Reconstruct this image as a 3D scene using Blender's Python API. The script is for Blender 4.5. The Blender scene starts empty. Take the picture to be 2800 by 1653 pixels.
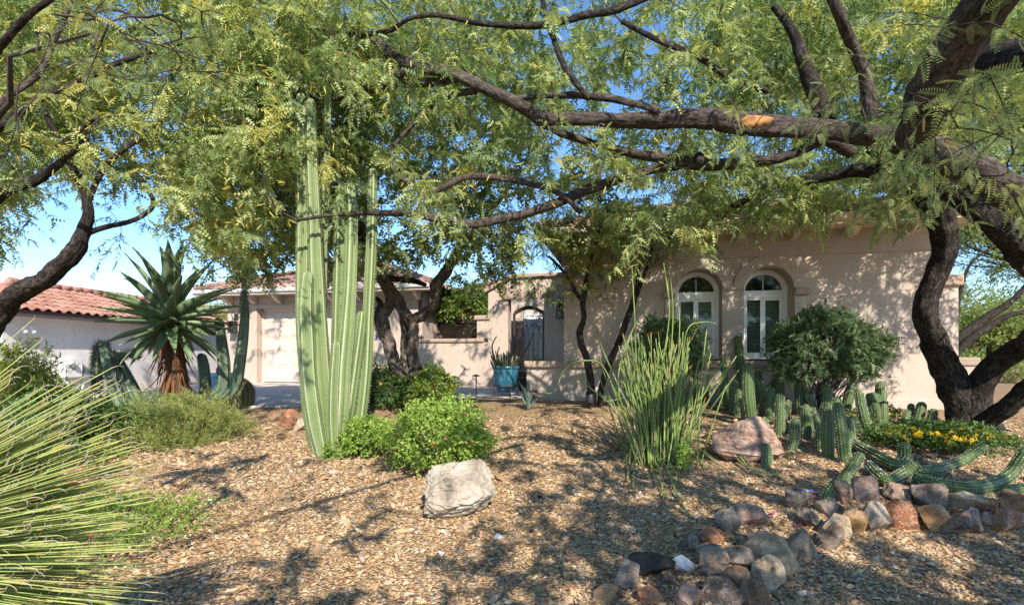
import bpy, bmesh, math, random
import numpy as np
from mathutils import Vector, Matrix, Euler

SC = bpy.context.scene
COL = SC.collection
rng = np.random.default_rng(7)
random.seed(7)

# ------------------------------------------------------------------ camera, sky, sun, exposure
F = 1400.0            # focal length in units of the photo's pixels (photo 2800 wide)
CX, HY = 1400.0, 968.0
CAMZ = 0.92
cam_d = bpy.data.cameras.new('camera')
cam = bpy.data.objects.new('camera', cam_d)
COL.objects.link(cam)
cam.location = (0, 0, CAMZ)
cam.rotation_euler = (math.pi / 2, 0, 0)
cam_d.lens = 18.0
cam_d.sensor_width = 36.0
cam_d.shift_y = (HY - 826.5) / 2800.0
cam_d.clip_start = 0.05
cam_d.clip_end = 2000
cam_d.dof.use_dof = True
cam_d.dof.focus_distance = 8.0
cam_d.dof.aperture_fstop = 9.0
SC.camera = cam

SUN_AZ = Vector((0.26, -0.965, 0)).normalized()
SUN_EL = math.radians(36)
SUN_DIR = Vector((SUN_AZ.x * math.cos(SUN_EL), SUN_AZ.y * math.cos(SUN_EL), math.sin(SUN_EL)))
world = bpy.data.worlds.new('World')
SC.world = world
world.use_nodes = True
nt = world.node_tree
for n in list(nt.nodes):
    nt.nodes.remove(n)
sky = nt.nodes.new('ShaderNodeTexSky')
sky.sky_type = 'NISHITA'
sky.sun_disc = False
sky.sun_elevation = SUN_EL
sky.sun_rotation = math.atan2(SUN_AZ.x, SUN_AZ.y)
sky.altitude = 1500
sky.air_density = 1.0
sky.dust_density = 0.0
sky.ozone_density = 3.0
bg = nt.nodes.new('ShaderNodeBackground')
bg.inputs['Strength'].default_value = 0.125
wo = nt.nodes.new('ShaderNodeOutputWorld')
hs = nt.nodes.new('ShaderNodeHueSaturation')
hs.inputs['Saturation'].default_value = 1.12
nt.links.new(sky.outputs[0], hs.inputs['Color'])
nt.links.new(hs.outputs[0], bg.inputs[0])
nt.links.new(bg.outputs[0], wo.inputs[0])

sun_d = bpy.data.lights.new('sun', 'SUN')
sun_d.energy = 3.8
sun_d.angle = math.radians(0.5)
sun_d.color = (1.0, 0.92, 0.81)
sun = bpy.data.objects.new('sun', sun_d)
COL.objects.link(sun)
sun.rotation_euler = SUN_DIR.to_track_quat('Z', 'Y').to_euler()
sun.location = (4, -10, 20)

SC.view_settings.view_transform = 'Standard'
SC.view_settings.look = 'None'
SC.view_settings.gamma = 1.0
SC.view_settings.use_curve_mapping = False
SC.view_settings.exposure = 1.28
SC.render.engine = 'CYCLES'
SC.cycles.max_bounces = 8
SC.cycles.diffuse_bounces = 4
SC.cycles.transmission_bounces = 6
SC.cycles.transparent_max_bounces = 8

# ------------------------------------------------------------------ placing
def W(px, py, d):
    """world point seen at photo pixel (px, py) at depth d metres"""
    return np.array([(px - CX) / F * d, d, CAMZ + (HY - py) / F * d])

def sstep(a, b, x):
    t = np.clip((np.asarray(x, float) - a) / (b - a), 0, 1)
    return t * t * (3 - 2 * t)

def wob(x, y, f, s):
    return np.sin(x * f + s) * np.cos(y * f * 1.13 + 2 * s) + 0.6 * np.sin((x + y) * f * 1.7 + 3 * s) * np.cos((x - y) * f * 1.9 + s)

def hgt(x, y):
    """height of the ground"""
    x = np.asarray(x, float); y = np.asarray(y, float)
    z = -0.60 + 0.60 * sstep(2.2, 10.2, y) - 0.03
    z = np.maximum(z, -0.63)
    left = sstep(-3.2, -9.5, x) * sstep(17.0, 9.0, y)
    z = z - 0.22 * left
    z = z - 0.30 * sstep(-9.5, -12.5, x) * sstep(26, 16, y)
    # raised cactus bed held by the border rocks
    bed = np.exp(-((x - 4.3) / 2.0) ** 2) * sstep(3.95, 4.9, y) * sstep(8.6, 6.4, y)
    z = z + 0.16 * bed
    md = np.exp(-((x + 0.6) / 2.2) ** 2 - ((y - 6.2) / 1.6) ** 2)
    z = z + 0.05 * md
    near = sstep(14, 9, y) * sstep(0.5, 2.5, 12 - np.abs(x))
    z = z + near * (0.012 * wob(x, y, 1.3, 0.4) + 0.006 * wob(x, y, 3.7, 1.9)) * sstep(10.6, 9.0, y)
    return z

def G(px, py, far=60.0):
    """ground point seen at photo pixel (px, py)"""
    ds = np.geomspace(1.2, far, 4000)
    X = (px - CX) / F * ds
    Z = CAMZ + (HY - py) / F * ds
    below = Z - hgt(X, ds)
    k = int(np.argmax(below < 0)) if np.any(below < 0) else len(ds) - 1
    d = ds[k]
    return np.array([(px - CX) / F * d, d, float(hgt((px - CX) / F * d, d))])

def proj(P):
    P = np.asarray(P)
    d = np.maximum(P[..., 1], 1e-3)
    return CX + P[..., 0] / d * F, HY - (P[..., 2] - CAMZ) / d * F

# ------------------------------------------------------------------ objects
def tag(o, label=None, cat=None, group=None, kind=None):
    if label: o['label'] = label
    if cat: o['category'] = cat
    if group: o['group'] = group
    if kind: o['kind'] = kind
    return o

def thing(name, loc, label, cat, group=None, rz=0.0):
    o = bpy.data.objects.new(name, None)
    COL.objects.link(o)
    o.location = [float(v) for v in loc]
    o.rotation_euler = (0, 0, rz)
    o.empty_display_size = 0.1
    return tag(o, label, cat, group)

def base_of(o):
    v = Vector((0, 0, 0))
    while o is not None:
        v += o.location
        o = o.parent
    return np.array(v)

def link(name, me, parent=None, loc=(0, 0, 0), rot=None, scale=None, kind=None):
    o = bpy.data.objects.new(name, me)
    COL.objects.link(o)
    o.parent = parent
    o.location = [float(v) for v in loc]
    if rot is not None:
        o.rotation_mode = 'QUATERNION' if len(rot) == 4 else 'XYZ'
        if len(rot) == 4: o.rotation_quaternion = rot
        else: o.rotation_euler = rot
    if scale is not None:
        o.scale = (scale,) * 3 if np.isscalar(scale) else scale
    if kind: o['kind'] = kind
    return o

def np_mesh(name, V, faces, mat=None, smooth=True, tint=None, uv=None):
    """faces: list of (k, n) int arrays (triangles, quads ...)"""
    V = np.ascontiguousarray(V, dtype=np.float32)
    me = bpy.data.meshes.new(name)
    me.vertices.add(len(V))
    me.vertices.foreach_set('co', V.ravel())
    loops, starts, off = [], [], 0
    for f in faces:
        f = np.asarray(f, dtype=np.int32)
        if f.size == 0: continue
        loops.append(f.ravel())
        starts.append(off + np.arange(len(f), dtype=np.int32) * f.shape[1])
        off += f.size
    L = np.concatenate(loops)
    S = np.concatenate(starts)
    me.loops.add(len(L))
    me.loops.foreach_set('vertex_index', L)
    me.polygons.add(len(S))
    me.polygons.foreach_set('loop_start', S)
    me.polygons.foreach_set('use_smooth', np.full(len(S), smooth, dtype=bool))
    if uv is not None:
        u = me.uv_layers.new(name='UVMap')
        u.data.foreach_set('uv', np.asarray(uv, dtype=np.float32)[L].ravel())
    if tint is not None:
        a = me.attributes.new('tint', 'FLOAT', 'POINT')
        a.data.foreach_set('value', np.asarray(tint, dtype=np.float32).ravel())
    me.update(calc_edges=True)
    me.validate()
    if mat: me.materials.append(mat)
    return me

def obj(name, V, faces, mat, parent=None, smooth=True, tint=None, uv=None, kind=None, at=None):
    """mesh given in world coordinates, linked under parent (unrotated)"""
    V = np.asarray(V, float)
    if parent is not None:
        b = base_of(parent)
        loc = (0, 0, 0)
    else:
        b = np.array(at if at is not None else (0, 0, 0), float)
        loc = b
    me = np_mesh(name, V - b, faces, mat, smooth, tint, uv)
    return link(name, me, parent, loc, kind=kind)

class MB:
    """collects pieces that make up ONE mesh"""
    def __init__(s):
        s.V, s.F, s.T, s.U, s.n = [], {}, [], [], 0
    def add(s, V, faces, tint=0.5, uv=None):
        V = np.asarray(V, float).reshape(-1, 3)
        for f in faces:
            f = np.asarray(f, int)
            if f.size: s.F.setdefault(f.shape[1], []).append(f + s.n)
        s.V.append(V)
        s.T.append(np.broadcast_to(np.asarray(tint, float), (len(V),)).copy())
        s.U.append(np.zeros((len(V), 2)) if uv is None else np.asarray(uv, float))
        s.n += len(V)
        return s
    def box(s, lo, hi, M=None, tint=0.5):
        lo = np.asarray(lo, float); hi = np.asarray(hi, float)
        V = np.array([[(lo, hi)[i][0], (lo, hi)[j][1], (lo, hi)[k][2]] for k in (0, 1) for j in (0, 1) for i in (0, 1)])
        if M is not None: V = M(V)
        return s.add(V, [np.array([[0, 2, 3, 1], [4, 5, 7, 6], [0, 1, 5, 4], [2, 6, 7, 3], [0, 4, 6, 2], [1, 3, 7, 5]])], tint)
    def tube(s, P, R, sides=8, tint=0.5, **k):
        V, f, uv, t = tube(P, R, sides, **k)
        return s.add(V, f, tint if t is None else t, uv)
    def out(s, name, mat, parent=None, smooth=True, kind=None, at=None):
        return obj(name, np.concatenate(s.V), [np.concatenate(v) for v in s.F.values()], mat, parent, smooth,
                   np.concatenate(s.T), np.concatenate(s.U), kind, at)
    def mesh(s, name, mat, smooth=True):
        return np_mesh(name, np.concatenate(s.V), [np.concatenate(v) for v in s.F.values()], mat, smooth,
                       np.concatenate(s.T), np.concatenate(s.U))

def bevelled(o, w=0.01, seg=2):
    m = o.modifiers.new('bevel', 'BEVEL')
    m.width = w; m.segments = seg; m.limit_method = 'ANGLE'; m.angle_limit = math.radians(40)
    return o

def catmull(P, n=6):
    P = np.asarray(P, float)
    if len(P) < 3:
        t = np.linspace(0, 1, n + 1)[:, None]
        return P[0] * (1 - t) + P[-1] * t
    Q = np.vstack([2 * P[0] - P[1], P, 2 * P[-1] - P[-2]])
    out = []
    for i in range(1, len(Q) - 2):
        t = np.linspace(0, 1, n, endpoint=False)[:, None]
        a, b, c, d = Q[i - 1], Q[i], Q[i + 1], Q[i + 2]
        out.append(0.5 * ((2 * b) + (c - a) * t + (2 * a - 5 * b + 4 * c - d) * t ** 2 + (3 * b - 3 * c + d - a) * t ** 3))
    out.append(P[-1][None])
    return np.concatenate(out)

def frames(P):
    T = np.gradient(P, axis=0)
    T /= np.linalg.norm(T, axis=1)[:, None] + 1e-12
    u = np.cross(T[0], [0.31, 0.17, 0.93])
    if np.linalg.norm(u) < 0.1: u = np.cross(T[0], [1, 0, 0])
    N = []
    for t in T:
        u = u - t * np.dot(u, t)
        u /= np.linalg.norm(u) + 1e-12
        N.append(u)
    N = np.array(N)
    return T, N, np.cross(T, N)

def tube(P, R, sides=8, rad=None, cap=True, capend=False):
    """swept tube. rad(th, i, L) -> radius factor array (and tint) for bark, ribs"""
    P = np.asarray(P, float)
    n = len(P)
    R = np.broadcast_to(np.asarray(R, float), (n,))
    T, N, B = frames(P)
    L = np.concatenate([[0], np.cumsum(np.linalg.norm(np.diff(P, axis=0), axis=1))])
    th = np.arange(sides) / sides * 2 * np.pi
    tint = None
    fac = np.ones((n, sides))
    if rad is not None:
        fac, tint = rad(th, L, R)
        if tint is not None: tint = np.asarray(tint).ravel()
    ring = (np.cos(th)[None, :, None] * N[:, None, :] + np.sin(th)[None, :, None] * B[:, None, :])
    V = P[:, None, :] + ring * (R[:, None] * fac)[:, :, None]
    V = V.reshape(-1, 3)
    i = np.arange(n - 1)[:, None] * sides
    j = np.arange(sides)[None, :]
    k = (j + 1) % sides
    Q = np.stack([i + j, i + k, i + sides + k, i + sides + j], -1).reshape(-1, 4)
    uv = np.stack([np.broadcast_to(th[None, :] * np.maximum(R.mean(), 1e-4), (n, sides)).ravel(),
                   np.broadcast_to(L[:, None], (n, sides)).ravel()], -1)
    faces = [Q]
    if cap:
        V = np.vstack([V, P[-1] + T[-1] * R[-1] * 0.3, P[0]])
        a, b = n * sides, n * sides + 1
        jj = np.arange(sides); kk = (jj + 1) % sides
        faces.append(np.stack([(n - 1) * sides + jj, (n - 1) * sides + kk, np.full(sides, a)], -1))
        faces.append(np.stack([kk, jj, np.full(sides, b)], -1))
        uv = np.vstack([uv, [[0, L[-1]], [0, 0]]])
        if tint is not None: tint = np.concatenate([tint, [tint[-1], tint[0]]])
    return V, faces, uv, tint

def bark_rad(amp, freq, seed):   # furrows and plates
    r = np.random.default_rng(seed)
    ph = r.uniform(0, 6.28, 12)
    def f(th, L, R):
        a = th[None, :]; l = L[:, None]
        s = 0
        for q in range(4):
            kk = (3, 5, 7, 11)[q]
            s = s + np.sin(kk * a + ph[q] + 1.3 * np.sin(l * freq * (0.7 + 0.4 * q) + ph[q + 4])) * (0.5, 0.5, 0.45, 0.35)[q]
        s = s + 0.6 * np.sin(l * freq * 1.9 + ph[8] + 2 * np.sin(a + ph[9]))
        s = s + 0.55 * np.sin(13 * a + 2.2 * np.sin(l * freq * 1.1 + ph[3]) + ph[1]) * np.sin(l * freq * 2.7 + 3 * a + ph[2])
        s = s + r.normal(0, 0.35, s.shape)
        lump = 0.11 * np.sin(2 * a + l * 2.3 + ph[10]) + 0.08 * np.sin(l * 5.1 + ph[11] + a)
        return 1 + amp * s + lump, None
    return f

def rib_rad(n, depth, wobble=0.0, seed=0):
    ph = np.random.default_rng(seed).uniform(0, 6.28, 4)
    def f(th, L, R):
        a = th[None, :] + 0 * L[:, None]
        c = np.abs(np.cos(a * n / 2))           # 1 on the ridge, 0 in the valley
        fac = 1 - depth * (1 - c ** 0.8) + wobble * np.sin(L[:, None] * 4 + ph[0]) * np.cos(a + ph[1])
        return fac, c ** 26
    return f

def rotmats(D, roll=None, up=None):
    """rotation matrices whose x axis is D, z axis near up turned by roll"""
    D = D / (np.linalg.norm(D, axis=1)[:, None] + 1e-12)
    U = np.broadcast_to(np.array([0, 0, 1.0]) if up is None else up, D.shape)
    Y = np.cross(U, D)
    bad = np.linalg.norm(Y, axis=1) < 1e-3
    Y[bad] = np.cross(np.array([0.0, 1, 0]), D[bad])
    Y /= np.linalg.norm(Y, axis=1)[:, None] + 1e-12
    Z = np.cross(D, Y)
    if roll is not None:
        c, s = np.cos(roll)[:, None], np.sin(roll)[:, None]
        Y, Z = Y * c + Z * s, Z * c - Y * s
    return np.stack([D, Y, Z], -1)

def scatter(TV, TF, pos, Rm, scale, tints):
    """many copies of a small template as ONE vertex/face array"""
    n, k = len(pos), len(TV)
    sc = scale[:, None, None] if np.ndim(scale) == 1 else scale[:, None, :]
    V = np.einsum('nij,nkj->nki', Rm, TV[None] * sc) + pos[:, None, :]
    F = [(f[None] + (np.arange(n) * k)[:, None, None]).reshape(-1, f.shape[1]) for f in TF]
    return V.reshape(-1, 3), F, np.repeat(tints, k)

# ------------------------------------------------------------------ materials
def nodes(name):
    m = bpy.data.materials.new(name)
    m.use_nodes = True
    t = m.node_tree
    for n in list(t.nodes): t.nodes.remove(n)
    return m, t, t.nodes.new, t.links.new

def ramp(t, stops, fac):
    r = t.nodes.new('ShaderNodeValToRGB')
    e = r.color_ramp.elements
    while len(e) < len(stops): e.new(0.5)
    for k, (p, c) in enumerate(stops):
        e[k].position = p; e[k].color = (*c, 1)
    t.links.new(fac, r.inputs[0])
    return r.outputs[0]

def noise(t, vec, scale, detail=4, rough=0.6, dist=0.0):
    n = t.nodes.new('ShaderNodeTexNoise')
    n.inputs['Scale'].default_value = scale
    n.inputs['Detail'].default_value = detail
    n.inputs['Roughness'].default_value = rough
    n.inputs['Distortion'].default_value = dist
    if vec is not None: t.links.new(vec, n.inputs['Vector'])
    return n.outputs[0]

def mathn(t, op, a, b=None):
    n = t.nodes.new('ShaderNodeMath'); n.operation = op
    for k, v in enumerate((a, b)):
        if v is None: continue
        if isinstance(v, (int, float)): n.inputs[k].default_value = v
        else: t.links.new(v, n.inputs[k])
    return n.outputs[0]

def mixc(t, fac, a, b, mode='MIX'):
    n = t.nodes.new('ShaderNodeMix'); n.data_type = 'RGBA'; n.blend_type = mode
    for s, v in ((n.inputs[0], fac), (n.inputs[6], a), (n.inputs[7], b)):
        if isinstance(v, (int, float)): s.default_value = v
        elif isinstance(v, tuple): s.default_value = (*v, 1)
        else: t.links.new(v, s)
    return n.outputs[2]

def bump(t, h, strength, dist, normal=None):
    b = t.nodes.new('ShaderNodeBump')
    b.inputs['Strength'].default_value = strength
    b.inputs['Distance'].default_value = dist
    t.links.new(h, b.inputs['Height'])
    if normal is not None: t.links.new(normal, b.inputs['Normal'])
    return b.outputs[0]

def attr(t, name='tint'):
    a = t.nodes.new('ShaderNodeAttribute'); a.attribute_name = name
    return a.outputs['Fac']

def coords(t, which='Object'):
    c = t.nodes.new('ShaderNodeTexCoord')
    return c.outputs[which]

def worldpos(t):
    return t.nodes.new('ShaderNodeNewGeometry').outputs['Position']

def finish(m, t, col, rough=0.8, normal=None, spec=0.3, trans=0.0, transcol=None, metal=0.0, coat=0.0):
    p = t.nodes.new('ShaderNodeBsdfPrincipled')
    if isinstance(col, tuple): p.inputs['Base Color'].default_value = (*col, 1)
    else: t.links.new(col, p.inputs['Base Color'])
    if isinstance(rough, (int, float)): p.inputs['Roughness'].default_value = rough
    else: t.links.new(rough, p.inputs['Roughness'])
    p.inputs['Specular IOR Level'].default_value = spec
    p.inputs['Metallic'].default_value = metal
    p.inputs['Coat Weight'].default_value = coat
    if normal is not None: t.links.new(normal, p.inputs['Normal'])
    o = t.nodes.new('ShaderNodeOutputMaterial')
    s = p.outputs[0]
    if trans > 0:
        tr = t.nodes.new('ShaderNodeBsdfTranslucent')
        c = transcol if transcol is not None else col
        if isinstance(c, tuple): tr.inputs[0].default_value = (*c, 1)
        else: t.links.new(c, tr.inputs[0])
        mx = t.nodes.new('ShaderNodeMixShader'); mx.inputs[0].default_value = trans
        t.links.new(s, mx.inputs[1]); t.links.new(tr.outputs[0], mx.inputs[2])
        s = mx.outputs[0]
    t.links.new(s, o.inputs[0])
    return m

def leaf_mat(name, stops, trans=0.35, rough=0.5, spec=0.35, brighten=1.5):
    m, t, N, Lk = nodes(name)
    c = ramp(t, stops, attr(t))
    tc = mixc(t, 1.0, c, (brighten, brighten * 1.0, brighten * 0.55), 'MULTIPLY')
    return finish(m, t, c, rough, None, spec, trans, tc)

def plain(name, col, rough=0.6, spec=0.4, metal=0.0, var=0.12, scale=8.0, bmp=0.0, bscale=60, coat=0.0):
    m, t, N, Lk = nodes(name)
    w = coords(t)
    n = noise(t, w, scale, 5)
    a = tuple(c * (1 - var) for c in col); b = tuple(min(1, c * (1 + var)) for c in col)
    c = ramp(t, [(0.3, a), (0.7, b)], n)
    nm = bump(t, noise(t, w, bscale, 4), bmp, 0.01) if bmp else None
    return finish(m, t, c, rough, nm, spec, metal=metal, coat=coat)

def stucco(name, col, var=0.06):
    m, t, N, Lk = nodes(name)
    w = worldpos(t)
    big = noise(t, w, 0.9, 4, 0.6)
    fine = noise(t, w, 38.0, 3, 0.6, 0.4)
    a = tuple(c * (1 - var) for c in col); b = tuple(c * (1 + var) for c in col)
    c = ramp(t, [(0.3, a), (0.7, b)], big)
    c = mixc(t, 0.12, c, ramp(t, [(0.3, (0.5, 0.5, 0.5)), (0.7, (1, 1, 1))], fine), 'MULTIPLY')
    mp = N('ShaderNodeMapping'); mp.inputs['Scale'].default_value = (3.0, 3.0, 0.35); Lk(w, mp.inputs[0])
    st = noise(t, mp.outputs[0], 2.2, 5, 0.7)
    c = mixc(t, 0.22, c, ramp(t, [(0.42, (0.72, 0.68, 0.63)), (0.60, (1, 1, 1))], st), 'MULTIPLY')
    trowel = noise(t, w, 9.0, 4, 0.6, 0.6)
    nm = bump(t, mathn(t, 'ADD', fine, mathn(t, 'MULTIPLY', trowel, 0.8)), 0.7, 0.014)
    return finish(m, t, c, 0.92, nm, 0.15)

def bark_mat(name, dark, mid, pale, fissure=60.0, strength=0.8, stretch=0.22):
    m, t, N, Lk = nodes(name)
    uv = coords(t, 'UV')
    mp = N('ShaderNodeMapping'); mp.inputs['Scale'].default_value = (1.0, stretch, 1)
    Lk(uv, mp.inputs[0])
    w = worldpos(t)
    n1 = noise(t, mp.outputs[0], fissure, 5, 0.65, 0.8)
    n2 = noise(t, w, 5.0, 4, 0.6)
    n3 = noise(t, w, 90.0, 3, 0.6)
    f = mathn(t, 'ADD', mathn(t, 'MULTIPLY', n1, 0.75), mathn(t, 'MULTIPLY', n2, 0.25))
    c = ramp(t, [(0.36, dark), (0.5, mid), (0.66, pale)], f)
    h = mathn(t, 'ADD', n1, mathn(t, 'MULTIPLY', n3, 0.25))
    return finish(m, t, c, 0.9, bump(t, h, strength, 0.03), 0.15)

def stone_mat(name, stops, scale=4.0, bscale=14.0, strength=0.6, vein=None):
    m, t, N, Lk = nodes(name)
    oi = N('ShaderNodeObjectInfo')
    w = coords(t)
    add = N('ShaderNodeVectorMath'); add.operation = 'ADD'
    Lk(w, add.inputs[0])
    sc = N('ShaderNodeVectorMath'); sc.operation = 'SCALE'
    cb = N('ShaderNodeCombineXYZ')
    Lk(oi.outputs['Random'], cb.inputs[0]); Lk(oi.outputs['Random'], cb.inputs[1])
    Lk(cb.outputs[0], sc.inputs[0]); sc.inputs['Scale'].default_value = 37.0
    Lk(sc.outputs[0], add.inputs[1])
    n1 = noise(t, add.outputs[0], scale, 6, 0.65, 0.6)
    n2 = noise(t, add.outputs[0], bscale * 2.6, 6, 0.7)
    c = ramp(t, stops, mathn(t, 'ADD', mathn(t, 'MULTIPLY', n1, 0.7), mathn(t, 'MULTIPLY', n2, 0.3)))
    if vein:
        v = noise(t, add.outputs[0], scale * 1.4, 3, 0.5, 1.5)
        band = mathn(t, 'LESS_THAN', mathn(t, 'ABSOLUTE', mathn(t, 'SUBTRACT', v, 0.5)), 0.018)
        c = mixc(t, mathn(t, 'MULTIPLY', band, 0.45), c, vein)
    n3 = noise(t, add.outputs[0], bscale, 8, 0.7)
    return finish(m, t, c, 0.85, bump(t, n3, strength, 0.03), 0.25)
# ------------------------------------------------------------------ material set
M = {}
M['wall'] = stucco('stucco_wall', (0.475, 0.385, 0.320))
M['trim'] = stucco('stucco_trim', (0.37, 0.28, 0.215))
M['grey_wall'] = stucco('stucco_neighbour', (0.72, 0.68, 0.65))
M['cream'] = plain('cream_paint', (0.66, 0.55, 0.44), 0.6, 0.3, var=0.03)
M['door'] = plain('garage_door_paint', (0.55, 0.46, 0.39), 0.55, 0.3, var=0.02)
M['white'] = plain('white_vinyl', (0.80, 0.80, 0.79), 0.45, 0.4, var=0.02)
M['metal_white'] = plain('pale_metal', (0.66, 0.65, 0.62), 0.5, 0.4, var=0.04)
M['black'] = plain('black_metal', (0.022, 0.020, 0.019), 0.55, 0.4, var=0.2)
M['bronze'] = plain('bronze_iron', (0.045, 0.032, 0.026), 0.5, 0.5, metal=0.3, var=0.2)
M['rust'] = plain('rusty_iron', (0.10, 0.045, 0.028), 0.8, 0.3, var=0.3)
M['tile_red'] = None
M['dark_glass'] = None

def tile_mat(name, stops):
    m, t, N, Lk = nodes(name)
    oi = N('ShaderNodeObjectInfo')
    n = noise(t, worldpos(t), 9.0, 5, 0.7)
    f = mathn(t, 'ADD', mathn(t, 'MULTIPLY', oi.outputs['Random'], 0.45), mathn(t, 'MULTIPLY', n, 0.55))
    return finish(m, t, ramp(t, stops, f), 0.85, bump(t, noise(t, worldpos(t), 60, 4), 0.3, 0.01), 0.2)
M['tile_red'] = tile_mat('red_clay_tile', [(0.2, (0.25, 0.115, 0.08)), (0.5, (0.35, 0.18, 0.13)), (0.8, (0.44, 0.255, 0.195))])
M['tile_brown'] = tile_mat('brown_clay_tile', [(0.2, (0.20, 0.115, 0.09)), (0.5, (0.32, 0.195, 0.155)), (0.8, (0.42, 0.28, 0.22))])

m, t, N, Lk = nodes('window_glass')
M['dark_glass'] = finish(m, t, (0.012, 0.016, 0.018), 0.04, None, 0.9)
m, t, N, Lk = nodes('window_glass_clear')
g = N('ShaderNodeBsdfGlossy'); g.inputs['Roughness'].default_value = 0.03
tr = N('ShaderNodeBsdfTransparent'); tr.inputs[0].default_value = (0.62, 0.70, 0.64, 1)
fr = N('ShaderNodeFresnel'); fr.inputs[0].default_value = 1.5
mx = N('ShaderNodeMixShader'); o_ = N('ShaderNodeOutputMaterial')
fa = mathn(t, 'ADD', fr.outputs[0], 0.01)
Lk(fa, mx.inputs[0]); Lk(tr.outputs[0], mx.inputs[1]); Lk(g.outputs[0], mx.inputs[2]); Lk(mx.outputs[0], o_.inputs[0])
M['clear_glass'] = m
M['blind'] = plain('blind_slats', (0.56, 0.60, 0.50), 0.6, 0.3, var=0.05)
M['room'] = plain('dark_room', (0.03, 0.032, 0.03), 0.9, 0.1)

# gravel ground
GR = [(0.0, (0.12, 0.08, 0.055)), (0.16, (0.36, 0.235, 0.125)), (0.34, (0.50, 0.345, 0.19)), (0.50, (0.57, 0.425, 0.25)),
      (0.64, (0.42, 0.215, 0.105)), (0.74, (0.50, 0.39, 0.27)), (0.84, (0.30, 0.24, 0.20)), (0.95, (0.56, 0.45, 0.32)), (1.0, (0.66, 0.58, 0.47))]
m, t, N, Lk = nodes('gravel_bed')
w = worldpos(t)
vo = N('ShaderNodeTexVoronoi'); vo.inputs['Scale'].default_value = 42.0; Lk(w, vo.inputs['Vector'])
sep = N('ShaderNodeSeparateColor'); Lk(vo.outputs['Color'], sep.inputs[0])
c = ramp(t, GR, sep.outputs[0])
edge = ramp(t, [(0.25, (1, 1, 1)), (0.75, (0.42, 0.36, 0.30))], vo.outputs['Distance'])
c = mixc(t, 0.8, c, edge, 'MULTIPLY')
big = noise(t, w, 1.1, 5, 0.6)
c = mixc(t, 0.45, c, ramp(t, [(0.3, (0.70, 0.60, 0.46)), (0.7, (1.0, 0.93, 0.80))], big), 'MULTIPLY')
hh = mathn(t, 'SUBTRACT', 1.0, vo.outputs['Distance'])
M['gravel'] = finish(m, t, c, 0.9, bump(t, mathn(t, 'ADD', hh, mathn(t, 'MULTIPLY', sep.outputs[1], 0.6)), 0.9, 0.02), 0.2)

m, t, N, Lk = nodes('gravel_stone')
c = ramp(t, GR, attr(t))
n = noise(t, worldpos(t), 70, 4, 0.7)
c = mixc(t, 0.5, c, ramp(t, [(0.3, (0.72, 0.68, 0.62)), (0.7, (1.12, 1.08, 1.0))], n), 'MULTIPLY')
M['stone'] = finish(m, t, c, 0.85, None, 0.25)

m, t, N, Lk = nodes('concrete')
w = worldpos(t)
n1 = noise(t, w, 1.3, 6, 0.65); n2 = noise(t, w, 45, 4, 0.6)
c = ramp(t, [(0.3, (0.40, 0.36, 0.32)), (0.7, (0.53, 0.485, 0.43))], n1)
c = mixc(t, 0.3, c, ramp(t, [(0.35, (0.75, 0.75, 0.75)), (0.65, (1, 1, 1))], n2), 'MULTIPLY')
M['concrete'] = finish(m, t, c, 0.88, bump(t, n2, 0.3, 0.004), 0.2)

# ------------------------------------------------------------------ ground: one sheet to the horizon
def axis(a, b, near_a, near_b, step, grow):
    xs = list(np.arange(near_a, near_b + 1e-6, step))
    s = step
    while xs[-1] < b: s *= grow; xs.append(xs[-1] + s)
    s = step
    while xs[0] > a: s *= grow; xs.insert(0, xs[0] - s)
    return np.array(xs)
gx = axis(-500, 500, -9, 9, 0.15, 1.25)
gy = axis(-60, 900, 1.5, 11.5, 0.15, 1.25)
XX, YY = np.meshgrid(gx, gy)
ZZ = hgt(XX, YY)
V = np.stack([XX, YY, ZZ], -1).reshape(-1, 3)
nx, ny = len(gx), len(gy)
i = (np.arange(ny - 1)[:, None] * nx + np.arange(nx - 1)[None, :])
Q = np.stack([i, i + 1, i + nx + 1, i + nx], -1).reshape(-1, 4)
tag(obj('ground', V, [Q], M['gravel']), kind='structure')

# concrete driveway and entry walk: a sheet laid on the ground, front edge curving
def drive_front(x):
    """y of the near edge of the concrete at x"""
    return 9.45 + 0.45 * sstep(-3.4, -7.5, x) * 0 + 1.75 * sstep(-4.4, -1.4, x) + 0.12 * np.sin(x * 0.9) * sstep(-2, -6, x)
dx = np.linspace(-12.6, 1.35, 110)
dv = np.linspace(0, 1, 40)
DX, DVv = np.meshgrid(dx, dv)
DY = drive_front(DX) + DVv * (17.6 - drive_front(DX))
DZ = hgt(DX, DY) + 0.025
V = np.stack([DX, DY, DZ], -1).reshape(-1, 3)
nx = len(dx)
i = (np.arange(len(dv) - 1)[:, None] * nx + np.arange(nx - 1)[None, :])
Q = np.stack([i, i + 1, i + nx + 1, i + nx], -1).reshape(-1, 4)
Vs = V[:nx].copy(); Vs[:, 2] -= 0.08; k0 = len(V)
j = np.arange(nx - 1)
Q2 = np.stack([k0 + j, k0 + j + 1, j + 1, j], -1)
tag(obj('driveway', np.vstack([V, Vs]), [Q, Q2], M['concrete']), kind='structure')

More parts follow.
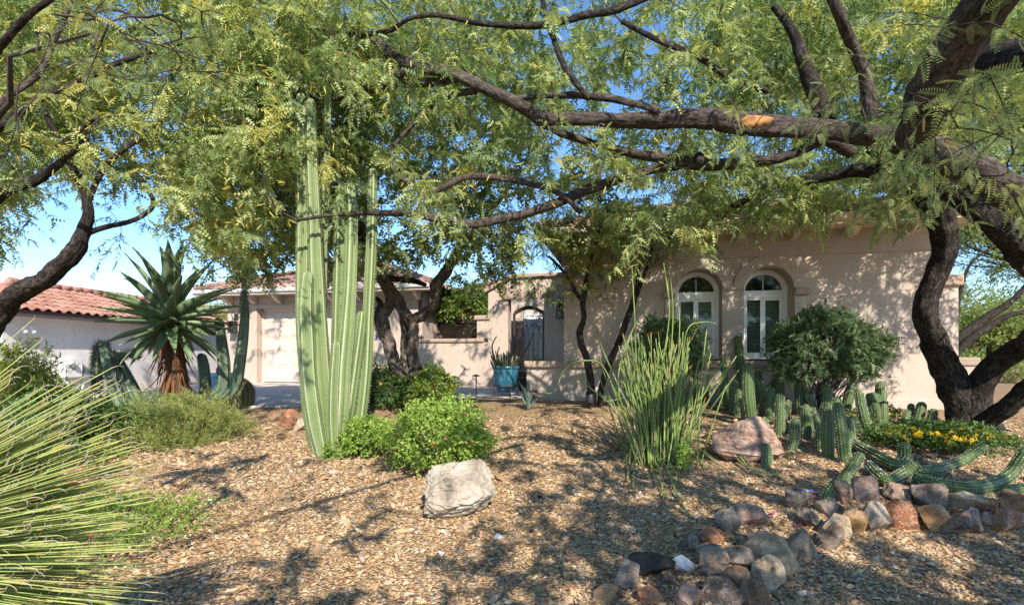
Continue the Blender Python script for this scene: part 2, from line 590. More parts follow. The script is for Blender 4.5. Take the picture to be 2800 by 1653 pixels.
# ------------------------------------------------------------------ loose gravel (real chips near the camera)
def on_drive(x, y):
    return (y > drive_front(x) - 0.03) & (x > -12.6) & (x < 1.4)
def gravel():
    n = 165000
    y = 2.1 + (8.6 - 2.1) * rng.random(n) ** 1.0
    x = (rng.random(n) * 2 - 1) * (1.12 * y + 0.3)
    keep = (rng.random(n) < (1.12 * y + 0.3) / (1.12 * 8.6)) & ~on_drive(x, y)
    keep &= rng.random(n) < np.where(y < 6.2, 1.0, np.clip(1 - (y - 6.2) / 2.6, 0.12, 1))
    x, y = x[keep], y[keep]
    bare = wob(x, y, 1.9, 3.3) + 0.5 * wob(x, y, 5.0, 0.7)
    keep = rng.random(len(x)) > np.clip((bare - 0.55) * 1.3, 0, 0.72)
    x, y = x[keep], y[keep]
    n = len(x)
    s = 0.0118 * np.exp(rng.normal(0, 0.38, n)) * (1 + 0.05 * (y - 2))
    big = rng.random(n) < 0.010
    s = np.where(big, s * 2.0, s)
    TV = np.array([[1, 0, 0], [0.2, 0.9, 0.1], [-0.9, 0.3, 0], [-0.4, -0.85, 0.05], [0.1, 0.1, 0.62]])
    TF = [np.array([[0, 1, 4], [1, 2, 4], [2, 3, 4], [3, 0, 4]])]
    sc = np.stack([s * rng.uniform(0.8, 1.35, n), s * rng.uniform(0.65, 1.1, n), s * rng.uniform(0.45, 0.95, n)], -1)
    D = np.stack([rng.normal(0, 1, n), rng.normal(0, 1, n), rng.normal(0, 0.28, n)], -1)
    Rm = rotmats(D, rng.normal(0, 0.35, n))
    pos = np.stack([x, y, hgt(x, y) + s * 0.18], -1)
    V, Fc, T = scatter(TV, TF, pos, Rm, sc, rng.random(n))
    tag(obj('gravel', V, Fc, M['stone'], smooth=False, tint=T), kind='stuff')
gravel()

# dry leaf litter and fallen catkins: fine straw
M['litter'] = leaf_mat('dry_litter', [(0, (0.34, 0.20, 0.07)), (0.5, (0.55, 0.38, 0.13)), (1, (0.68, 0.54, 0.22))], 0.15, 0.8, 0.1, 1.0)
def litter():
    n = 62000
    y = 2.2 + 7.6 * rng.random(n)
    x = (rng.random(n) * 2 - 1) * (1.1 * y)
    dens = 0.35 + 0.65 * sstep(-0.15, 0.75, wob(x, y, 1.1, 5.2)) * sstep(-4, 1.5, x)
    keep = (rng.random(n) < dens) & ~on_drive(x, y)
    x, y = x[keep], y[keep]; n = len(x)
    TV = np.array([[-1, -0.06, 0], [0, 0.07, 0.05], [1, 0.0, 0.0], [0.05, -0.09, 0.05]])
    TF = [np.array([[0, 3, 2, 1]])]
    s = rng.uniform(0.008, 0.030, n)
    D = np.stack([rng.normal(0, 1, n), rng.normal(0, 1, n), rng.normal(0, 0.15, n)], -1)
    pos = np.stack([x, y, hgt(x, y) + 0.012 + 0.006 * rng.random(n)], -1)
    V, Fc, T = scatter(TV, TF, pos, rotmats(D, rng.normal(0, 0.4, n)), s, rng.random(n))
    tag(obj('leaf_litter', V, Fc, M['litter'], smooth=False, tint=T), kind='stuff')
litter()

# ------------------------------------------------------------------ the house
U = np.array([0.9749, -0.2226]); Nn = np.array([-0.2226, -0.9749])
OB = np.array([6.32, 9.40])      # the gabled wing's street wall
OG = np.array([-8.29, 16.70])    # garage and entry wall (parallel, further back)

def HW(O):
    def f(V):
        V = np.asarray(V, float).reshape(-1, 3)
        xy = O[None] + V[:, :1] * U[None] + V[:, 1:2] * Nn[None]
        return np.concatenate([xy, V[:, 2:]], 1)
    return f
HB, HG = HW(OB), HW(OG)

def a_at(O, px, b=0.0):
    P = O + Nn * b
    k = (px - CX) / F
    return (k * P[1] - P[0]) / (U[0] - k * U[1])

def z_at(O, px, py, b=0.0):
    a = a_at(O, px, b)
    d = (O + Nn * b)[1] + a * U[1]
    return CAMZ + (HY - py) / F * d

house = thing('house', (*OB, 0.0), 'tan stucco single storey house with arched windows, garage and brown tiled roof', 'house')

def hbox(mb, H, a, b, z, tint=0.5):
    mb.box((a[0], b[0], z[0]), (a[1], b[1], z[1]), H, tint)

def hobj(name, H, a, b, z, mat, parent=None, bev=0.0, kind=None):
    mb = MB(); hbox(mb, H, a, b, z)
    o = mb.out(name, mat, parent or house, smooth=False, kind=kind)
    fix_normals(o)
    if bev: bevelled(o, bev)
    return o

def fix_normals(o):
    bm = bmesh.new(); bm.from_mesh(o.data)
    bmesh.ops.recalc_face_normals(bm, faces=bm.faces)
    bm.to_mesh(o.data); bm.free()

def arch_outline(ac, half, z0, zs, n=14):
    """closed outline (a, z) of an arched opening: sill z0, spring zs, round top"""
    P = [(ac - half, z0), (ac + half, z0), (ac + half, zs)]
    for k in range(1, n):
        th = math.pi * k / n
        P.append((ac + half * math.cos(th), zs + half * math.sin(th)))
    P.append((ac - half, zs))
    return P

def wall_with_holes(name, H, outline, holes, depth, mat, parent):
    """wall face at b=0 with openings; reveals run back to b=-depth"""
    bm = bmesh.new()
    def ring(P):
        vs = [bm.verts.new((p[0], 0, p[1])) for p in P]
        return vs, [bm.edges.new((vs[k], vs[(k + 1) % len(vs)])) for k in range(len(vs))]
    edges = ring(outline)[1]
    hv = []
    for h in holes:
        v, e = ring(h); edges += e; hv.append(v)
    bmesh.ops.triangle_fill(bm, use_beauty=True, use_dissolve=False, edges=edges, normal=(0, -1, 0))
    for v in hv:
        back = [bm.verts.new((q.co.x, -depth, q.co.z)) for q in v]
        for k in range(len(v)):
            bm.faces.new((v[k], v[(k + 1) % len(v)], back[(k + 1) % len(v)], back[k]))
    bmesh.ops.recalc_face_normals(bm, faces=bm.faces)
    me = bpy.data.meshes.new(name)
    bm.to_mesh(me); bm.free()
    V = np.array([v.co for v in me.vertices])
    Wd = H(V) - base_of(parent)
    for v, p in zip(me.vertices, Wd): v.co = p
    me.update()
    me.materials.append(mat)
    return link(name, me, parent)

# ---- gabled wing: two arched windows
aL, aR = a_at(OB, 1542), a_at(OB, 2556)
ZE = 3.25           # wall top
winds = []
for (l, r, tp, bt) in ((1844.7, 1963, 748.5, 980), (2021, 2152.6, 736.5, 982)):
    bq = -0.40
    a0, a1 = a_at(OB, l, bq), a_at(OB, r, bq)
    zt = z_at(OB, (l + r) / 2, tp, bq); zb = z_at(OB, (l + r) / 2, bt, bq)
    half = (a1 - a0) / 2
    winds.append(((a0 + a1) / 2, half, zb, zt - half))
zb = sum(w_[2] for w_ in winds) / 2; zs = sum(w_[3] for w_ in winds) / 2; hf = sum(w_[1] for w_ in winds) / 2
winds = [(w_[0], hf, zb, zs) for w_ in winds]
OPEN = 0.004
holes = [arch_outline(c, h + OPEN, z0 - 0.03, s) for c, h, z0, s in winds]
wall_with_holes('street_wall', HB, [(aL, -0.3), (aR, -0.3), (aR, ZE), (aL, ZE)], holes, 0.40, M['wall'], house)
mb = MB()
hbox(mb, HB, (aL, aL + 0.18), (-6.5, -0.002), (-0.3, ZE)); hbox(mb, HB, (aR - 0.18, aR), (-6.5, -0.002), (-0.3, ZE))
hbox(mb, HB, (aL + 0.19, aR - 0.19), (-6.5, -6.3), (-0.3, ZE))
hbox(mb, HB, (aL + 0.19, aR - 0.19), (-6.3, -0.75), (2.95, 3.0))
o = mb.out('side_wall', M['wall'], house, smooth=False); fix_normals(o)
# frieze: the wall is a hair thicker above
hobj('frieze', HB, (aL, aR), (0.002, 0.03), (2.78, ZE), M['wall'])
hobj('plinth', HB, (aL - 0.01, aR + 0.01), (0.002, 0.035), (-0.3, 0.115), M['wall'], bev=0.012)
# buttress wing at the corner
zi = 2.27
hobj('corner_wing', HB, (aR + 0.002, aR + 0.36), (-0.5, 0.0), (-0.3, zi - 0.14), M['wall'])
hobj('wing_cap', HB, (aR - 0.14, aR + 0.42), (-0.52, 0.07), (zi - 0.14, zi + 0.06), M['trim'], bev=0.03)
mb = MB(); hbox(mb, HB, (aR + 0.1, aR + 0.13), (0.003, 0.03), (0.16, 0.62)); hbox(mb, HB, (aR + 0.131, aR + 0.40), (0.003, 0.03), (0.16, 0.19))
o = mb.out('panel_molding', M['trim'], house, smooth=False); bevelled(o, 0.006)

# sill band under the windows, and arch surrounds with imposts
a0, a1 = winds[0][0] - hf - 0.35, winds[1][0] + hf + 0.42
aS = a0
hobj('sill_band', HB, (a0, a1), (0.002, 0.10), (winds[0][2] - 0.17, winds[0][2] - 0.025), M['trim'], bev=0.03)
def arch_ring(c, r0, r1, zs, b0, b1, n=24):
    V = []; Fq = []
    for k in range(n + 1):
        th = math.pi * k / n
        for rr, bb in ((r0, b0), (r1, b0), (r1, b1), (r0, b1)):
            V.append((c + rr * math.cos(th), bb, zs + rr * math.sin(th)))
    for k in range(n):
        for q in range(4):
            Fq.append((k * 4 + q, k * 4 + (q + 1) % 4, k * 4 + 4 + (q + 1) % 4, k * 4 + 4 + q))
    Fq += [(0, 1, 2, 3), (n * 4 + 3, n * 4 + 2, n * 4 + 1, n * 4)]
    return np.array(V), [np.array(Fq)]
for c, h, z0, s in winds:
    V, Fq = arch_ring(c, h + OPEN + 0.001, h + OPEN + 0.20, s + 0.02, 0.002, 0.045)
    o = obj('arch_surround', HB(V), Fq, M['wall'], house, smooth=False); fix_normals(o); bevelled(o, 0.012)
    for sg in (-1, 1):
        x0, x1 = sorted((c + sg * (h + OPEN + 0.004), c + sg * (h + OPEN + 0.215)))
        if abs(c - winds[0][0]) < 1e-6 and sg > 0 or abs(c - winds[1][0]) < 1e-6 and sg < 0: continue
        hobj('jamb_pilaster', HB, (x0 + 0.01, x1 - 0.02), (0.002, 0.04), (winds[0][2] - 0.02, s - 0.125), M['wall'], bev=0.012)
        x0 -= 0.03 if sg < 0 else 0.0; x1 += 0.06 if sg > 0 else 0.0
        hobj('impost', HB, (x0, x1), (-0.03, 0.095), (s - 0.12, s + 0.015), M['trim'], bev=0.025)

# windows: frame, arched light, two sashes, blinds
def window(c, h, z0, s):
    B0 = -0.40
    out = arch_outline(c, h, z0, s, 20)
    inn = arch_outline(c, h - 0.085, z0 + 0.085, s, 20)
    n = len(out)
    V = [(a, B0 + 0.05, z) for a, z in out] + [(a, B0 + 0.05, z) for a, z in inn] + [(a, B0 - 0.03, z) for a, z in inn] + [(a, B0 - 0.05, z) for a, z in out]
    Fq = []
    for k in range(n):
        k2 = (k + 1) % n
        Fq += [(k, k2, n + k2, n + k), (n + k, n + k2, 2 * n + k2, 2 * n + k), (3 * n + k, 3 * n + k2, k2, k)]
    fr_ = obj('window', HB(np.array(V)), [np.array(Fq)], M['white'], house, smooth=False)
    fix_normals(fr_)
    # outer brick-mould lip
    V, Fq = arch_ring(c, h - 0.028, h + 0.002, s, B0 + 0.052, B0 + 0.075)
    lip = obj('frame_lip', HB(V), Fq, M['white'], fr_, smooth=False); fix_normals(lip)
    zs1, zs0 = s + 0.03, s - 0.115
    mb = MB()
    hbox(mb, HB, (c - h + 0.086, c + h - 0.086), (B0 - 0.03, B0 + 0.045), (zs0, zs1))
    hbox(mb, HB, (c - 0.006, c + 0.006), (B0 - 0.012, B0 + 0.004), (zs1 + 0.001, s + h - 0.087))
    o = mb.out('transom_bar', M['white'], fr_, smooth=False); fix_normals(o)
    bt = z0 + 0.086; wd = h - 0.086
    for side in (-1, 1):
        x0, x1 = (c - wd, c - 0.012) if side < 0 else (c - 0.010, c + wd)
        bo = 0.02 if side < 0 else 0.0
        t_ = 0.042 if side < 0 else 0.05
        mb = MB()
        hbox(mb, HB, (x0, x0 + t_), (B0 - 0.02 + bo, B0 + 0.012 + bo), (bt, zs0 - 0.001))
        hbox(mb, HB, (x1 - t_, x1), (B0 - 0.02 + bo, B0 + 0.012 + bo), (bt, zs0 - 0.001))
        hbox(mb, HB, (x0 + t_ + 5e-4, x1 - t_ - 5e-4), (B0 - 0.02 + bo, B0 + 0.012 + bo), (bt, bt + t_))
        hbox(mb, HB, (x0 + t_ + 5e-4, x1 - t_ - 5e-4), (B0 - 0.02 + bo, B0 + 0.012 + bo), (zs0 - t_, zs0 - 0.001))
        o = mb.out('sash', M['white'], fr_, smooth=False); fix_normals(o)
        q = HB(np.array([(x0 + t_, B0 - 0.006 + bo, bt + t_), (x1 - t_, B0 - 0.006 + bo, bt + t_), (x1 - t_, B0 - 0.006 + bo, zs0 - t_), (x0 + t_, B0 - 0.006 + bo, zs0 - t_)]))
        obj('pane', q, [np.array([[0, 1, 2, 3]])], M['clear_glass'], fr_, smooth=False)
    # arched pane
    P = [(c + (h - 0.08) * math.cos(math.pi * k / 24), B0 - 0.02, s + (h - 0.08) * math.sin(math.pi * k / 24)) for k in range(25)]
    P += [(c - h + 0.08, B0 - 0.02, zs1 - 0.01), (c + h - 0.08, B0 - 0.02, zs1 - 0.01)]
    obj('pane', HB(np.array(P)), [np.arange(len(P))[None]], M['dark_glass'], fr_, smooth=False)
    # blind: thin tilted slats behind the glass
    mb = MB()
    zz = np.arange(bt + 0.01, zs0 - 0.01, 0.0275)
    for z in zz:
        V = HB(np.array([(c - wd, B0 - 0.075, z), (c + wd, B0 - 0.075, z), (c + wd, B0 - 0.092, z + 0.020), (c - wd, B0 - 0.092, z + 0.020)]))
        mb.add(V, [np.array([[0, 1, 2, 3]])], rng.random())
    mb.out('blind', M['blind'], fr_, smooth=False, kind='stuff')
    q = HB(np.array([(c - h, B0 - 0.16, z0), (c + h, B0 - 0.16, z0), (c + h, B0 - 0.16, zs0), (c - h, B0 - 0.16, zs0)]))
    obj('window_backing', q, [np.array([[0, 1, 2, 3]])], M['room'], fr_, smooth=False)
for wdw in winds: window(*wdw)

# ---- tiled roofs
def tile_mesh(name, w, l, h, mat):
    n = 8
    V = []; 
    for j in (0, 1):
        for k in range(n + 1):
            u = k / n
            if u < 0.62: z = h * math.sin(math.pi * u / 0.62)
            else: z = -h * 0.35 * math.sin(math.pi * (u - 0.62) / 0.38)
            V.append(((u - 0.5) * w * 1.04, j * l, z + (0.035 if j == 0 else 0.0)))
    for k in range(n + 1):
        V.append((V[k][0], 0, V[k][2] - 0.022))
    m_ = n + 1
    Fq = [(k, k + 1, m_ + k + 1, m_ + k) for k in range(n)] + [(2 * m_ + k, 2 * m_ + k + 1, k + 1, k) for k in range(n)]
    return np_mesh(name, np.array(V), [np.array(Fq)], mat, smooth=True)

TILE = {}
def tiled_plane(parent, O3, xdir, updir, width, length, tw, tl, rows_real, mat, key, limit=None, trim_l=0.0, trim_r=0.0):
    """O3: left end of the eave; xdir along the eave; updir up the slope. Rows near the eave are single tiles, the rest one field.
    trim_l / trim_r: how far each end moves in per metre up the slope (hips)"""
    xdir = np.asarray(xdir, float) / np.linalg.norm(xdir); updir = np.asarray(updir, float) / np.linalg.norm(updir)
    zdir = np.cross(xdir, updir)
    if key not in TILE: TILE[key] = tile_mesh('tile', tw, tl * 1.15, 0.055 * tw / 0.3, mat)
    me = TILE[key]
    R = Matrix((xdir, updir, zdir)).transposed()
    q = R.to_quaternion()
    rows = int(length / tl)
    b = base_of(parent)
    mb = MB()
    vv = np.array([v.co for v in me.vertices]); ff = np.array([list(p.vertices) for p in me.polygons])
    for r in range(rows):
        x0 = trim_l * r * tl; x1 = width - trim_r * r * tl
        nt_ = int((x1 - x0) / tw + 1e-6)
        off = (int(x0 / tw) + (1 if x0 % tw > 1e-6 else 0)) * tw
        k = 0
        while off + (k + 1) * tw <= x1 + tw * 0.45:
            p = np.asarray(O3) + xdir * (off + (k + 0.5) * tw) + updir * (r * tl - 0.02) + zdir * rng.normal(0, 0.003)
            if r < rows_real:
                link('tile', me, parent, p - b, q)
            else:
                mb.add(vv @ np.array(R).T + p, [ff], rng.random())
            k += 1
    if mb.n: mb.out('tile_field', mat, parent, kind='stuff')

def roof_plane_base(mb, H, pts):
    V = H(np.array(pts, float))
    mb.add(V, [np.arange(len(V))[None]])

SL = 0.36    # slope
def wing_roof(H, a0, a1, b0, z0, depth, mat, key, rows_real, tw=0.30, tl=0.36, hip=True):
    """hipped roof: front eave from a0 to a1 at b0, going back"""
    run = depth / 2
    zt = z0 + run * SL
    mb = MB()
    r_ = run if hip else 0
    P = {'fl': (a0, b0, z0), 'fr': (a1, b0, z0), 'bl': (a0, b0 - depth, z0), 'br': (a1, b0 - depth, z0), 'rl': (a0 + r_, b0 - run, zt), 'rr': (a1 - r_, b0 - run, zt)}
    for f in (('fl', 'fr', 'rr', 'rl'), ('fr', 'br', 'rr'), ('br', 'bl', 'rl', 'rr'), ('bl', 'fl', 'rl')):
        roof_plane_base(mb, H, [np.array(P[q]) - np.array([0, 0, 0.03]) for q in f])
    rf = mb.out('roof', mat, house, smooth=False)
    sl = run * math.sqrt(1 + SL * SL)
    k = run / sl if hip else 0
    x3 = np.array([U[0], U[1], 0]); back = -np.array([Nn[0], Nn[1], 0])
    up = np.array([back[0], back[1], SL])
    tiled_plane(rf, H(P['fl'])[0] + np.array([0, 0, 0.0]), x3, up, a1 - a0, sl, tw, tl, rows_real, mat, key, trim_l=k, trim_r=k)
    if hip:   # side slopes
        up2 = np.array([-x3[0], -x3[1], SL])
        tiled_plane(rf, H(P['fr'])[0], back, up2, depth, sl, tw, tl, 0, mat, key, trim_l=k, trim_r=k)
        up3 = np.array([x3[0], x3[1], SL])
        tiled_plane(rf, H(P['bl'])[0], -back, up3, depth, sl, tw, tl, 0, mat, key, trim_l=k, trim_r=k)
        mb = MB()
        for e in (('fl', 'rl'), ('fr', 'rr'), ('rl', 'rr'), ('br', 'rr'), ('bl', 'rl')):
            A, Bq = H(P[e[0]])[0], H(P[e[1]])[0]
            L_ = np.linalg.norm(Bq - A); n_ = max(2, int(L_ / 0.36))
            for q in range(n_):
                p0 = A + (Bq - A) * (q / n_) + np.array([0, 0, 0.075]); p1 = A + (Bq - A) * ((q + 1.1) / n_) + np.array([0, 0, 0.05])
                mb.tube(np.array([p0, p1]), [0.105, 0.085], 10)
        mb.out('ridge_cap', mat, rf, kind='stuff')
    return rf, zt

OVB = 0.55
wing_roof(HB, aL - 0.5, aR + 0.52, OVB, ZE + 0.13, 7.6, M['tile_brown'], 'brown', 3)
# eave: soffit, fascia, gutter, rafter tails
def eave(H, a0, a1, b1, z, depth_back=None, sides=(True, True), gut=M['cream']):
    hobj('soffit', H, (a0 + 0.03, a1 - 0.03), (0.032, b1 - 0.02), (z - 0.10, z - 0.07), M['cream'])
    hobj('fascia', H, (a0, a1), (b1 - 0.02, b1 + 0.012), (z - 0.12, z + 0.06), M['cream'])
    mb = MB()
    prof = [(0.014, 0.055), (0.014, -0.06), (0.05, -0.065), (0.085, -0.045), (0.105, 0.0), (0.105, 0.03), (0.118, 0.03), (0.118, 0.055), (0.104, 0.058), (0.098, 0.0), (0.05, -0.05), (0.025, 0.055)]
    n = len(prof)
    V = [(a, b1 + p, z + q) for a in (a0 - 0.01, a1 + 0.01) for p, q in prof]
    Fq = [(k, (k + 1) % n, n + (k + 1) % n, n + k) for k in range(n)]
    mb.add(H(np.array(V)), [np.array(Fq), np.array([list(range(n))[::-1], list(range(n, 2 * n))])])
    o = mb.out('gutter', gut, house, smooth=False); fix_normals(o)
eave(HB, aL - 0.5, aR + 0.52, OVB, ZE + 0.08)
hobj('soffit', HB, (aR + 0.002, aR + 0.49), (-6.4, 0.03), (ZE - 0.02, ZE + 0.01), M['cream'])
hobj('fascia', HB, (aR + 0.50, aR + 0.532), (-6.6, OVB - 0.022), (ZE - 0.04, ZE + 0.14), M['cream'])
for q in np.arange(aL + 0.5, aR, 0.95):
    mb = MB()
    V = [(q + s_, bb, zz) for s_ in (-0.05, 0.05) for bb, zz in ((0.033, ZE - 0.022), (0.40, ZE - 0.022), (0.40, ZE - 0.10), (0.30, ZE - 0.17), (0.033, ZE - 0.19))]
    Fq5 = np.array([[0, 1, 2, 3, 4], [9, 8, 7, 6, 5]])
    Fq4 = np.array([[k, (k + 1) % 5, 5 + (k + 1) % 5, 5 + k] for k in range(5)])
    mb.add(HB(np.array(V)), [Fq5, Fq4])
    o = mb.out('rafter_tail', M['cream'], house, smooth=False); fix_normals(o)

# ---- garage wing
gL, gDoorL, gDoorR, gR = a_at(OG, 623), 0.0, 4.0, 5.6
ZG = 2.86
DH = 2.40
wall_with_holes('garage_wall', HG, [(gL, -0.5), (gR, -0.5), (gR, ZG), (gL, ZG)], [[(gDoorL, -0.02), (gDoorR, -0.02), (gDoorR, DH), (gDoorL, DH)]], 0.30, M['wall'], house)
hobj('frieze', HG, (gL, gR), (0.002, 0.03), (2.60, ZG), M['wall'])
mb = MB(); hbox(mb, HG, (gL, gL + 0.2), (-6, -0.002), (-0.5, ZG)); hbox(mb, HG, (gR - 0.2, gR), (-6, -0.302), (-0.5, ZG)); hbox(mb, HG, (gL + 0.21, gR - 0.21), (-6, -5.8), (-0.5, ZG))
o = mb.out('side_wall', M['wall'], house, smooth=False); fix_normals(o)
# rough stucco door surround
mb = MB(); hbox(mb, HG, (gDoorL - 0.16, gDoorL - 0.002), (0.002, 0.06), (-0.1, DH + 0.12)); hbox(mb, HG, (gDoorR + 0.002, gDoorR + 0.16), (0.002, 0.06), (-0.1, DH + 0.12)); hbox(mb, HG, (gDoorL - 0.001, gDoorR + 0.001), (0.002, 0.06), (DH + 0.002, DH + 0.12))
o = mb.out('door_surround', M['wall'], house, smooth=False); fix_normals(o); bevelled(o, 0.015)
hobj('corner_wing', HG, (gL - 0.34, gL - 0.002), (-0.5, 0.0), (-0.5, 1.90), M['wall'])
hobj('wing_cap', HG, (gL - 0.40, gL + 0.62), (-0.52, 0.06), (1.902, 2.02), M['trim'], bev=0.025)
# sectional door with raised panels
gd = hobj('garage_door', HG, (gDoorL + 0.06, gDoorR - 0.06), (-0.30, -0.25), (0.02, DH - 0.05), M['door'])
mb = MB(); hbox(mb, HG, (gDoorL + 0.001, gDoorL + 0.058), (-0.30, -0.22), (0.0, DH - 0.048)); hbox(mb, HG, (gDoorR - 0.058, gDoorR - 0.001), (-0.30, -0.22), (0.0, DH - 0.048)); hbox(mb, HG, (gDoorL + 0.059, gDoorR - 0.059), (-0.30, -0.22), (DH - 0.047, DH - 0.001))
o = mb.out('door_stop', M['cream'], gd, smooth=False); fix_normals(o)
hobj('bottom_seal', HG, (gDoorL + 0.06, gDoorR - 0.06), (-0.29, -0.24), (0.003, 0.019), M['black'], parent=gd)
nc, nr = 8, 5
pw, ph = (gDoorR - gDoorL - 0.12) / nc, (DH - 0.07) / nr
def frus(x, z, w_, h_, b, d):
    i_ = 0.035
    V = [(x - w_, b, z - h_), (x + w_, b, z - h_), (x + w_, b, z + h_), (x - w_, b, z + h_), (x - w_ + i_, b + d, z - h_ + i_), (x + w_ - i_, b + d, z - h_ + i_), (x + w_ - i_, b + d, z + h_ - i_), (x - w_ + i_, b + d, z + h_ - i_)]
    return np.array(V), np.array([[0, 1, 5, 4], [1, 2, 6, 5], [2, 3, 7, 6], [3, 0, 4, 7], [4, 5, 6, 7]])
for r in range(nr):
    zc = 0.02 + (r + 0.5) * ph
    hobj('section_joint', HG, (gDoorL + 0.061, gDoorR - 0.061), (-0.2495, -0.246), (zc + ph / 2 - 0.004, zc + ph / 2 + 0.002), M['trim'], parent=gd) if r < nr - 1 else None
    for q in range(nc):
        mb = MB()
        xc = gDoorL + 0.06 + (q + 0.5) * pw
        # grooved border then raised field
        V, Fq = frus(xc, zc, pw / 2 - 0.045, ph / 2 - 0.06, -0.2498, 0.014)
        mb.add(HG(V), [Fq])
        V, Fq = frus(xc, zc, pw / 2 - 0.085, ph / 2 - 0.10, -0.2352, 0.010)
        mb.add(HG(V), [Fq])
        o = mb.out('door_panel', M['door'], gd, smooth=False); fix_normals(o)
wing_roof(HG, gL - 0.75, gR + 0.65, 0.62, ZG + 0.10, 7.0, M['tile_brown'], 'brown', 3, tw=0.30, tl=0.36)
eave(HG, gL - 0.75, gR + 0.6, 0.62, ZG + 0.05, gut=M['metal_white'])
hobj('soffit', HG, (gL - 0.72, gL - 0.002), (-6, 0.03), (ZG - 0.05, ZG - 0.02), M['cream'])
hobj('fascia', HG, (gL - 0.76, gL - 0.73), (-6, 0.60), (ZG - 0.07, ZG + 0.12), M['cream'])
for q in list(np.arange(gL + 0.15, gR + 0.2, 0.95)):
    w_ = 0.09 if q < gL + 0.5 else 0.05
    V = [(q + s_, bb, zz) for s_ in (-w_, w_) for bb, zz in ((0.033, ZG - 0.052), (0.46, ZG - 0.052), (0.46, ZG - 0.12), (0.30, ZG - 0.22), (0.12, ZG - 0.30), (0.033, ZG - 0.42 if q < gL + 0.5 else ZG - 0.30))]
    mb = MB(); mb.add(HG(np.array(V)), [np.array([[0, 1, 2, 3, 4, 5], [11, 10, 9, 8, 7, 6]]), np.array([[k, (k + 1) % 6, 6 + (k + 1) % 6, 6 + k] for k in range(6)])])
    o = mb.out('rafter_tail', M['cream'], house, smooth=False); fix_normals(o)

# ---- entry portal
eL, oL, oR, eR = a_at(OG, 1335), a_at(OG, 1389), a_at(OG, 1488), 10.6
ZP0, ZP1 = 2.72, 3.12
pk = (eL + eR) / 2
out = [(eL, -0.3), (oL, -0.3), (oL, 2.56), (oR, 2.56), (oR, -0.3), (eR, -0.3), (eR, ZP1), (eL + 0.75, ZP1), (eL, ZP0)]
wall_with_holes('entry_wall', HG, out, [], 0.3, M['wall'], house)
mb = MB()
hbox(mb, HG, (oL - 0.38, oL), (-0.42, -0.002), (-0.3, 2.56)); hbox(mb, HG, (oR, oR + 0.38), (-0.42, -0.002), (-0.3, 2.56)); hbox(mb, HG, (oL - 0.38, oR + 0.38), (-0.42, -0.002), (2.56, 2.72))
hbox(mb, HG, (eL, eL + 0.3), (-0.45, -0.002), (-0.3, ZP0 - 0.02))
o = mb.out('entry_reveal', M['wall'], house, smooth=False); fix_normals(o)
hobj('entry_lintel', HG, (oL - 0.16, oR + 0.12), (0.002, 0.08), (2.50, 2.74), M['trim'], bev=0.025)
V = []
for a, z in ((eL - 0.10, ZP0 - 0.02), (eL + 0.75, ZP1 + 0.0), (eR, ZP1 + 0.0)):
    for bb, dz in ((0.10, 0.0), (0.10, 0.11), (-0.45, 0.11), (-0.45, 0.0)): V.append((a, bb, z + dz))
Fq = np.array([[k * 4 + q, k * 4 + (q + 1) % 4, k * 4 + 4 + (q + 1) % 4, k * 4 + 4 + q] for k in range(2) for q in range(4)] + [[3, 2, 1, 0]])
o = obj('parapet_cap', HG(np.array(V)), [Fq], M['trim'], house, smooth=False); fix_normals(o); bevelled(o, 0.025)
# arched iron gate
def scroll(c, r, turns, s, n=26, start=0.0):
    th = np.linspace(0, turns * 2 * np.pi, n)
    rr = r * (1 - 0.82 * th / th[-1])
    return np.stack([c[0] + s * rr * np.cos(th + start), np.zeros(n), c[1] + rr * np.sin(th + start)], -1)
GB = -0.30
def gt(mb, P, r, sides=6):
    P = np.asarray(P, float).copy(); P[:, 1] += GB
    mb.tube(HG(P), r, sides)
gc, gh = (oL + oR) / 2 + 0.03, (oR - oL) / 2 - 0.09
gate = None
mb = MB()
for x in (gc - gh, gc + gh):
    hbox(mb, HG, (x - 0.035, x + 0.035), (GB - 0.03, GB + 0.03), (0.03, 2.12))
arcp = np.array([(gc - gh + 2 * gh * k / 16, 0, 2.12 + 0.17 * math.sin(math.pi * k / 16)) for k in range(17)])
V = []
for p in arcp:
    for bb, dz in ((GB + 0.03, -0.06), (GB + 0.03, 0.055), (GB - 0.03, 0.055), (GB - 0.03, -0.06)): V.append((p[0], bb, p[2] + dz))
Fq = np.array([[k * 4 + q, k * 4 + (q + 1) % 4, k * 4 + 4 + (q + 1) % 4, k * 4 + 4 + q] for k in range(16) for q in range(4)])
mb.add(HG(np.array(V)), [Fq])
for z in (0.06, 0.62, 2.02 - 0.4):
    hbox(mb, HG, (gc - gh + 0.036, gc + gh - 0.036), (GB - 0.012, GB + 0.012), (z, z + 0.03)) if z < 1 else None
gate = mb.out('gate', M['bronze'], house, smooth=False); fix_normals(gate)
hobj('kick_plate', HG, (gc - gh + 0.037, gc + gh - 0.037), (GB - 0.008, GB + 0.006), (0.092, 0.40), M['bronze'], parent=gate)
for k in range(5):
    x = gc - gh + 0.036 + (2 * gh - 0.072) * (k + 1) / 6
    mb = MB()
    top = 1.72 if k in (1, 2, 3) else 1.66
    gt(mb, [(x, 0, 0.65), (x, 0, top)], 0.008)
    for zk in ((1.05, 1.5) if k % 2 else (1.25,)):
        gt(mb, [(x - 0.016, 0, zk), (x + 0.016, 0, zk)], 0.014); gt(mb, [(x, 0, zk - 0.03), (x, 0, zk + 0.03)], 0.013)
    mb.out('gate_bar', M['bronze'], gate)
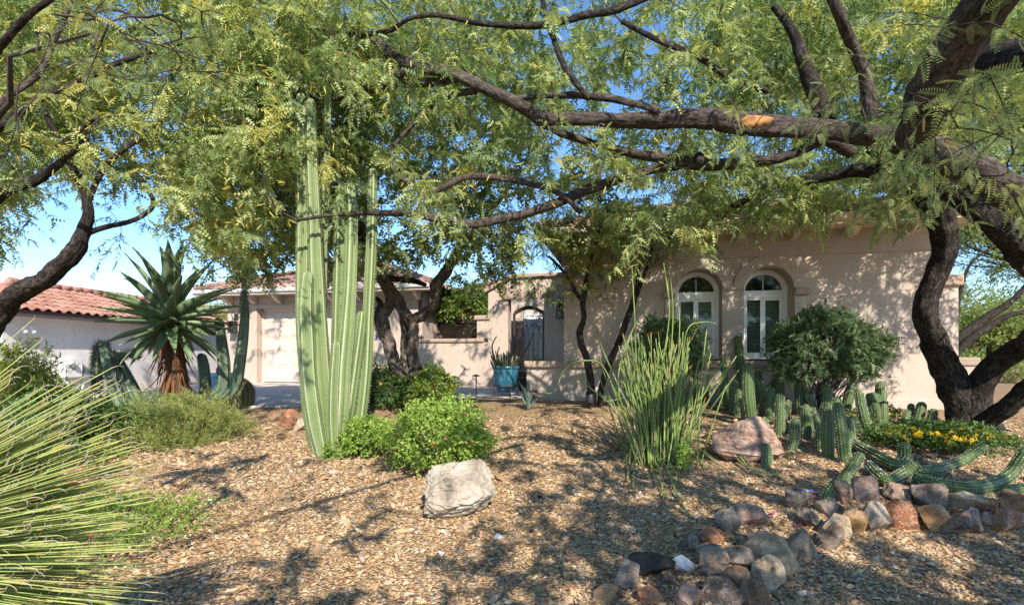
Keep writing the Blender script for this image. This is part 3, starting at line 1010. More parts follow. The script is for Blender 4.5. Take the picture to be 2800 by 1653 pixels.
for s in (-1, 1):
    for (cx_, cz_, r_, tn, st) in ((0.12, 1.80, 0.115, 1.4, -1.2), (0.30, 1.93, 0.10, 1.3, 1.9), (0.31, 1.72, 0.07, 1.2, 2.6), (0.10, 2.05, 0.07, 1.2, 0.4)):
        mb = MB(); gt(mb, scroll((gc + s * cx_, cz_), r_, tn, s, start=st), 0.011)
        mb.out('scroll', M['bronze'], gate)
    mb = MB(); gt(mb, catmull([(gc + s * 0.05, 0, 1.74), (gc + s * 0.2, 0, 1.80), (gc + s * 0.30, 0, 1.62), (gc + s * 0.36, 0, 1.45), (gc + s * 0.33, 0, 1.40)], 5), 0.011)
    mb.out('scroll', M['bronze'], gate)
    for (cx_, cz_, r_, st) in ((0.14, 0.53, 0.08, 2.0), (0.29, 0.52, 0.06, 0.3)):
        mb = MB(); gt(mb, scroll((gc + s * cx_, cz_), r_, 1.2, s, start=st), 0.010)
        mb.out('scroll', M['bronze'], gate)
# front door seen through the gate: white panelled door in the shade of the court
fd = hobj('front_door', HG, (gc - 0.36, gc + 0.36), (-1.90, -1.85), (0.05, 2.15), plain('door_white', (0.80, 0.83, 0.80), 0.4, 0.4, var=0.03))
mb = MB()
for s in (-1, 1): hbox(mb, HG, (gc + s * 0.42 - 0.04, gc + s * 0.42 + 0.04), (-1.90, -1.82), (0.0, 2.25))
hbox(mb, HG, (gc - 0.379, gc + 0.379), (-1.90, -1.82), (2.16, 2.25))
o = mb.out('door_frame', M['white'], fd, smooth=False); fix_normals(o)
hobj('door_lite', HG, (gc - 0.22, gc + 0.22), (-1.849, -1.842), (0.5, 1.95), plain('frosted_lite', (0.70, 0.75, 0.72), 0.25, 0.6, var=0.06, scale=3), parent=fd)
hobj('court_wall', HG, (oL - 0.6, eR), (-2.1, -1.91), (-0.2, 2.9), M['wall'])

# ---- rear court wall of the house, in shade, with a small arched window
hobj('court_wall', HG, (gR + 0.01, eL + 1.4), (-3.6, -3.4), (-0.2, 2.95), M['wall'])
hobj('court_return', HG, (eL + 0.02, eL + 0.2), (-3.39, -0.47), (-0.2, 2.35), M['wall'])
cw = a_at(OG, 1305, -3.4)
V = [(a, -3.385, z) for a, z in arch_outline(cw, 0.22, 1.0, 1.65, 12)]
pw_ = obj('court_window', HG(np.array(V)), [np.arange(len(V))[None]], M['dark_glass'], house, smooth=False)
V, Fq = arch_ring(cw, 0.215, 0.27, 1.65, -3.399, -3.36, 16)
o = obj('frame', HG(V), Fq, M['white'], pw_, smooth=False); fix_normals(o)
HC = lambda V: HG(np.asarray(V, float) - np.array([0, 3.42, 0]))
eave(HC, gR - 0.2, eL + 2.4, 0.62, 2.95)
wing_roof(HC, gR - 0.2, eL + 2.4, 0.62, 3.02, 4.0, M['tile_brown'], 'brown', 2)

# ------------------------------------------------------------------ court wall and low wing wall (things of their own)
cwall = thing('courtyard_wall', HG((gR + 1.0, 0, 0))[0], 'low tan stucco courtyard wall with rounded cap beside the entry', 'wall')
hobj('wall_body', HG, (gR + 0.003, eL - 0.004), (-0.2, -0.003), (-0.3, 1.27), M['wall'], parent=cwall)
hobj('cap', HG, (gR + 0.003, eL - 0.12), (-0.25, 0.055), (1.272, 1.385), M['trim'], parent=cwall, bev=0.03)
hobj('end_pier', HG, (eL - 0.34, eL - 0.004), (-0.45, 0.012), (1.387, 1.92), M['wall'], parent=cwall)
hobj('pier_cap', HG, (eL - 0.42, eL + 0.06), (-0.5, 0.07), (1.922, 2.06), M['trim'], parent=cwall, bev=0.03)

wL = a_at(OB, 1440)
lw = thing('planter_wall', HB(((wL + aL) / 2, 0, 0))[0], 'low tan stucco wall with cap between the blue pot and the house corner', 'wall')
hobj('wall_body', HB, (wL, aL - 0.003), (-0.3, -0.004), (-0.3, 0.64), M['wall'], parent=lw)
hobj('cap', HB, (wL - 0.05, aS - 0.004), (-0.34, 0.075), (0.642, 0.78), M['trim'], parent=lw, bev=0.03)
hobj('base_trim', HB, (wL - 0.02, aL - 0.012), (-0.003, 0.045), (-0.3, 0.12), M['wall'], parent=lw, bev=0.012)
# ------------------------------------------------------------------ neighbour's house (wall almost along the view)
NU = np.array([0.0767, 0.9971]); NN = np.array([0.9971, -0.0767])   # along the wall (away), outwards (towards the drive)
ON = np.array([-13.24, 13.3])
def HNf(V):
    V = np.asarray(V, float).reshape(-1, 3)
    xy = ON[None] + V[:, :1] * NU[None] + V[:, 1:2] * NN[None]
    return np.concatenate([xy, V[:, 2:]], 1)
nb = thing('neighbour_house', (*ON, -0.5), 'pale grey stucco neighbour house under a red clay tile roof', 'house')
ZN = 1.98
hobj('wall', HNf, (0, 11), (-4.0, 0), (-1.0, ZN), M['grey_wall'], parent=nb)
hobj('soffit', HNf, (-0.42, 11.4), (0.002, 0.36), (ZN - 0.05, ZN - 0.02), M['metal_white'], parent=nb)
hobj('fascia', HNf, (-0.45, 11.4), (0.361, 0.39), (ZN - 0.07, ZN + 0.10), plain('brown_fascia', (0.10, 0.07, 0.06), 0.7, 0.2), parent=nb)
hobj('soffit', HNf, (-0.45, -0.002), (-4.3, 0.0), (ZN - 0.05, ZN - 0.02), M['metal_white'], parent=nb)
hobj('fascia', HNf, (-0.48, -0.452), (-4.3, 0.39), (ZN - 0.07, ZN + 0.10), M['metal_white'], parent=nb)
def neighbour_roof():
    sl = 0.40; run = 2.45; z0 = ZN + 0.12
    A0, A1, B1 = -0.5, 11.4, 0.42
    P = {'fl': (A0, B1, z0), 'fr': (A1, B1, z0), 'bl': (A0, B1 - 2 * run, z0), 'br': (A1, B1 - 2 * run, z0), 'rl': (A0 + run, B1 - run, z0 + run * sl), 'rr': (A1, B1 - run, z0 + run * sl)}
    mb = MB()
    for f in (('fl', 'fr', 'rr', 'rl'), ('br', 'bl', 'rl', 'rr'), ('bl', 'fl', 'rl')):
        roof_plane_base(mb, HNf, [np.array(P[q]) - np.array([0, 0, 0.03]) for q in f])
    rf = mb.out('roof', M['tile_red'], nb, smooth=False)
    L = run * math.sqrt(1 + sl * sl); k = run / L
    back = np.array([-NN[0], -NN[1], sl]); along = np.array([NU[0], NU[1], 0])
    tiled_plane(rf, HNf(P['fl'])[0], along, back, A1 - A0, L, 0.30, 0.40, 8, M['tile_red'], 'red', trim_l=k, trim_r=0)
    out_ = np.array([NN[0], NN[1], 0])
    tiled_plane(rf, HNf(P['bl'])[0], out_, np.array([NU[0], NU[1], sl]), 2 * run, L, 0.30, 0.40, 0, M['tile_red'], 'red', trim_l=k, trim_r=k)
    for e in (('fl', 'rl'), ('rl', 'rr')):
        A, Bq = HNf(P[e[0]])[0], HNf(P[e[1]])[0]
        n_ = int(np.linalg.norm(Bq - A) / 0.38)
        for q in range(n_):
            mb = MB()
            mb.tube(np.array([A + (Bq - A) * (q / n_) + [0, 0, 0.07], A + (Bq - A) * ((q + 1.12) / n_) + [0, 0, 0.045]]), [0.11, 0.09], 10)
            mb.out('ridge_tile', M['tile_red'], rf)
neighbour_roof()
# flood lamp on that wall, twin heads
def flood_lamp():
    p = HNf((0.5, 0, 1.62))[0]
    o = thing('flood_lamp', p, 'white twin-head flood lamp mounted on the grey stucco wall', 'lamp')
    mb = MB(); mb.tube(HNf([(0.5, 0.0, 1.62), (0.5, 0.03, 1.62)]), 0.055, 14); mb.out('mounting_plate', M['metal_white'], o)
    for da, tilt in ((-0.08, -0.1), (0.12, 0.5)):
        mb = MB()
        q0 = np.array([0.5 + da * 0.3, 0.03, 1.63]); q1 = np.array([0.5 + da, 0.14, 1.64]); dr = np.array([tilt * 0.25, 0.35, -0.75]); dr /= np.linalg.norm(dr)
        mb.tube(HNf(catmull([q0, (q0 + q1) / 2 + [0, 0, 0.03], q1], 4)), 0.014, 8)
        mb.tube(HNf([q1 - dr * 0.05, q1, q1 + dr * 0.06, q1 + dr * 0.15]), [0.022, 0.038, 0.045, 0.06], 14)
        mb.out('lamp_head', M['white'], o)
flood_lamp()
def meter_box():
    a0 = 1.52
    o = thing('meter_box', HNf((a0, 0, 0.25))[0], 'pale grey electrical meter box with round meter on the neighbour wall', 'meter box')
    hobj('box_body', HNf, (a0, a0 + 0.55), (0.001, 0.20), (0.24, 0.80), M['metal_white'], parent=o, bev=0.012)
    hobj('lower_box', HNf, (a0 + 0.05, a0 + 0.30), (0.001, 0.14), (-0.05, 0.235), M['metal_white'], parent=o, bev=0.01)
    mb = MB(); mb.tube(HNf([(a0 + 0.13, 0.201, 0.68), (a0 + 0.13, 0.29, 0.68), (a0 + 0.13, 0.33, 0.68)]), [0.085, 0.085, 0.06], 18); mb.out('meter_dial', M['metal_white'], o)
    hobj('junction_box', HNf, (a0 + 0.62, a0 + 0.82), (0.001, 0.16), (0.36, 0.52), plain('green_box', (0.10, 0.20, 0.17), 0.5), parent=o, bev=0.012)
    mb = MB(); mb.tube(HNf(catmull([(a0 + 0.72, 0.08, 0.36), (a0 + 0.73, 0.07, 0.1), (a0 + 0.68, 0.06, -0.2), (a0 + 0.68, 0.05, -0.6)], 5)), 0.028, 10); mb.out('conduit', M['metal_white'], o)
    for k in (0.02, 0.53): hobj('hinge', HNf, (a0 + k - 0.01, a0 + k + 0.01), (0.201, 0.212), (0.4, 0.6), M['metal_white'], parent=o)
meter_box()

# ------------------------------------------------------------------ house across the drive, between aloe and garage
HFo = np.array([-19.5, 26.0])
def HFf(V):
    V = np.asarray(V, float).reshape(-1, 3)
    return np.concatenate([HFo[None] + V[:, :1] * np.array([[0.985, -0.17]]) + V[:, 1:2] * np.array([[-0.17, -0.985]]), V[:, 2:]], 1)
fh = thing('distant_house', (*HFo, -0.3), 'distant tan house with red tile roof and blinds in its window behind the aloe', 'house')
ac = 4.05
V = [(0, 0, -0.8), (7.0, 0, -0.8), (7.0, 0, 2.2), (0, 0, 2.2), (0, -5, -0.8), (7.0, -5, -0.8), (7.0, -5, 2.2), (0, -5, 2.2)]
o = obj('wall', HFf(np.array(V)), [np.array([[0, 1, 2, 3], [5, 4, 7, 6], [1, 5, 6, 2], [4, 0, 3, 7]])], M['wall'], fh, smooth=False)
wn = hobj('window', HFf, (ac - 0.62, ac + 0.62), (0.004, 0.06), (0.02, 1.32), M['white'], parent=fh)
hobj('pane', HFf, (ac - 0.52, ac - 0.03), (0.061, 0.07), (0.12, 1.22), M['dark_glass'], parent=wn)
hobj('pane', HFf, (ac + 0.03, ac + 0.52), (0.061, 0.07), (0.12, 1.22), M['dark_glass'], parent=wn)
mb = MB()
for z in np.arange(0.16, 1.2, 0.075): hbox(mb, HFf, (ac - 0.5, ac + 0.5), (0.071, 0.085), (z, z + 0.028))
o = mb.out('blind', M['metal_white'], wn, smooth=False, kind='stuff'); fix_normals(o)
def far_roof():
    z0, run, sl = 2.25, 2.9, 0.40
    mb = MB()
    pts = [(-0.5, 0.5, z0), (7.5, 0.5, z0), (7.5, 0.5 - run, z0 + run * sl), (-0.5, 0.5 - run, z0 + run * sl)]
    roof_plane_base(mb, HFf, [np.array(p) - [0, 0, 0.03] for p in pts])
    roof_plane_base(mb, HFf, [np.array(p) - [0, 0, 0.03] for p in [(-0.5, 0.5 - 2 * run, z0), (7.5, 0.5 - 2 * run, z0), (7.5, 0.5 - run, z0 + run * sl), (-0.5, 0.5 - run, z0 + run * sl)]])
    rf = mb.out('roof', M['tile_red'], fh, smooth=False)
    tiled_plane(rf, HFf(pts[0])[0], np.array([0.985, -0.17, 0]), np.array([0.17, 0.985, sl]), 8.0, run * 1.077, 0.30, 0.40, 0, M['tile_red'], 'red')
far_roof()

# low wall far behind the big tree
gw = thing('garden_wall', W(2640, 1030, 13.6), 'low stucco garden wall with cap behind the dark forked tree trunk', 'wall')
p0 = W(2480, 1000, 13.9); p1 = W(2672, 1000, 13.3)
def HGW(V):
    V = np.asarray(V, float).reshape(-1, 3); dr = (p1 - p0)[:2]; dr /= np.linalg.norm(dr); nn = np.array([dr[1], -dr[0]])
    return np.concatenate([p0[None, :2] + V[:, :1] * dr[None] + V[:, 1:2] * nn[None], V[:, 2:]], 1)
Lw = np.linalg.norm((p1 - p0)[:2])
hobj('wall_body', HGW, (0, Lw), (-0.2, 0), (-0.4, 0.62), M['wall'], parent=gw)
hobj('cap', HGW, (-0.03, Lw + 0.06), (-0.25, 0.05), (0.622, 0.84), M['trim'], parent=gw, bev=0.03)
# ------------------------------------------------------------------ foliage materials
M['mesq'] = leaf_mat('mesquite_leaf', [(0, (0.10, 0.155, 0.060)), (0.3, (0.235, 0.31, 0.125)), (0.6, (0.37, 0.43, 0.18)), (0.85, (0.50, 0.51, 0.19)), (1, (0.58, 0.50, 0.12))], 0.42, 0.5, 0.4, 1.3)
M['catkin'] = leaf_mat('yellow_catkin', [(0, (0.40, 0.36, 0.09)), (0.6, (0.54, 0.45, 0.10)), (1, (0.52, 0.37, 0.07))], 0.25, 0.8, 0.1, 1.2)
M['bark'] = bark_mat('mesquite_bark', (0.006, 0.005, 0.0045), (0.030, 0.024, 0.020), (0.110, 0.088, 0.073), 38, 1.0, 0.36)
M['bark_pale'] = bark_mat('weathered_bark', (0.018, 0.014, 0.012), (0.11, 0.086, 0.072), (0.27, 0.225, 0.19), 42, 1.0)
M['bark_smooth'] = bark_mat('smooth_grey_bark', (0.016, 0.012, 0.010), (0.070, 0.055, 0.046), (0.160, 0.130, 0.110), 30, 1.0, 0.45)
M['twig'] = plain('twig_bark', (0.065, 0.048, 0.038), 0.85, 0.2, var=0.35, scale=6)

def pinna(n, w, droop):
    """a feather leaf along +x, length 1: n pairs of leaflets as rhombs"""
    V = []; Fq = []
    for k in range(n):
        x = 0.10 + 0.88 * k / (n - 1)
        ww = 1.0 * w * (0.75 + 0.5 * math.sin(math.pi * min(1, (k + 1.5) / n))) * (0.72 if k == n - 1 else 1)
        g = 0.50 * 0.88 / (n - 1)
        z = -droop * x * x
        sl = 0.35 * ww
        V += [(x + sl, -ww, z - 0.10 * ww), (x + g, 0, z + 0.02), (x + sl, ww, z - 0.10 * ww), (x - g, 0, z + 0.02)]
        Fq.append((4 * k, 4 * k + 1, 4 * k + 2, 4 * k + 3))
    return np.array(V), [np.array(Fq)]

def pinna_fine(n, w, droop):
    """separate leaflets and a rachis, for leaves close to the camera"""
    V = []; Fq = []
    for k in range(n):
        x = 0.08 + 0.9 * k / (n - 1)
        ww = w * (0.7 + 0.5 * math.sin(math.pi * min(1, (k + 1.5) / n)))
        g = 0.30 * 0.9 / (n - 1); z = -droop * x * x
        for s in (-1, 1):
            b = len(V)
            V += [(x, 0.004 * s, z), (x + 0.10 * ww + g, 0.5 * ww * s, z + 0.01), (x + 0.28 * ww, ww * s, z - 0.05 * ww), (x + 0.10 * ww - g, 0.5 * ww * s, z + 0.01)]
            Fq.append((b, b + 1, b + 2, b + 3))
    b = len(V)
    for k in range(3):
        x = k / 2
        V += [(x, -0.006, -droop * x * x + 0.004), (x, 0.006, -droop * x * x + 0.004)]
    for k in range(2): Fq.append((b + 2 * k, b + 2 * k + 1, b + 2 * k + 3, b + 2 * k + 2))
    return np.array(V), [np.array(Fq)]

PIN = {'far': pinna(4, 0.18, 0.25), 'mid': pinna(5, 0.17, 0.3), 'near': pinna_fine(10, 0.165, 0.35), 'off': pinna(3, 0.30, 0.2), 'back': pinna(3, 0.22, 0.25)}

class Tree:
    def __init__(s, name, base, label, group=None, seed=1, cat='tree'):
        s.root = thing(name, base, label, cat, group)
        s.nodes = []; s.dirs = []; s.rad = []
        s.r = np.random.default_rng(seed)
        s.br = MB(); s.leaves = []; s.catk = []
    def limb(s, pts, name='limb', mat=None, sides=14, bark=(0.05, 9), seed=0, grow=True, world=False, end_taper=True):
        """pts: (px, py, depth, radius px)"""
        P = np.array([p[:3] if world else W(p[0], p[1], p[2]) for p in pts])
        R = np.array([p[3] if world else p[3] * p[2] / F for p in pts])
        PR = catmull(np.column_stack([P, R]), 8)
        P, R = PR[:, :3], np.maximum(PR[:, 3], 0.002)
        # resample so bark relief is even
        L = np.concatenate([[0], np.cumsum(np.linalg.norm(np.diff(P, axis=0), axis=1))])
        n = max(8, int(L[-1] / max(0.05, min(0.12, R.mean() * 0.6))))
        t = np.linspace(0, L[-1], n)
        P = np.stack([np.interp(t, L, P[:, k]) for k in range(3)], -1); R = np.interp(t, L, R)
        w_ = s.r.normal(0, 1, (n, 3)); k5 = np.ones(5) / 5
        w_ = np.stack([np.convolve(w_[:, k], k5, 'same') for k in range(3)], -1)
        w_[0] = 0
        P = P + w_ * R[:, None] * 0.10
        V, f, uv, _ = tube(P, R, sides, rad=bark_rad(bark[0], bark[1], seed + 11))
        obj(name, V, f, mat or M['bark'], s.root, True, uv=uv)
        if grow:
            s.add_nodes(P, R)
        return P
    def add_nodes(s, P, R):
        T = np.gradient(P, axis=0); T /= np.linalg.norm(T, axis=1)[:, None] + 1e-9
        s.nodes.append(P); s.dirs.append(T); s.rad.append(np.broadcast_to(R, (len(P),)))
    def grow(s, att, kind, twig=True, maxlen=2.6, leaf_n=(3, 5), size=0.085, tmean=0.42, yellow=None, len_tw=(0.22, 0.5)):
        """branches reach out to the attractor points, each ends in a spray of leaves"""
        nod = np.concatenate(s.nodes); dr = np.concatenate(s.dirs); rd = np.concatenate(s.rad)
        cap_ = len(nod) + len(att) * 5 + 10
        N_ = np.zeros((cap_, 3)); D_ = np.zeros((cap_, 3)); R_ = np.zeros(cap_)
        m_ = len(nod); N_[:m_] = nod; D_[:m_] = dr; R_[:m_] = rd
        d0 = np.array([np.min(np.sum((nod - a) ** 2, 1)) for a in att])
        order = np.argsort(d0)
        kinds = kind if isinstance(kind, (list, np.ndarray)) else [kind] * len(att)
        for q in order:
            a = att[q]
            dist2 = np.sum((N_[:m_] - a) ** 2, 1) * (1 + 0.8 * (N_[:m_, 2] > a[2] + 0.5))
            k = int(np.argmin(dist2)); L = math.sqrt(np.sum((N_[k] - a) ** 2))
            if L > maxlen: continue
            p0 = N_[k]; d = a - p0
            side = s.r.normal(0, 0.16, 3) * L
            c = p0 + D_[k] * L * 0.3 + d * 0.25 + side + np.array([0, 0, 0.10 * L])
            t = np.linspace(0, 1, 5)[:, None]
            P = p0 * (1 - t) ** 2 + 2 * c * t * (1 - t) + a * t ** 2
            P[1:4] += s.r.normal(0, 0.035 * L, (3, 3))
            r0 = min(R_[k] * 0.75, 0.0055 + 0.0115 * L); r0 = max(r0, 0.0036)
            R = np.linspace(r0, 0.0030, 5)
            if twig: s.br.tube(P, R, 4, cap=False)
            T = np.gradient(P, axis=0); T /= np.linalg.norm(T, axis=1)[:, None] + 1e-9
            N_[m_:m_ + 4] = P[1:]; D_[m_:m_ + 4] = T[1:]; R_[m_:m_ + 4] = R[1:]; m_ += 4
            s.spray(a, T[-1], kinds[q], leaf_n, size, tmean, len_tw, twig)
            # a few leaves along the branch as well
        return s
    def spray(s, a, d, kind, leaf_n, size, tmean, len_tw, twig=True):
        r = s.r
        ctint = np.clip(tmean + r.normal(0, 0.19), 0, 0.92)
        for _ in range(r.integers(*leaf_n)):
            dd = d * 0.7 + r.normal(0, 0.62, 3); dd[2] -= 0.12; dd /= np.linalg.norm(dd)
            L = r.uniform(*len_tw)
            st = a - d * r.uniform(0, 0.15)
            t = np.linspace(0, 1, 3)[:, None]
            P = st + dd * L * t + np.array([0, 0, -0.22 * L]) * t ** 2 + r.normal(0, 0.02, 3) * t
            if twig: s.br.tube(P, [0.0034, 0.0024, 0.0012], 3, cap=False)
            n = max(3, int(L / 0.042))
            tt = np.linspace(0.12, 1.0, n)
            pos = np.stack([np.interp(tt, t[:, 0], P[:, c]) for c in range(3)], -1)
            td = P[-1] - P[0]; td = td / np.linalg.norm(td)
            sd = np.cross(td, [0, 0, 1.0]); sd /= np.linalg.norm(sd) + 1e-9
            sg = np.where(np.arange(n) % 2, 1.0, -1.0)[:, None]
            for half in (-1, 1):     # each leaf is a pair of feathers
                D = td[None] * 0.35 + sd[None] * sg * 0.7 + r.normal(0, 0.42, (n, 3)) + np.array([0, 0, -0.35])
                D += half * 0.35 * np.cross(D, [0, 0, 1.0])
                D /= np.linalg.norm(D, axis=1)[:, None]
                s.leaves.append((kind, pos, D, size * r.uniform(0.65, 1.2, n), np.clip(ctint + r.normal(0, 0.10, n), 0, 1), r.normal(0, 0.7, n)))
    def catkins(s, pts, tint=None):
        for p in pts:
            d = s.r.normal(0, 0.6, 3) + np.array([0, 0, -0.6]); d /= np.linalg.norm(d)
            L = s.r.uniform(0.05, 0.10)
            s.catk.append((p, d, L))
    def finish(s, mat=None, crown='crown', bmat=None):
        mat = mat or M['mesq']
        if s.br.n: s.br.out('branches', bmat or M['twig'], s.root, kind='stuff')
        Vs, Fs, Ts, off = [], [], [], 0
        for kind in PIN:
            L = [l for l in s.leaves if l[0] == kind]
            if not L: continue
            pos = np.concatenate([l[1] for l in L]); D = np.concatenate([l[2] for l in L]); sz = np.concatenate([l[3] for l in L])
            ti = np.concatenate([l[4] for l in L]); ro = np.concatenate([l[5] for l in L])
            V, Fc, T = scatter(PIN[kind][0], PIN[kind][1], pos, rotmats(D, ro), sz, ti)
            Vs.append(V); Fs.append(Fc[0] + off); Ts.append(T); off += len(V)
        if Vs: obj(crown, np.concatenate(Vs), [np.concatenate(Fs)], mat, s.root, False, tint=np.concatenate(Ts), kind='stuff')
        if s.catk:
            mb = MB()
            for p, d, L in s.catk:
                P = np.array([p, p + d * L * 0.5 + [0, 0, -0.004], p + d * L])
                mb.tube(P, [0.004, 0.0075, 0.003], 4, tint=s.r.random(), cap=False)
            mb.out('catkins', M['catkin'], s.root, kind='stuff')
        print(s.root.name, 'pinnae', sum(len(l[1]) for l in s.leaves), 'nodes', sum(map(len, s.nodes)))

def bound(px, table):
    return np.interp(px, [t[0] for t in table], [t[1] for t in table])

def sample(n, r, pxr, pyr, dr, table=None, power=1.0, soft=35, reject=None):
    out = []
    while len(out) < n:
        px = r.uniform(*pxr); py = r.uniform(*pyr); d = dr[0] + (dr[1] - dr[0]) * r.random() ** power
        if table is not None and py > bound(px, table) + r.normal(0, soft): continue
        if reject is not None and reject(px, py, d, r): continue
        out.append((px, py, d))
    return np.array(out)
SUNV = np.array(SUN_DIR)
# places the photo shows in full sun: the crowns leave gaps along the rays that reach them
LIT = [((-2.3, 2.1, 0.25), 0.95, 0.93), ((-1.6, 5.2, -0.4), 1.25, 0.68), ((-0.6, 4.5, -0.5), 0.8, 0.6), ((-2.2, 6.9, -0.3), 0.9, 0.6),
       ((-1.0, 6.6, 0.0), 0.65, 0.85), ((-2.3, 6.5, 1.0), 1.0, 0.65), ((-5.6, 6.4, 0.0), 1.0, 0.7), ((-4.5, 7.0, 0.0), 0.9, 0.85),
       ((-5.6, 8.4, 1.4), 1.0, 0.78), ((5.0, 8.3, 1.1), 0.7, 0.45), ((-2.4, 17.0, 1.7), 1.2, 0.8), ((-7.0, 16.5, 1.2), 1.9, 0.93), ((-4.6, 16.0, 1.2), 1.4, 0.9), ((-9.0, 16.6, 1.2), 1.2, 0.9), ((-13.0, 15.0, 1.0), 2.2, 0.9),
       ((-7.2, 7.6, 0.2), 0.9, 0.7), ((-0.3, 15.0, 1.8), 2.0, 0.93), ((-0.1, 11.4, 0.4), 0.6, 0.8), ((-2.5, 15.5, 1.0), 1.3, 0.5), ((1.6, 5.9, 0.7), 0.6, 0.6), ((-3.4, 4.6, -0.4), 0.9, 0.7), ((0.3, 5.2, -0.3), 0.8, 0.55),
       ((1.5, 7.5, -0.1), 1.0, 0.5), ((3.2, 5.0, -0.2), 0.9, 0.5), ((2.6, 4.0, -0.4), 0.7, 0.45), ((0.8, 3.6, -0.5), 0.6, 0.4), ((5.0, 6.5, 0.0), 1.2, 0.45), ((4.5, 9.2, 1.2), 1.2, 0.3), ((2.5, 9.8, 1.6), 1.0, 0.4)]
def sunny(p, r):
    for c, rad, pr in LIT:
        v = p - np.array(c); t = v @ SUNV
        if t > 0 and np.sum((v - t * SUNV) ** 2) < rad * rad and r.random() < pr: return True
    return False
def toW(S, r=None):
    P = np.array([W(*q) for q in S])
    if r is None: return P
    return P[[not sunny(p, r) for p in P]]

# ================================================================== the big mesquite with the forked dark trunk
tb = G(2650, 1166)
T1 = Tree('mesquite_tree', tb, 'large mesquite with dark forked trunk whose limbs arch over the whole yard', seed=3)
def DSP(*pts):   # points given on the 2514-wide view of the photo
    return [(x * 1.1138, y * 1.1138, d, r * 0.97) for x, y, d, r in pts]
T1.limb(DSP((2368, 1062, 6.85, 40), (2358, 985, 6.85, 37), (2325, 900, 6.8, 33), (2287, 820, 6.7, 31), (2272, 755, 6.6, 30), (2294, 690, 6.5, 29), (2318, 620, 6.35, 29), (2312, 545, 6.2, 31), (2285, 480, 6.0, 32), (2225, 415, 5.8, 34), (2160, 352, 5.5, 34)), 'trunk', sides=44, bark=(0.075, 9), seed=1)
T1.limb(DSP((2378, 1058, 6.8, 38), (2392, 985, 6.75, 34), (2425, 915, 6.6, 29), (2475, 870, 6.4, 30), (2530, 838, 6.1, 33), (2580, 780, 5.8, 36), (2575, 690, 5.5, 36), (2515, 625, 5.3, 36), (2440, 545, 5.3, 36), (2370, 478, 5.4, 38), (2290, 415, 5.5, 36), (2200, 355, 5.5, 34)), 'trunk', sides=44, bark=(0.065, 9), seed=2)
T1.limb(DSP((2375, 1080, 6.7, 30), (2440, 1020, 6.3, 26), (2530, 950, 5.9, 25), (2640, 880, 5.5, 25), (2760, 760, 5.2, 24)), 'trunk', sides=36, bark=(0.07, 9), seed=3)
T1.limb(DSP((2590, 545, 4.6, 42), (2514, 487, 4.7, 42), (2400, 425, 4.8, 40), (2310, 378, 4.95, 38), (2230, 352, 5.1, 36), (2140, 330, 5.2, 31), (2000, 318, 5.3, 28), (1860, 305, 5.4, 28), (1700, 293, 5.5, 24), (1560, 295, 5.6, 21), (1400, 292, 5.7, 19), (1318, 289, 5.75, 20)), 'limb', mat=M['bark_smooth'], sides=32, bark=(0.060, 8), seed=4)
T1.limb([(1480, 330, 5.75, 18), (1413, 283, 5.8, 18), (1319, 236, 5.9, 17), (1225, 198, 6.0, 16), (1130, 175, 6.1, 15), (1078, 156, 6.2, 15), (1022, 113, 6.3, 13), (979, 90, 6.35, 11), (913, 85, 6.4, 9), (824, 61, 6.5, 7), (740, 20, 6.6, 5)], 'limb', sides=18, mat=M['bark_smooth'], bark=(0.04, 8), seed=5)
T1.limb([(2330, 420, 5.6, 17), (2255, 384, 5.6, 15), (2190, 410, 5.7, 14), (2100, 439, 5.8, 14), (1966, 448, 5.9, 14), (1824, 434, 6.0, 13), (1730, 420, 6.1, 12), (1636, 396, 6.1, 11), (1532, 363, 6.0, 11), (1480, 340, 5.9, 9)], 'limb', sides=14, mat=M['bark_smooth'], bark=(0.04, 8), seed=6)
T1.limb([(2080, 445, 5.9, 12), (1960, 455, 6.1, 12), (1850, 455, 6.3, 12), (1730, 476, 6.4, 12), (1660, 500, 6.5, 12), (1584, 528, 6.5, 13), (1507, 561, 6.5, 13), (1413, 590, 6.5, 13), (1272, 613, 6.5, 12), (1130, 585, 6.4, 9), (941, 585, 6.1, 6), (800, 604, 5.9, 4)], 'limb', sides=12, mat=M['bark_smooth'], bark=(0.05, 8), seed=7)
T1.limb([(2400, 470, 5.9, 20), (2330, 470, 6.1, 15), (2259, 486, 6.3, 13), (2141, 500, 6.6, 12), (2100, 515, 6.8, 12), (2013, 561, 7.1, 11), (1928, 618, 7.4, 11), (1880, 640, 7.5, 10), (1800, 648, 7.6, 9), (1715, 668, 7.7, 6)], 'limb', sides=12, bark=(0.07, 8), seed=8)
T1.limb([(1840, -40, 5.2, 10), (1696, 24, 5.3, 10), (1602, 42, 5.4, 9), (1460, 71, 5.5, 9), (1330, 66, 5.6, 8), (1230, 47, 5.7, 7), (1177, 42, 5.7, 7), (1120, 52, 5.8, 6), (1064, 85, 5.9, 6), (990, 95, 6.0, 6)], 'limb', sides=10, seed=9)
T1.limb([(2385, 330, 5.0, 20), (2377, 302, 5.0, 17), (2368, 212, 5.0, 17), (2330, 118, 4.9, 16), (2292, 38, 4.7, 15), (2240, -80, 4.5, 14), (2150, -260, 4.3, 12)], 'limb', sides=14, mat=M['bark_smooth'], bark=(0.04, 7), seed=10)
T1.limb([(2260, 340, 5.4, 24), (2245, 292, 5.5, 22), (2203, 189, 5.6, 18), (2174, 94, 5.7, 14), (2127, 30, 5.8, 11), (2060, -60, 5.9, 9)], 'limb', sides=12, seed=11)
T1.limb([(2500, 380, 3.6, 40), (2542, 258, 2.9, 62), (2592, 175, 2.7, 66), (2660, 70, 2.5, 66), (2735, -40, 2.3, 66), (2830, -220, 2.1, 64), (2800, -520, 1.9, 60)], 'limb', sides=22, mat=M['bark_smooth'], bark=(0.035, 6), seed=12)
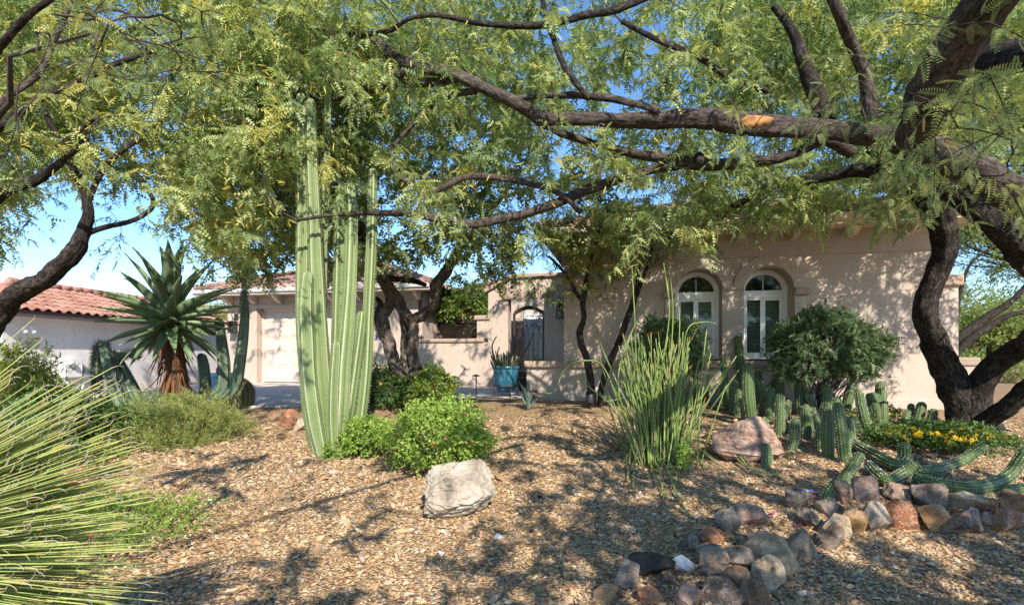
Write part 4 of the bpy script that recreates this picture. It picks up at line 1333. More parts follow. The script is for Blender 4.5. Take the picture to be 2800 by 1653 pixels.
T1.limb([(2700, 170, 3.9, 34), (2780, 150, 3.6, 36), (2900, 110, 3.2, 36)], 'limb', sides=14, seed=13)
T1.limb([(1800, 300, 5.45, 9), (1700, 275, 5.6, 9), (1600, 262, 5.7, 9), (1490, 262, 5.8, 8), (1400, 270, 5.9, 7)], 'limb', sides=10, mat=M['bark_smooth'], seed=14)
T1.limb([(1610, 270, 5.6, 9), (1545, 185, 5.6, 8), (1500, 60, 5.6, 7), (1470, -60, 5.5, 6)], 'limb', sides=10, seed=15)
T1.limb([(2100, 250, 5.4, 8), (2000, 215, 5.5, 8), (1900, 150, 5.6, 8), (1800, 110, 5.7, 7), (1700, 60, 5.8, 6)], 'limb', sides=10, seed=16)
T1.limb([(1590, 580, 6.5, 9), (1510, 520, 6.4, 8), (1300, 480, 6.3, 8), (1180, 522, 6.3, 8), (1080, 480, 6.3, 6)], 'limb', sides=10, mat=M['bark_smooth'], seed=17)
T1.limb([(1270, 215, 6.0, 10), (1180, 225, 6.2, 10), (1064, 233, 6.4, 10), (956, 257, 6.6, 10), (880, 269, 6.7, 9), (800, 240, 6.8, 9), (720, 228, 6.9, 7), (632, 215, 7.0, 5)], 'limb', sides=12, mat=M['bark_smooth'], seed=18)
T1.limb([(1300, 250, 6.0, 9), (1230, 262, 6.2, 9), (1170, 300, 6.4, 8), (1120, 350, 6.5, 7), (1060, 420, 6.6, 5)], 'limb', sides=10, mat=M['bark_smooth'], seed=19)
# cut end with orange wood on the long limb
q = W(2072, 326, 5.115); V = []
for k in range(7):
    for j in range(22):
        a = j * 2 * math.pi / 22; rr = (k / 6) * (1 + 0.10 * math.sin(3 * a + 1) + 0.06 * math.sin(7 * a))
        V.append(q + np.array([0.165 * rr * math.cos(a), 0.030 * (k / 6) ** 2 + 0.012 * (k == 6), 0.062 * rr * math.sin(a) + 0.012 * rr * math.cos(a)]))
Fq = np.array([[k * 22 + j, k * 22 + (j + 1) % 22, (k + 1) * 22 + (j + 1) % 22, (k + 1) * 22 + j] for k in range(6) for j in range(22)])
obj('pruned_scar', np.array(V), [Fq], plain('cut_wood', (0.34, 0.165, 0.06), 0.8, 0.2, var=0.75, scale=16, bmp=0.6), T1.root)
for (px, py, d, r_) in ((1092, 208, 6.1, 12), (1915, 440, 5.75, 9)):
    mb = MB(); q = W(px, py, d); mb.tube(np.array([q + [0, 0.05, 0.06], q + [-0.01, -0.02, 0.0], q + [-0.03, -0.06, -0.05]]), [0.06, 0.05, 0.04], 12); mb.out('branch_stub', M['bark'], T1.root)
# limbs reaching back over the camera (they shade the yard)
T1.limb([(1.4, 1.9, 3.3, 0.035), (0.4, 0.4, 3.5, 0.025), (-1.0, -1.4, 3.6, 0.018), (-2.3, -3.0, 3.5, 0.012)], 'limb', world=True, sides=8, seed=20)
T1.limb([(2.0, 1.8, 3.3, 0.04), (2.4, 0.3, 3.5, 0.03), (1.8, -1.6, 3.6, 0.02), (0.9, -3.4, 3.6, 0.012)], 'limb', world=True, sides=8, seed=21)
T1.limb([(3.4, 2.8, 3.2, 0.05), (4.0, 1.0, 3.5, 0.035), (4.2, -1.0, 3.6, 0.02)], 'limb', world=True, sides=8, seed=22)

RT = np.random.default_rng(21)
tabR = [(700, 470), (800, 520), (900, 560), (1100, 600), (1300, 640), (1500, 640), (1700, 640), (1900, 650), (1980, 630), (2060, 590), (2300, 575), (2500, 590), (2600, 500), (2700, 440), (2800, 520), (3000, 620)]
def rejR(px, py, d, r):
    if d < 3.8 and py > 430 and px < 2550: return True
    if 1980 < px < 2560 and py > 480 and (d < 6.2 or r.random() < 0.2): return True
    if 770 < px < 1030 and 190 < py and d < 6.6 and r.random() < 0.8: return True
    if 1900 < px < 2560 and py > 560 and r.random() < 0.3: return True
    if 2560 < px < 2790 and py > 330 and r.random() < 0.55: return True
    return False
S = sample(1250, RT, (660, 2960), (-220, 660), (4.3, 9.0), tabR, 0.45, 30, rejR)
S = np.vstack([S, sample(230, RT, (2480, 3350), (-60, 400), (5.2, 7.6), None, 1.0, 30, None)])
att = toW(S, RT)
kinds = np.where(att[:, 1] < 4.2, 'near', np.where(att[:, 1] < 7.3, 'mid', 'far'))
att = np.vstack([att, toW(sample(150, RT, (1880, 2580), (420, 620), (6.2, 8.2), tabR, 1.0, 12), RT), toW(sample(420, RT, (650, 2960), (-120, 470), (7.0, 9.4)), RT), toW(sample(340, RT, (900, 3000), (-160, 270), (7.2, 10.0)), RT), toW(sample(170, RT, (880, 2350), (-120, 230), (6.2, 7.6)), RT)])
kinds = np.where(att[:, 1] < 4.2, 'near', np.where(att[:, 1] < 7.3, 'mid', 'far'))
T1.grow(att, kinds, leaf_n=(3, 5), size=0.125, tmean=0.47, maxlen=3.6)
# sprays hanging in front of the lens side
near_pts = [(2480, 250, 2.2), (2560, 420, 2.3), (2620, 350, 1.9), (2700, 300, 1.8), (2700, 480, 2.2), (2770, 420, 1.9), (2560, 520, 2.6), (2480, 400, 2.6), (2420, 560, 2.9), (2780, 560, 2.2), (2640, 240, 1.7), (2380, 300, 2.7), (2740, 200, 1.7), (2300, 240, 3.0), (2400, 430, 3.1), (2520, 330, 2.6), (2600, 300, 2.3), (2680, 420, 2.4), (2660, 270, 2.1), (2760, 330, 2.5), (2450, 480, 3.0), (2640, 510, 3.0), (2350, 150, 3.0), (2150, 230, 3.4), (2250, 330, 3.3), (2060, 420, 3.8), (1990, 260, 3.9), (2720, 60, 1.9), (2600, 40, 2.0)]
T1.grow(toW(near_pts), 'near', leaf_n=(2, 4), size=0.085, tmean=0.55, maxlen=3.5, len_tw=(0.18, 0.34))
# over and behind the camera
off = []
while len(off) < 420:
    x, y, z = RT.uniform(-4.5, 6.5), RT.uniform(-4.6, 2.2), RT.uniform(2.7, 4.3)
    if y > 0 and z < CAMZ + 0.70 * y + 0.5: continue
    if sunny(np.array([x, y, z]), RT): continue
    if x < -2.2 and y > -2.2 and RT.random() < 0.6: continue
    off.append((x, y, z))
for _ in range(270):
    p = np.array([RT.uniform(1.0, 6.2), RT.uniform(-3.2, 0.2), RT.uniform(2.7, 4.2)])
    if not sunny(p, RT): off.append(tuple(p))
T1.grow(np.array(off), 'off', twig=True, leaf_n=(2, 4), size=0.11, tmean=0.4, maxlen=3.0)
T1.catkins(toW(sample(220, RT, (700, 2100), (-40, 560), (4.2, 7.5), tabR)))
T1.finish()

# ================================================================== mesquite behind the columnar cactus
cb = G(1088, 1108)
T2 = Tree('mesquite_tree', cb, 'twisted mesquite with two sunlit furrowed trunks behind the columnar cactus', seed=5)
d2 = float(cb[1])
def P2(*pts): return [(x, y, d2 + dd, r) for x, y, dd, r in pts]
T2.limb(P2((1088, 1118, 0, 22), (1093, 1060, 0, 19), (1092, 1020, 0, 19), (1076, 983, 0, 17), (1062, 930, 0, 16), (1048, 886, 0, 17), (1046, 860, 0, 16), (1062, 840, 0, 14), (1066, 810, 0, 14), (1052, 780, 0.1, 13), (1036, 755, 0.1, 12), (1015, 700, 0.1, 12), (985, 640, 0.1, 11), (960, 590, 0.1, 10), (930, 520, 0.2, 8)), 'trunk', M['bark_pale'], 20, (0.085, 10), 31)
T2.limb(P2((1042, 880, 0, 12), (1030, 862, 0, 11), (1040, 840, 0, 10), (1040, 825, 0, 8), (1028, 815, 0, 7)), 'branch_stub', M['bark'], 12, (0.08, 10), 32, grow=False)
T2.limb(P2((1100, 1118, 0.1, 20), (1108, 1060, 0.1, 20), (1110, 1000, 0.1, 15), (1104, 950, 0.1, 11), (1106, 890, 0.1, 11), (1100, 845, 0.05, 13), (1085, 815, 0, 15), (1064, 790, -0.05, 15), (1045, 758, -0.05, 14), (1032, 720, 0, 13), (1010, 660, 0, 12), (975, 600, -0.1, 12), (900, 520, -0.3, 11), (800, 452, -0.5, 12), (755, 430, -0.6, 12), (698, 400, -0.7, 10), (627, 363, -0.8, 7), (560, 330, -0.9, 5)), 'trunk', M['bark_pale'], 20, (0.085, 10), 33)
T2.limb(P2((1118, 1112, -0.1, 18), (1130, 1050, -0.1, 16), (1138, 1010, -0.1, 17), (1128, 965, -0.1, 13), (1130, 920, -0.1, 15), (1132, 893, -0.1, 15), (1118, 868, -0.05, 15), (1100, 850, 0, 13)), 'trunk', M['bark_pale'], 20, (0.085, 10), 34)
T2.limb(P2((1122, 878, -0.1, 14), (1152, 863, -0.15, 16), (1178, 838, -0.2, 17), (1190, 800, -0.25, 17), (1203, 769, -0.3, 16), (1226, 735, -0.3, 14), (1250, 690, -0.3, 12), (1290, 640, -0.3, 9), (1340, 580, -0.3, 7), (1400, 500, -0.4, 5)), 'limb', M['bark_pale'], 18, (0.08, 10), 35)
T2.limb(P2((1040, 755, 0.1, 9), (1080, 762, 0.2, 8), (1130, 768, 0.3, 8), (1165, 780, 0.4, 6)), 'limb', None, 10, seed=36)
T2.limb(P2((770, 440, -0.5, 11), (740, 470, -0.5, 11), (700, 430, -0.6, 9), (640, 380, -0.7, 8)), 'limb', None, 10, seed=37)
tabC = [(540, 640), (600, 715), (700, 735), (860, 745), (1000, 725), (1100, 735), (1200, 735), (1330, 740), (1420, 700), (1700, 640)]
def rejC(px, py, d, r):
    if py < 120 and r.random() < 0.5: return True
    if 1090 < px < 1230 and 690 < py: return r.random() < 0.7
    return False
S = sample(1000, np.random.default_rng(31), (520, 1720), (60, 760), (d2 - 1.6, d2 + 2.6), tabC, 1.0, 22, rejC)
T2.grow(toW(S, np.random.default_rng(33)), 'back', leaf_n=(3, 5), size=0.15, tmean=0.40, maxlen=3.2)
T2.catkins(toW(sample(140, np.random.default_rng(32), (520, 1600), (60, 700), (d2 - 1.6, d2 + 1.0), tabC)))
T2.finish()

# ================================================================== leaning mesquite by the drive
T3 = Tree('mesquite_tree', G(-190, 1150), 'leaning black-barked mesquite with yellow catkins rising beside the tall grass plant', seed=8)
T3.limb([(-200, 1160, 6.6, 34), (-120, 1010, 6.4, 31), (-40, 905, 6.3, 29), (24, 826, 6.2, 28), (61, 795, 6.1, 27), (121, 762, 6.0, 23), (174, 718, 6.0, 21), (212, 675, 6.0, 19), (228, 635, 6.0, 15), (243, 590, 6.0, 12), (235, 540, 6.0, 10), (210, 480, 6.0, 9), (170, 400, 6.0, 8), (120, 300, 5.9, 7)], 'trunk', M['bark'], 22, (0.09, 10), 41)
T3.limb([(-90, 960, 6.4, 24), (-110, 760, 6.2, 22), (-60, 600, 6.0, 20), (0, 528, 5.9, 17), (60, 505, 5.8, 16), (108, 484, 5.8, 14), (170, 440, 5.8, 9), (240, 380, 5.7, 7)], 'limb', None, 14, (0.08, 10), 42)
T3.limb([(232, 640, 6.0, 9), (290, 620, 6.2, 7), (370, 600, 6.4, 6), (420, 560, 6.5, 6), (400, 510, 6.5, 5), (380, 480, 6.5, 5)], 'limb', None, 8, seed=43)
T3.limb([(236, 560, 6.0, 8), (300, 440, 6.2, 7), (420, 350, 6.5, 7), (520, 240, 6.8, 6), (640, 215, 7.0, 5)], 'limb', None, 8, seed=44)
T3.limb([(-70, 620, 6.0, 15), (-60, 420, 5.6, 13), (60, 300, 5.4, 10), (180, 240, 5.6, 8), (330, 170, 5.8, 6), (520, 110, 6.0, 5)], 'limb', None, 10, seed=45)
T3.limb([(160, 400, 6.0, 7), (260, 330, 6.4, 6), (380, 310, 6.7, 5), (480, 300, 7.0, 5)], 'limb', None, 8, seed=46)
T3.limb([(-60, 420, 5.4, 12), (-40, 200, 4.6, 10), (60, 60, 4.2, 8), (200, -40, 4.0, 6)], 'limb', None, 8, seed=47)
T3.limb([(-60, 380, 4.0, 13), (-10, 290, 4.1, 8), (80, 225, 4.2, 7.5), (115, 190, 4.2, 7.5), (150, 110, 4.2, 7), (190, 20, 4.2, 6), (200, -60, 4.2, 5)], 'limb', mat=M['bark_smooth'], sides=10, seed=48)
tabL = [(-300, 720), (0, 600), (40, 560), (90, 470), (150, 500), (250, 520), (380, 540), (470, 600), (540, 650), (620, 690), (720, 700), (800, 640), (900, 560)]
def rejL(px, py, d, r):
    if 40 < px < 440 and py > 480 and r.random() < 0.75: return True
    if px > 770 and py > 190 and d < 6.8 and r.random() < 0.8: return True
    return False
RL = np.random.default_rng(41)
S = sample(1620, RL, (-260, 980), (-160, 720), (5.4, 9.8), tabL, 0.9, 28, rejL)
att = toW(S, RL)
T3.grow(att, np.where(att[:, 1] < 6.6, 'mid', 'far'), leaf_n=(3, 5), size=0.13, tmean=0.52, maxlen=2.8)
hang = [(20, 560, 6.0), (60, 620, 6.2), (110, 600, 6.3), (10, 640, 6.1), (140, 540, 6.2), (300, 560, 6.4), (330, 640, 6.5), (280, 700, 6.4), (400, 620, 6.6), (450, 690, 6.8), (520, 680, 7.0), (560, 720, 7.0)]
T3.grow(toW(hang), 'mid', leaf_n=(2, 4), size=0.075, tmean=0.2, len_tw=(0.2, 0.45))
nearL = [(300, 60, 1.4), (480, 60, 1.6), (540, 160, 1.8), (400, 170, 1.7), (150, 40, 1.3), (40, 330, 1.6), (100, 90, 1.5), (210, 60, 1.6), (380, 110, 1.7), (470, 130, 1.9), (560, 90, 2.0), (600, 200, 2.1), (430, 220, 1.9), (20, 420, 2.0), (-20, 500, 2.2), (100, 200, 1.9), (250, 150, 2.3), (610, 40, 1.9), (330, 30, 1.7)]
T3.grow(toW(nearL), 'near', leaf_n=(1, 3), size=0.07, tmean=0.45, maxlen=4.5, len_tw=(0.10, 0.2))
T3.catkins(toW(sample(620, RL, (-100, 800), (-40, 620), (5.0, 7.0), tabL)))
T3.finish()

# ================================================================== small dark-stemmed tree by the entry
M['senna'] = leaf_mat('small_tree_leaf', [(0, (0.055, 0.10, 0.035)), (0.4, (0.12, 0.19, 0.055)), (0.75, (0.22, 0.27, 0.07)), (0.88, (0.42, 0.33, 0.02)), (1, (0.55, 0.42, 0.03))], 0.35, 0.5, 0.3, 1.6)
sb = G(1622, 1112)
T4 = Tree('small_tree', sb, 'small two-stemmed tree with yellow flowers in front of the entry wall', seed=12)
ds = float(sb[1])
def P4(*pts): return [(x, y, ds + dd, r) for x, y, dd, r in pts]
T4.limb(P4((1620, 1120, 0, 11), (1617, 1060, 0, 10), (1604, 984, 0, 9.5), (1590, 935, 0, 10), (1585, 905, 0, 10), (1596, 870, 0, 8), (1593, 826, 0, 8), (1602, 780, 0, 7), (1608, 745, 0, 6), (1620, 690, 0, 5), (1640, 620, 0, 4)), 'trunk', M['bark'], 12, (0.05, 9), 51)
T4.limb(P4((1594, 826, 0, 7), (1575, 800, 0, 6), (1568, 785, 0, 5), (1540, 740, 0, 4), (1500, 700, 0, 3)), 'limb', M['bark'], 10, (0.05, 9), 52)
T4.limb(P4((1640, 1112, 0.1, 9), (1645, 1060, 0.1, 9), (1662, 1004, 0.1, 9), (1695, 925, 0.15, 8), (1720, 862, 0.2, 8), (1738, 810, 0.2, 8), (1752, 770, 0.2, 7), (1774, 717, 0.2, 5), (1790, 650, 0.2, 4)), 'trunk', M['bark'], 12, (0.05, 9), 53)
T4.limb(P4((1740, 800, 0.2, 6), (1745, 740, 0.3, 6), (1735, 680, 0.3, 4)), 'limb', M['bark'], 8, (0.05, 9), 54)
tab4 = [(1420, 800), (1480, 830), (1560, 810), (1620, 790), (1700, 760), (1780, 740), (1860, 700)]
S = sample(230, np.random.default_rng(51), (1370, 1850), (560, 830), (ds - 0.7, ds + 1.1), tab4, 1.0, 16)
for q, w_ in zip(toW(S), S):
    pass
T4.grow(toW(S), 'far', leaf_n=(3, 5), size=0.075, tmean=0.42, maxlen=3.0, len_tw=(0.12, 0.3))
S = sample(70, np.random.default_rng(52), (1540, 1720), (600, 800), (ds - 0.8, ds + 0.3), tab4, 1.0, 16)
T4.grow(toW(S), 'far', leaf_n=(2, 4), size=0.07, tmean=0.84, maxlen=3.0, len_tw=(0.08, 0.2))
T4.finish(M['senna'])

# ================================================================== broadleaf helpers: citrus, shrubs, bushes
def leaf_tpl(l, w, fold=0.25, n=2):
    if n == 2:
        V = np.array([(0, 0, 0), (0.5 * l, -w, fold * w), (l, 0, -0.1 * l), (0.5 * l, w, fold * w)])
        return V, [np.array([[0, 1, 2, 3]])]
    V = np.array([(0, 0, 0), (0.3 * l, -w, fold * w), (0.7 * l, -w * 0.85, fold * w), (l, 0, -0.12 * l), (0.7 * l, w * 0.85, fold * w), (0.3 * l, w, fold * w), (0.5 * l, 0, 0)])
    return V, [np.array([[0, 1, 6], [1, 2, 6], [2, 3, 6], [3, 4, 6], [4, 5, 6], [5, 0, 6]])]

def sprigs(r, cen, rad, n, shell=0.55, lump=0.22, flat=0.0, zmin=-0.9):
    """points in a lumpy ellipsoid and the outward directions"""
    ph = r.uniform(0, 6.28, 8)
    D = r.normal(0, 1, (n * 3, 3)); D /= np.linalg.norm(D, axis=1)[:, None]
    D = D[D[:, 2] > zmin][:n]
    rr = shell + (1 - shell) * r.random(len(D)) ** 0.6
    lumpv = 1 + lump * (np.sin(4.1 * D[:, 0] + ph[0]) * np.sin(3.7 * D[:, 1] + ph[1]) + 0.7 * np.sin(7.3 * D[:, 2] + 5.1 * D[:, 0] + ph[2]) + 0.4 * np.sin(11 * D[:, 0] + 9 * D[:, 2] + ph[3]))
    stray = np.where(r.random(len(D)) < 0.05, r.uniform(1.05, 1.32, len(D)), 1.0)
    P = np.asarray(cen)[None] + D * np.asarray(rad)[None] * (rr * lumpv * stray)[:, None]
    return P, D

def foliage(r, P, D, tpl, per, size, stem=0.08, spread=0.8, tmean=0.5, tvar=0.15, up=0.15):
    """each sprig carries `per` leaves along a short stem"""
    n = len(P)
    ct = np.clip(tmean + r.normal(0, tvar, n), 0, 1)
    pos, dirs, sc, ti = [], [], [], []
    sdir = D + r.normal(0, 0.45, D.shape) + np.array([0, 0, up]); sdir /= np.linalg.norm(sdir, axis=1)[:, None]
    for k in range(per):
        t = (k + 0.3) / per
        pos.append(P + sdir * stem * t)
        d = sdir * (0.35 + 0.6 * t) + r.normal(0, spread, D.shape); d /= np.linalg.norm(d, axis=1)[:, None]
        dirs.append(d); sc.append(size * r.uniform(0.6, 1.25, n)); ti.append(np.clip(ct + r.normal(0, 0.08, n), 0, 1))
    pos, dirs, sc, ti = map(np.concatenate, (pos, dirs, sc, ti))
    return scatter(tpl[0], tpl[1], pos, rotmats(dirs, r.normal(0, 0.6, len(pos))), sc, ti)

def stems(mb, r, base, ends, r0=0.008, r1=0.003, bow=0.15, sides=4):
    for e in ends:
        b = base + r.normal(0, 0.04, 3) * [1, 1, 0.1]
        mid = (b + e) / 2 + r.normal(0, bow, 3) * np.linalg.norm(e - b) * 0.4
        mb.tube(catmull([b, mid, e], 3), np.linspace(r0, r1, 7), sides, cap=False)

M['bushwood'] = plain('shrub_stem', (0.12, 0.09, 0.065), 0.85, 0.2, var=0.3)
def shrub(name, label, base, rad, mat, tpl, n, per, size, cat='shrub', group=None, seed=0, stem=0.08, lump=0.2, shell=0.5, tmean=0.5, lift=0.85, flowers=None, spread=0.8, zmin=-0.75, nst=26, up=0.15, blobs=None, stemr=0.008):
    r = np.random.default_rng(seed)
    o = thing(name, base, label, cat, group)
    cen = np.asarray(base) + np.array([0, 0, rad[2] * lift])
    sets = [(cen, np.asarray(rad), n)] + [(np.asarray(base) + np.array(b[0]), np.array(b[1]), b[2]) for b in (blobs or [])]
    Vs, Fs, Ts, off, allP = [], [], [], 0, []
    for c_, r_, n_ in sets:
        P, D = sprigs(r, c_, r_, n_, shell, lump, zmin=zmin)
        gz = hgt(P[:, 0], P[:, 1]) + 0.01
        P[:, 2] = np.maximum(P[:, 2], gz + 0.02 * r.random(len(P)))
        V, Fc, T = foliage(r, P, D, tpl, per, size, stem, spread, tmean, up=up)
        Vs.append(V); Ts.append(T); Fs.append([f + off for f in Fc]); off += len(V); allP.append(P)
    P = np.concatenate(allP)
    obj('foliage', np.concatenate(Vs), [np.concatenate([f[k] for f in Fs]) for k in range(len(Fs[0]))], mat, o, False, tint=np.concatenate(Ts), kind='stuff')
    mb = MB(); stems(mb, r, np.asarray(base), P[r.integers(0, len(P), nst)], stemr)
    mb.out('stems', M['bushwood'], o, kind='stuff')
    if flowers:
        fm, fn, fs = flowers
        c_, r_, _ = sets[0]
        for q in range(fn):
            d = r.normal(0, 1, 3); d[2] = abs(d[2]) + (0.5 if rad[2] < 0.25 else 0); d[1] -= 0.4 if rad[2] < 0.25 else 0.9; d /= np.linalg.norm(d)
            flower(o, c_ + d * r_ * r.uniform(0.95, 1.05), d, fs * r.uniform(0.7, 1.2), fm, r)
    return o

FLW = {}
def flower(parent, p, d, size, mat, r):
    """lantana head: a dome of small florets"""
    key = mat.name
    if key not in FLW:
        mb = MB()
        rr = np.random.default_rng(4)
        for k in range(16):
            a = k * 2.4; q = math.sqrt(k / 16)
            c = np.array([q * math.cos(a), q * math.sin(a), 0.55 * (1 - q * q)])
            for j in range(4):
                b = a + j * math.pi / 2
                e = np.array([math.cos(b), math.sin(b), 0.15]) * 0.26; s_ = np.array([-math.sin(b), math.cos(b), 0]) * 0.12
                mb.add([c, c + e * 0.6 - s_, c + e, c + e * 0.6 + s_], [np.array([[0, 1, 2, 3]])], rr.random())
        FLW[key] = mb.mesh('flower', mat, smooth=False)
    q = Vector([float(v) for v in d]).to_track_quat('Z', 'Y')
    link('flower', FLW[key], parent, np.asarray(p) - base_of(parent), q, size)
# ------------------------------------------------------------------ trees and bushes further off
M['bgleaf'] = leaf_mat('pale_tree_leaf', [(0, (0.12, 0.17, 0.055)), (0.5, (0.24, 0.29, 0.095)), (1, (0.37, 0.39, 0.13))], 0.4, 0.6, 0.2, 1.5)
M['citrus'] = leaf_mat('citrus_leaf', [(0, (0.05, 0.10, 0.022)), (0.5, (0.13, 0.21, 0.035)), (0.8, (0.28, 0.35, 0.055)), (1, (0.45, 0.46, 0.08))], 0.3, 0.35, 0.5, 1.6)
CL = leaf_tpl(1.0, 0.24)
def far_tree(name, label, base, trunk, crowns, seed, mat, n, size, per=7, group=None, stem=0.3):
    r = np.random.default_rng(seed)
    o = thing(name, base, label, 'tree', group)
    for P, r0, r1 in trunk:
        P = np.asarray(P, float)
        V, f, uv, _ = tube(catmull(P, 6), np.linspace(r0, r1, len(catmull(P, 6))), 10, rad=bark_rad(0.06, 8, seed))
        obj('trunk', V, f, M['bark'], o, True, uv=uv)
    Vs, Fs, Ts, off = [], [], [], 0
    tips = []
    for c, rad, k in crowns:
        P, D = sprigs(r, c, rad, int(n * k), 0.25, 0.3, zmin=-0.8)
        V, Fc, T = foliage(r, P, D, CL, per, size, stem, 0.9, 0.5)
        Vs.append(V); Fs.append(Fc[0] + off); Ts.append(T); off += len(V); tips.append(P)
    obj('crown', np.concatenate(Vs), [np.concatenate(Fs)], mat, o, False, tint=np.concatenate(Ts), kind='stuff')
    mb = MB(); tips = np.concatenate(tips)
    fork = np.asarray(trunk[0][0][-1], float)
    stems(mb, r, fork, tips[r.integers(0, len(tips), 60)], 0.03, 0.008, 0.3)
    mb.out('branches', M['bark'], o, kind='stuff')
    return o
b1 = G(2590, 1010)
bt1 = W(2592, 1005, 16.0)
far_tree('palo_verde_tree', 'pale green tree leaning out from behind the house corner with two grey trunks', (bt1[0], bt1[1], 0.0),
         [([W(2560, 1030, 16), W(2615, 935, 16), W(2680, 880, 16), W(2735, 845, 15.9), W(2790, 800, 15.8), W(2850, 730, 15.7)], 0.16, 0.07), ([W(2570, 1030, 15.8), W(2625, 955, 15.7), W(2700, 895, 15.6), W(2760, 862, 15.5), W(2830, 845, 15.4)], 0.13, 0.06),
          ([W(2610, 900, 16.4), W(2625, 800, 16.4), W(2655, 720, 16.3), W(2720, 670, 16.2)], 0.07, 0.03)],
         [(W(2660, 640, 17), (1.2, 1.3, 0.9), 0.5), (W(2790, 720, 16.5), (1.2, 1.3, 0.8), 0.35), (W(2590, 620, 18), (1.0, 1.2, 1.0), 0.4), (W(2850, 600, 17), (1.6, 1.5, 1.2), 0.5), (W(2900, 820, 16.0), (1.2, 1.2, 0.8), 0.3)], 71, M['bgleaf'], 2600, 0.085)
for k, (px, py, d, rx, rz, lab) in enumerate(((2700, 905, 21, 2.0, 1.0, 'round pale green tree standing behind the garden wall cap'), (2860, 880, 24, 2.6, 1.5, 'broad pale green tree beyond the gravel slope'),
                                             (2560, 850, 27, 2.4, 1.9, 'tall hazy green tree glimpsed past the house corner'))):
    c = W(px, py, d)
    far_tree('desert_tree', lab, (c[0], c[1], float(hgt(c[0], c[1]))), [([np.array([c[0], c[1], -0.1]), np.array([c[0] + 0.1, c[1], c[2] - 0.3 * rz])], 0.12, 0.06)], [(c, (rx, rx, rz), 1.0)], 80 + k, M['bgleaf'], 2200, 0.13, group='trees beyond the house')
# trees and hedge past the drive
for k, (px, py, d, rx, rz, lab) in enumerate(((575, 885, 23, 1.1, 0.75, 'yellow green bushy tree between the aloe and the garage'), (640, 850, 31, 1.6, 1.0, 'grey green tree rising above the garage corner wing'),)):
    c = W(px, py, d)
    far_tree('desert_tree', lab, (c[0], c[1], float(hgt(c[0], c[1]))), [([np.array([c[0], c[1], -0.3]), np.array([c[0] + 0.1, c[1], c[2] - 0.3 * rz])], 0.10, 0.05)], [(c, (rx, rx, rz), 1.0)], 90 + k, M['bgleaf'], 900, 0.09, group='trees past the drive')
c = G(2765, 1032)
shrub('desert_shrub', 'rounded green bush on the gravel slope behind the forked mesquite', (W(2765, 1030, 17)[0], 17, 0.0), (0.75, 0.7, 0.42), M['bgleaf'], leaf_tpl(1.0, 0.3), 1200, 6, 0.05, seed=61)

# a mass of desert scrub far beyond the houses, and the low hills
def far_scrub():
    r = np.random.default_rng(140)
    n = 26000
    d = r.uniform(34, 75, n); x = r.uniform(-1.5, 1.5, n) * d
    hmax = 2.6 + 1.4 * np.sin(x * 0.31 + 1) + 0.9 * np.sin(x * 0.83 + d * 0.2)
    z = np.maximum(r.random(n) ** 0.8 * np.maximum(hmax, 0.8), 0.1)
    pos = np.stack([x, d, z], -1)
    D = r.normal(0, 1, (n, 3)); D /= np.linalg.norm(D, axis=1)[:, None]
    V, Fc, T = scatter(*leaf_tpl(1.0, 0.4), pos, rotmats(D, r.uniform(0, 6, n)), r.uniform(0.35, 0.8, n), np.clip(r.normal(0.4, 0.2, n), 0, 1))
    tag(obj('far_scrub', V, Fc, M['bgleaf'], None, False, tint=T), kind='stuff')
far_scrub()
xs = np.linspace(-620, 620, 120); hv = []
for k in range(5):
    yy = 420 + k * 60
    hh_ = 26 * np.abs(np.sin(xs * 0.006 + 0.6)) + 12 * np.abs(np.sin(xs * 0.017)) + 5 * np.sin(xs * 0.05)
    hv.append(np.stack([xs, np.full_like(xs, yy), np.maximum(hh_ * math.sin(math.pi * k / 4) * 0.9 - 2, -2)], -1))
hv = np.concatenate(hv); i_ = (np.arange(4)[:, None] * 120 + np.arange(119)[None, :])
tag(obj('hills', hv, [np.stack([i_, i_ + 1, i_ + 121, i_ + 120], -1).reshape(-1, 4)], plain('hill_scrub', (0.16, 0.15, 0.10), 0.95, 0.1, var=0.4, scale=0.3)), kind='structure')

# citrus tree in the court
ct = HG((a_at(OG, 1188, -1.6), -1.6, 0))[0]
dct = ct[1]
far_tree('citrus_tree', 'glossy leaved citrus tree growing behind the low courtyard wall', (ct[0], ct[1], 0.0),
         [([np.array([ct[0], ct[1], 0.0]), W(1186, 925, dct), W(1190, 905, dct), W(1205, 880, dct)], 0.06, 0.05), ([W(1188, 915, dct), W(1230, 908, dct), W(1270, 890, dct)], 0.03, 0.02)],
         [(W(1210, 840, dct), (0.85, 0.8, 0.60), 0.9), (W(1290, 815, dct), (0.65, 0.7, 0.55), 0.6), (W(1150, 845, dct), (0.45, 0.5, 0.35), 0.3), (W(1330, 860, dct), (0.3, 0.4, 0.3), 0.2)], 66, M['citrus'], 1500, 0.075, 6, stem=0.16)

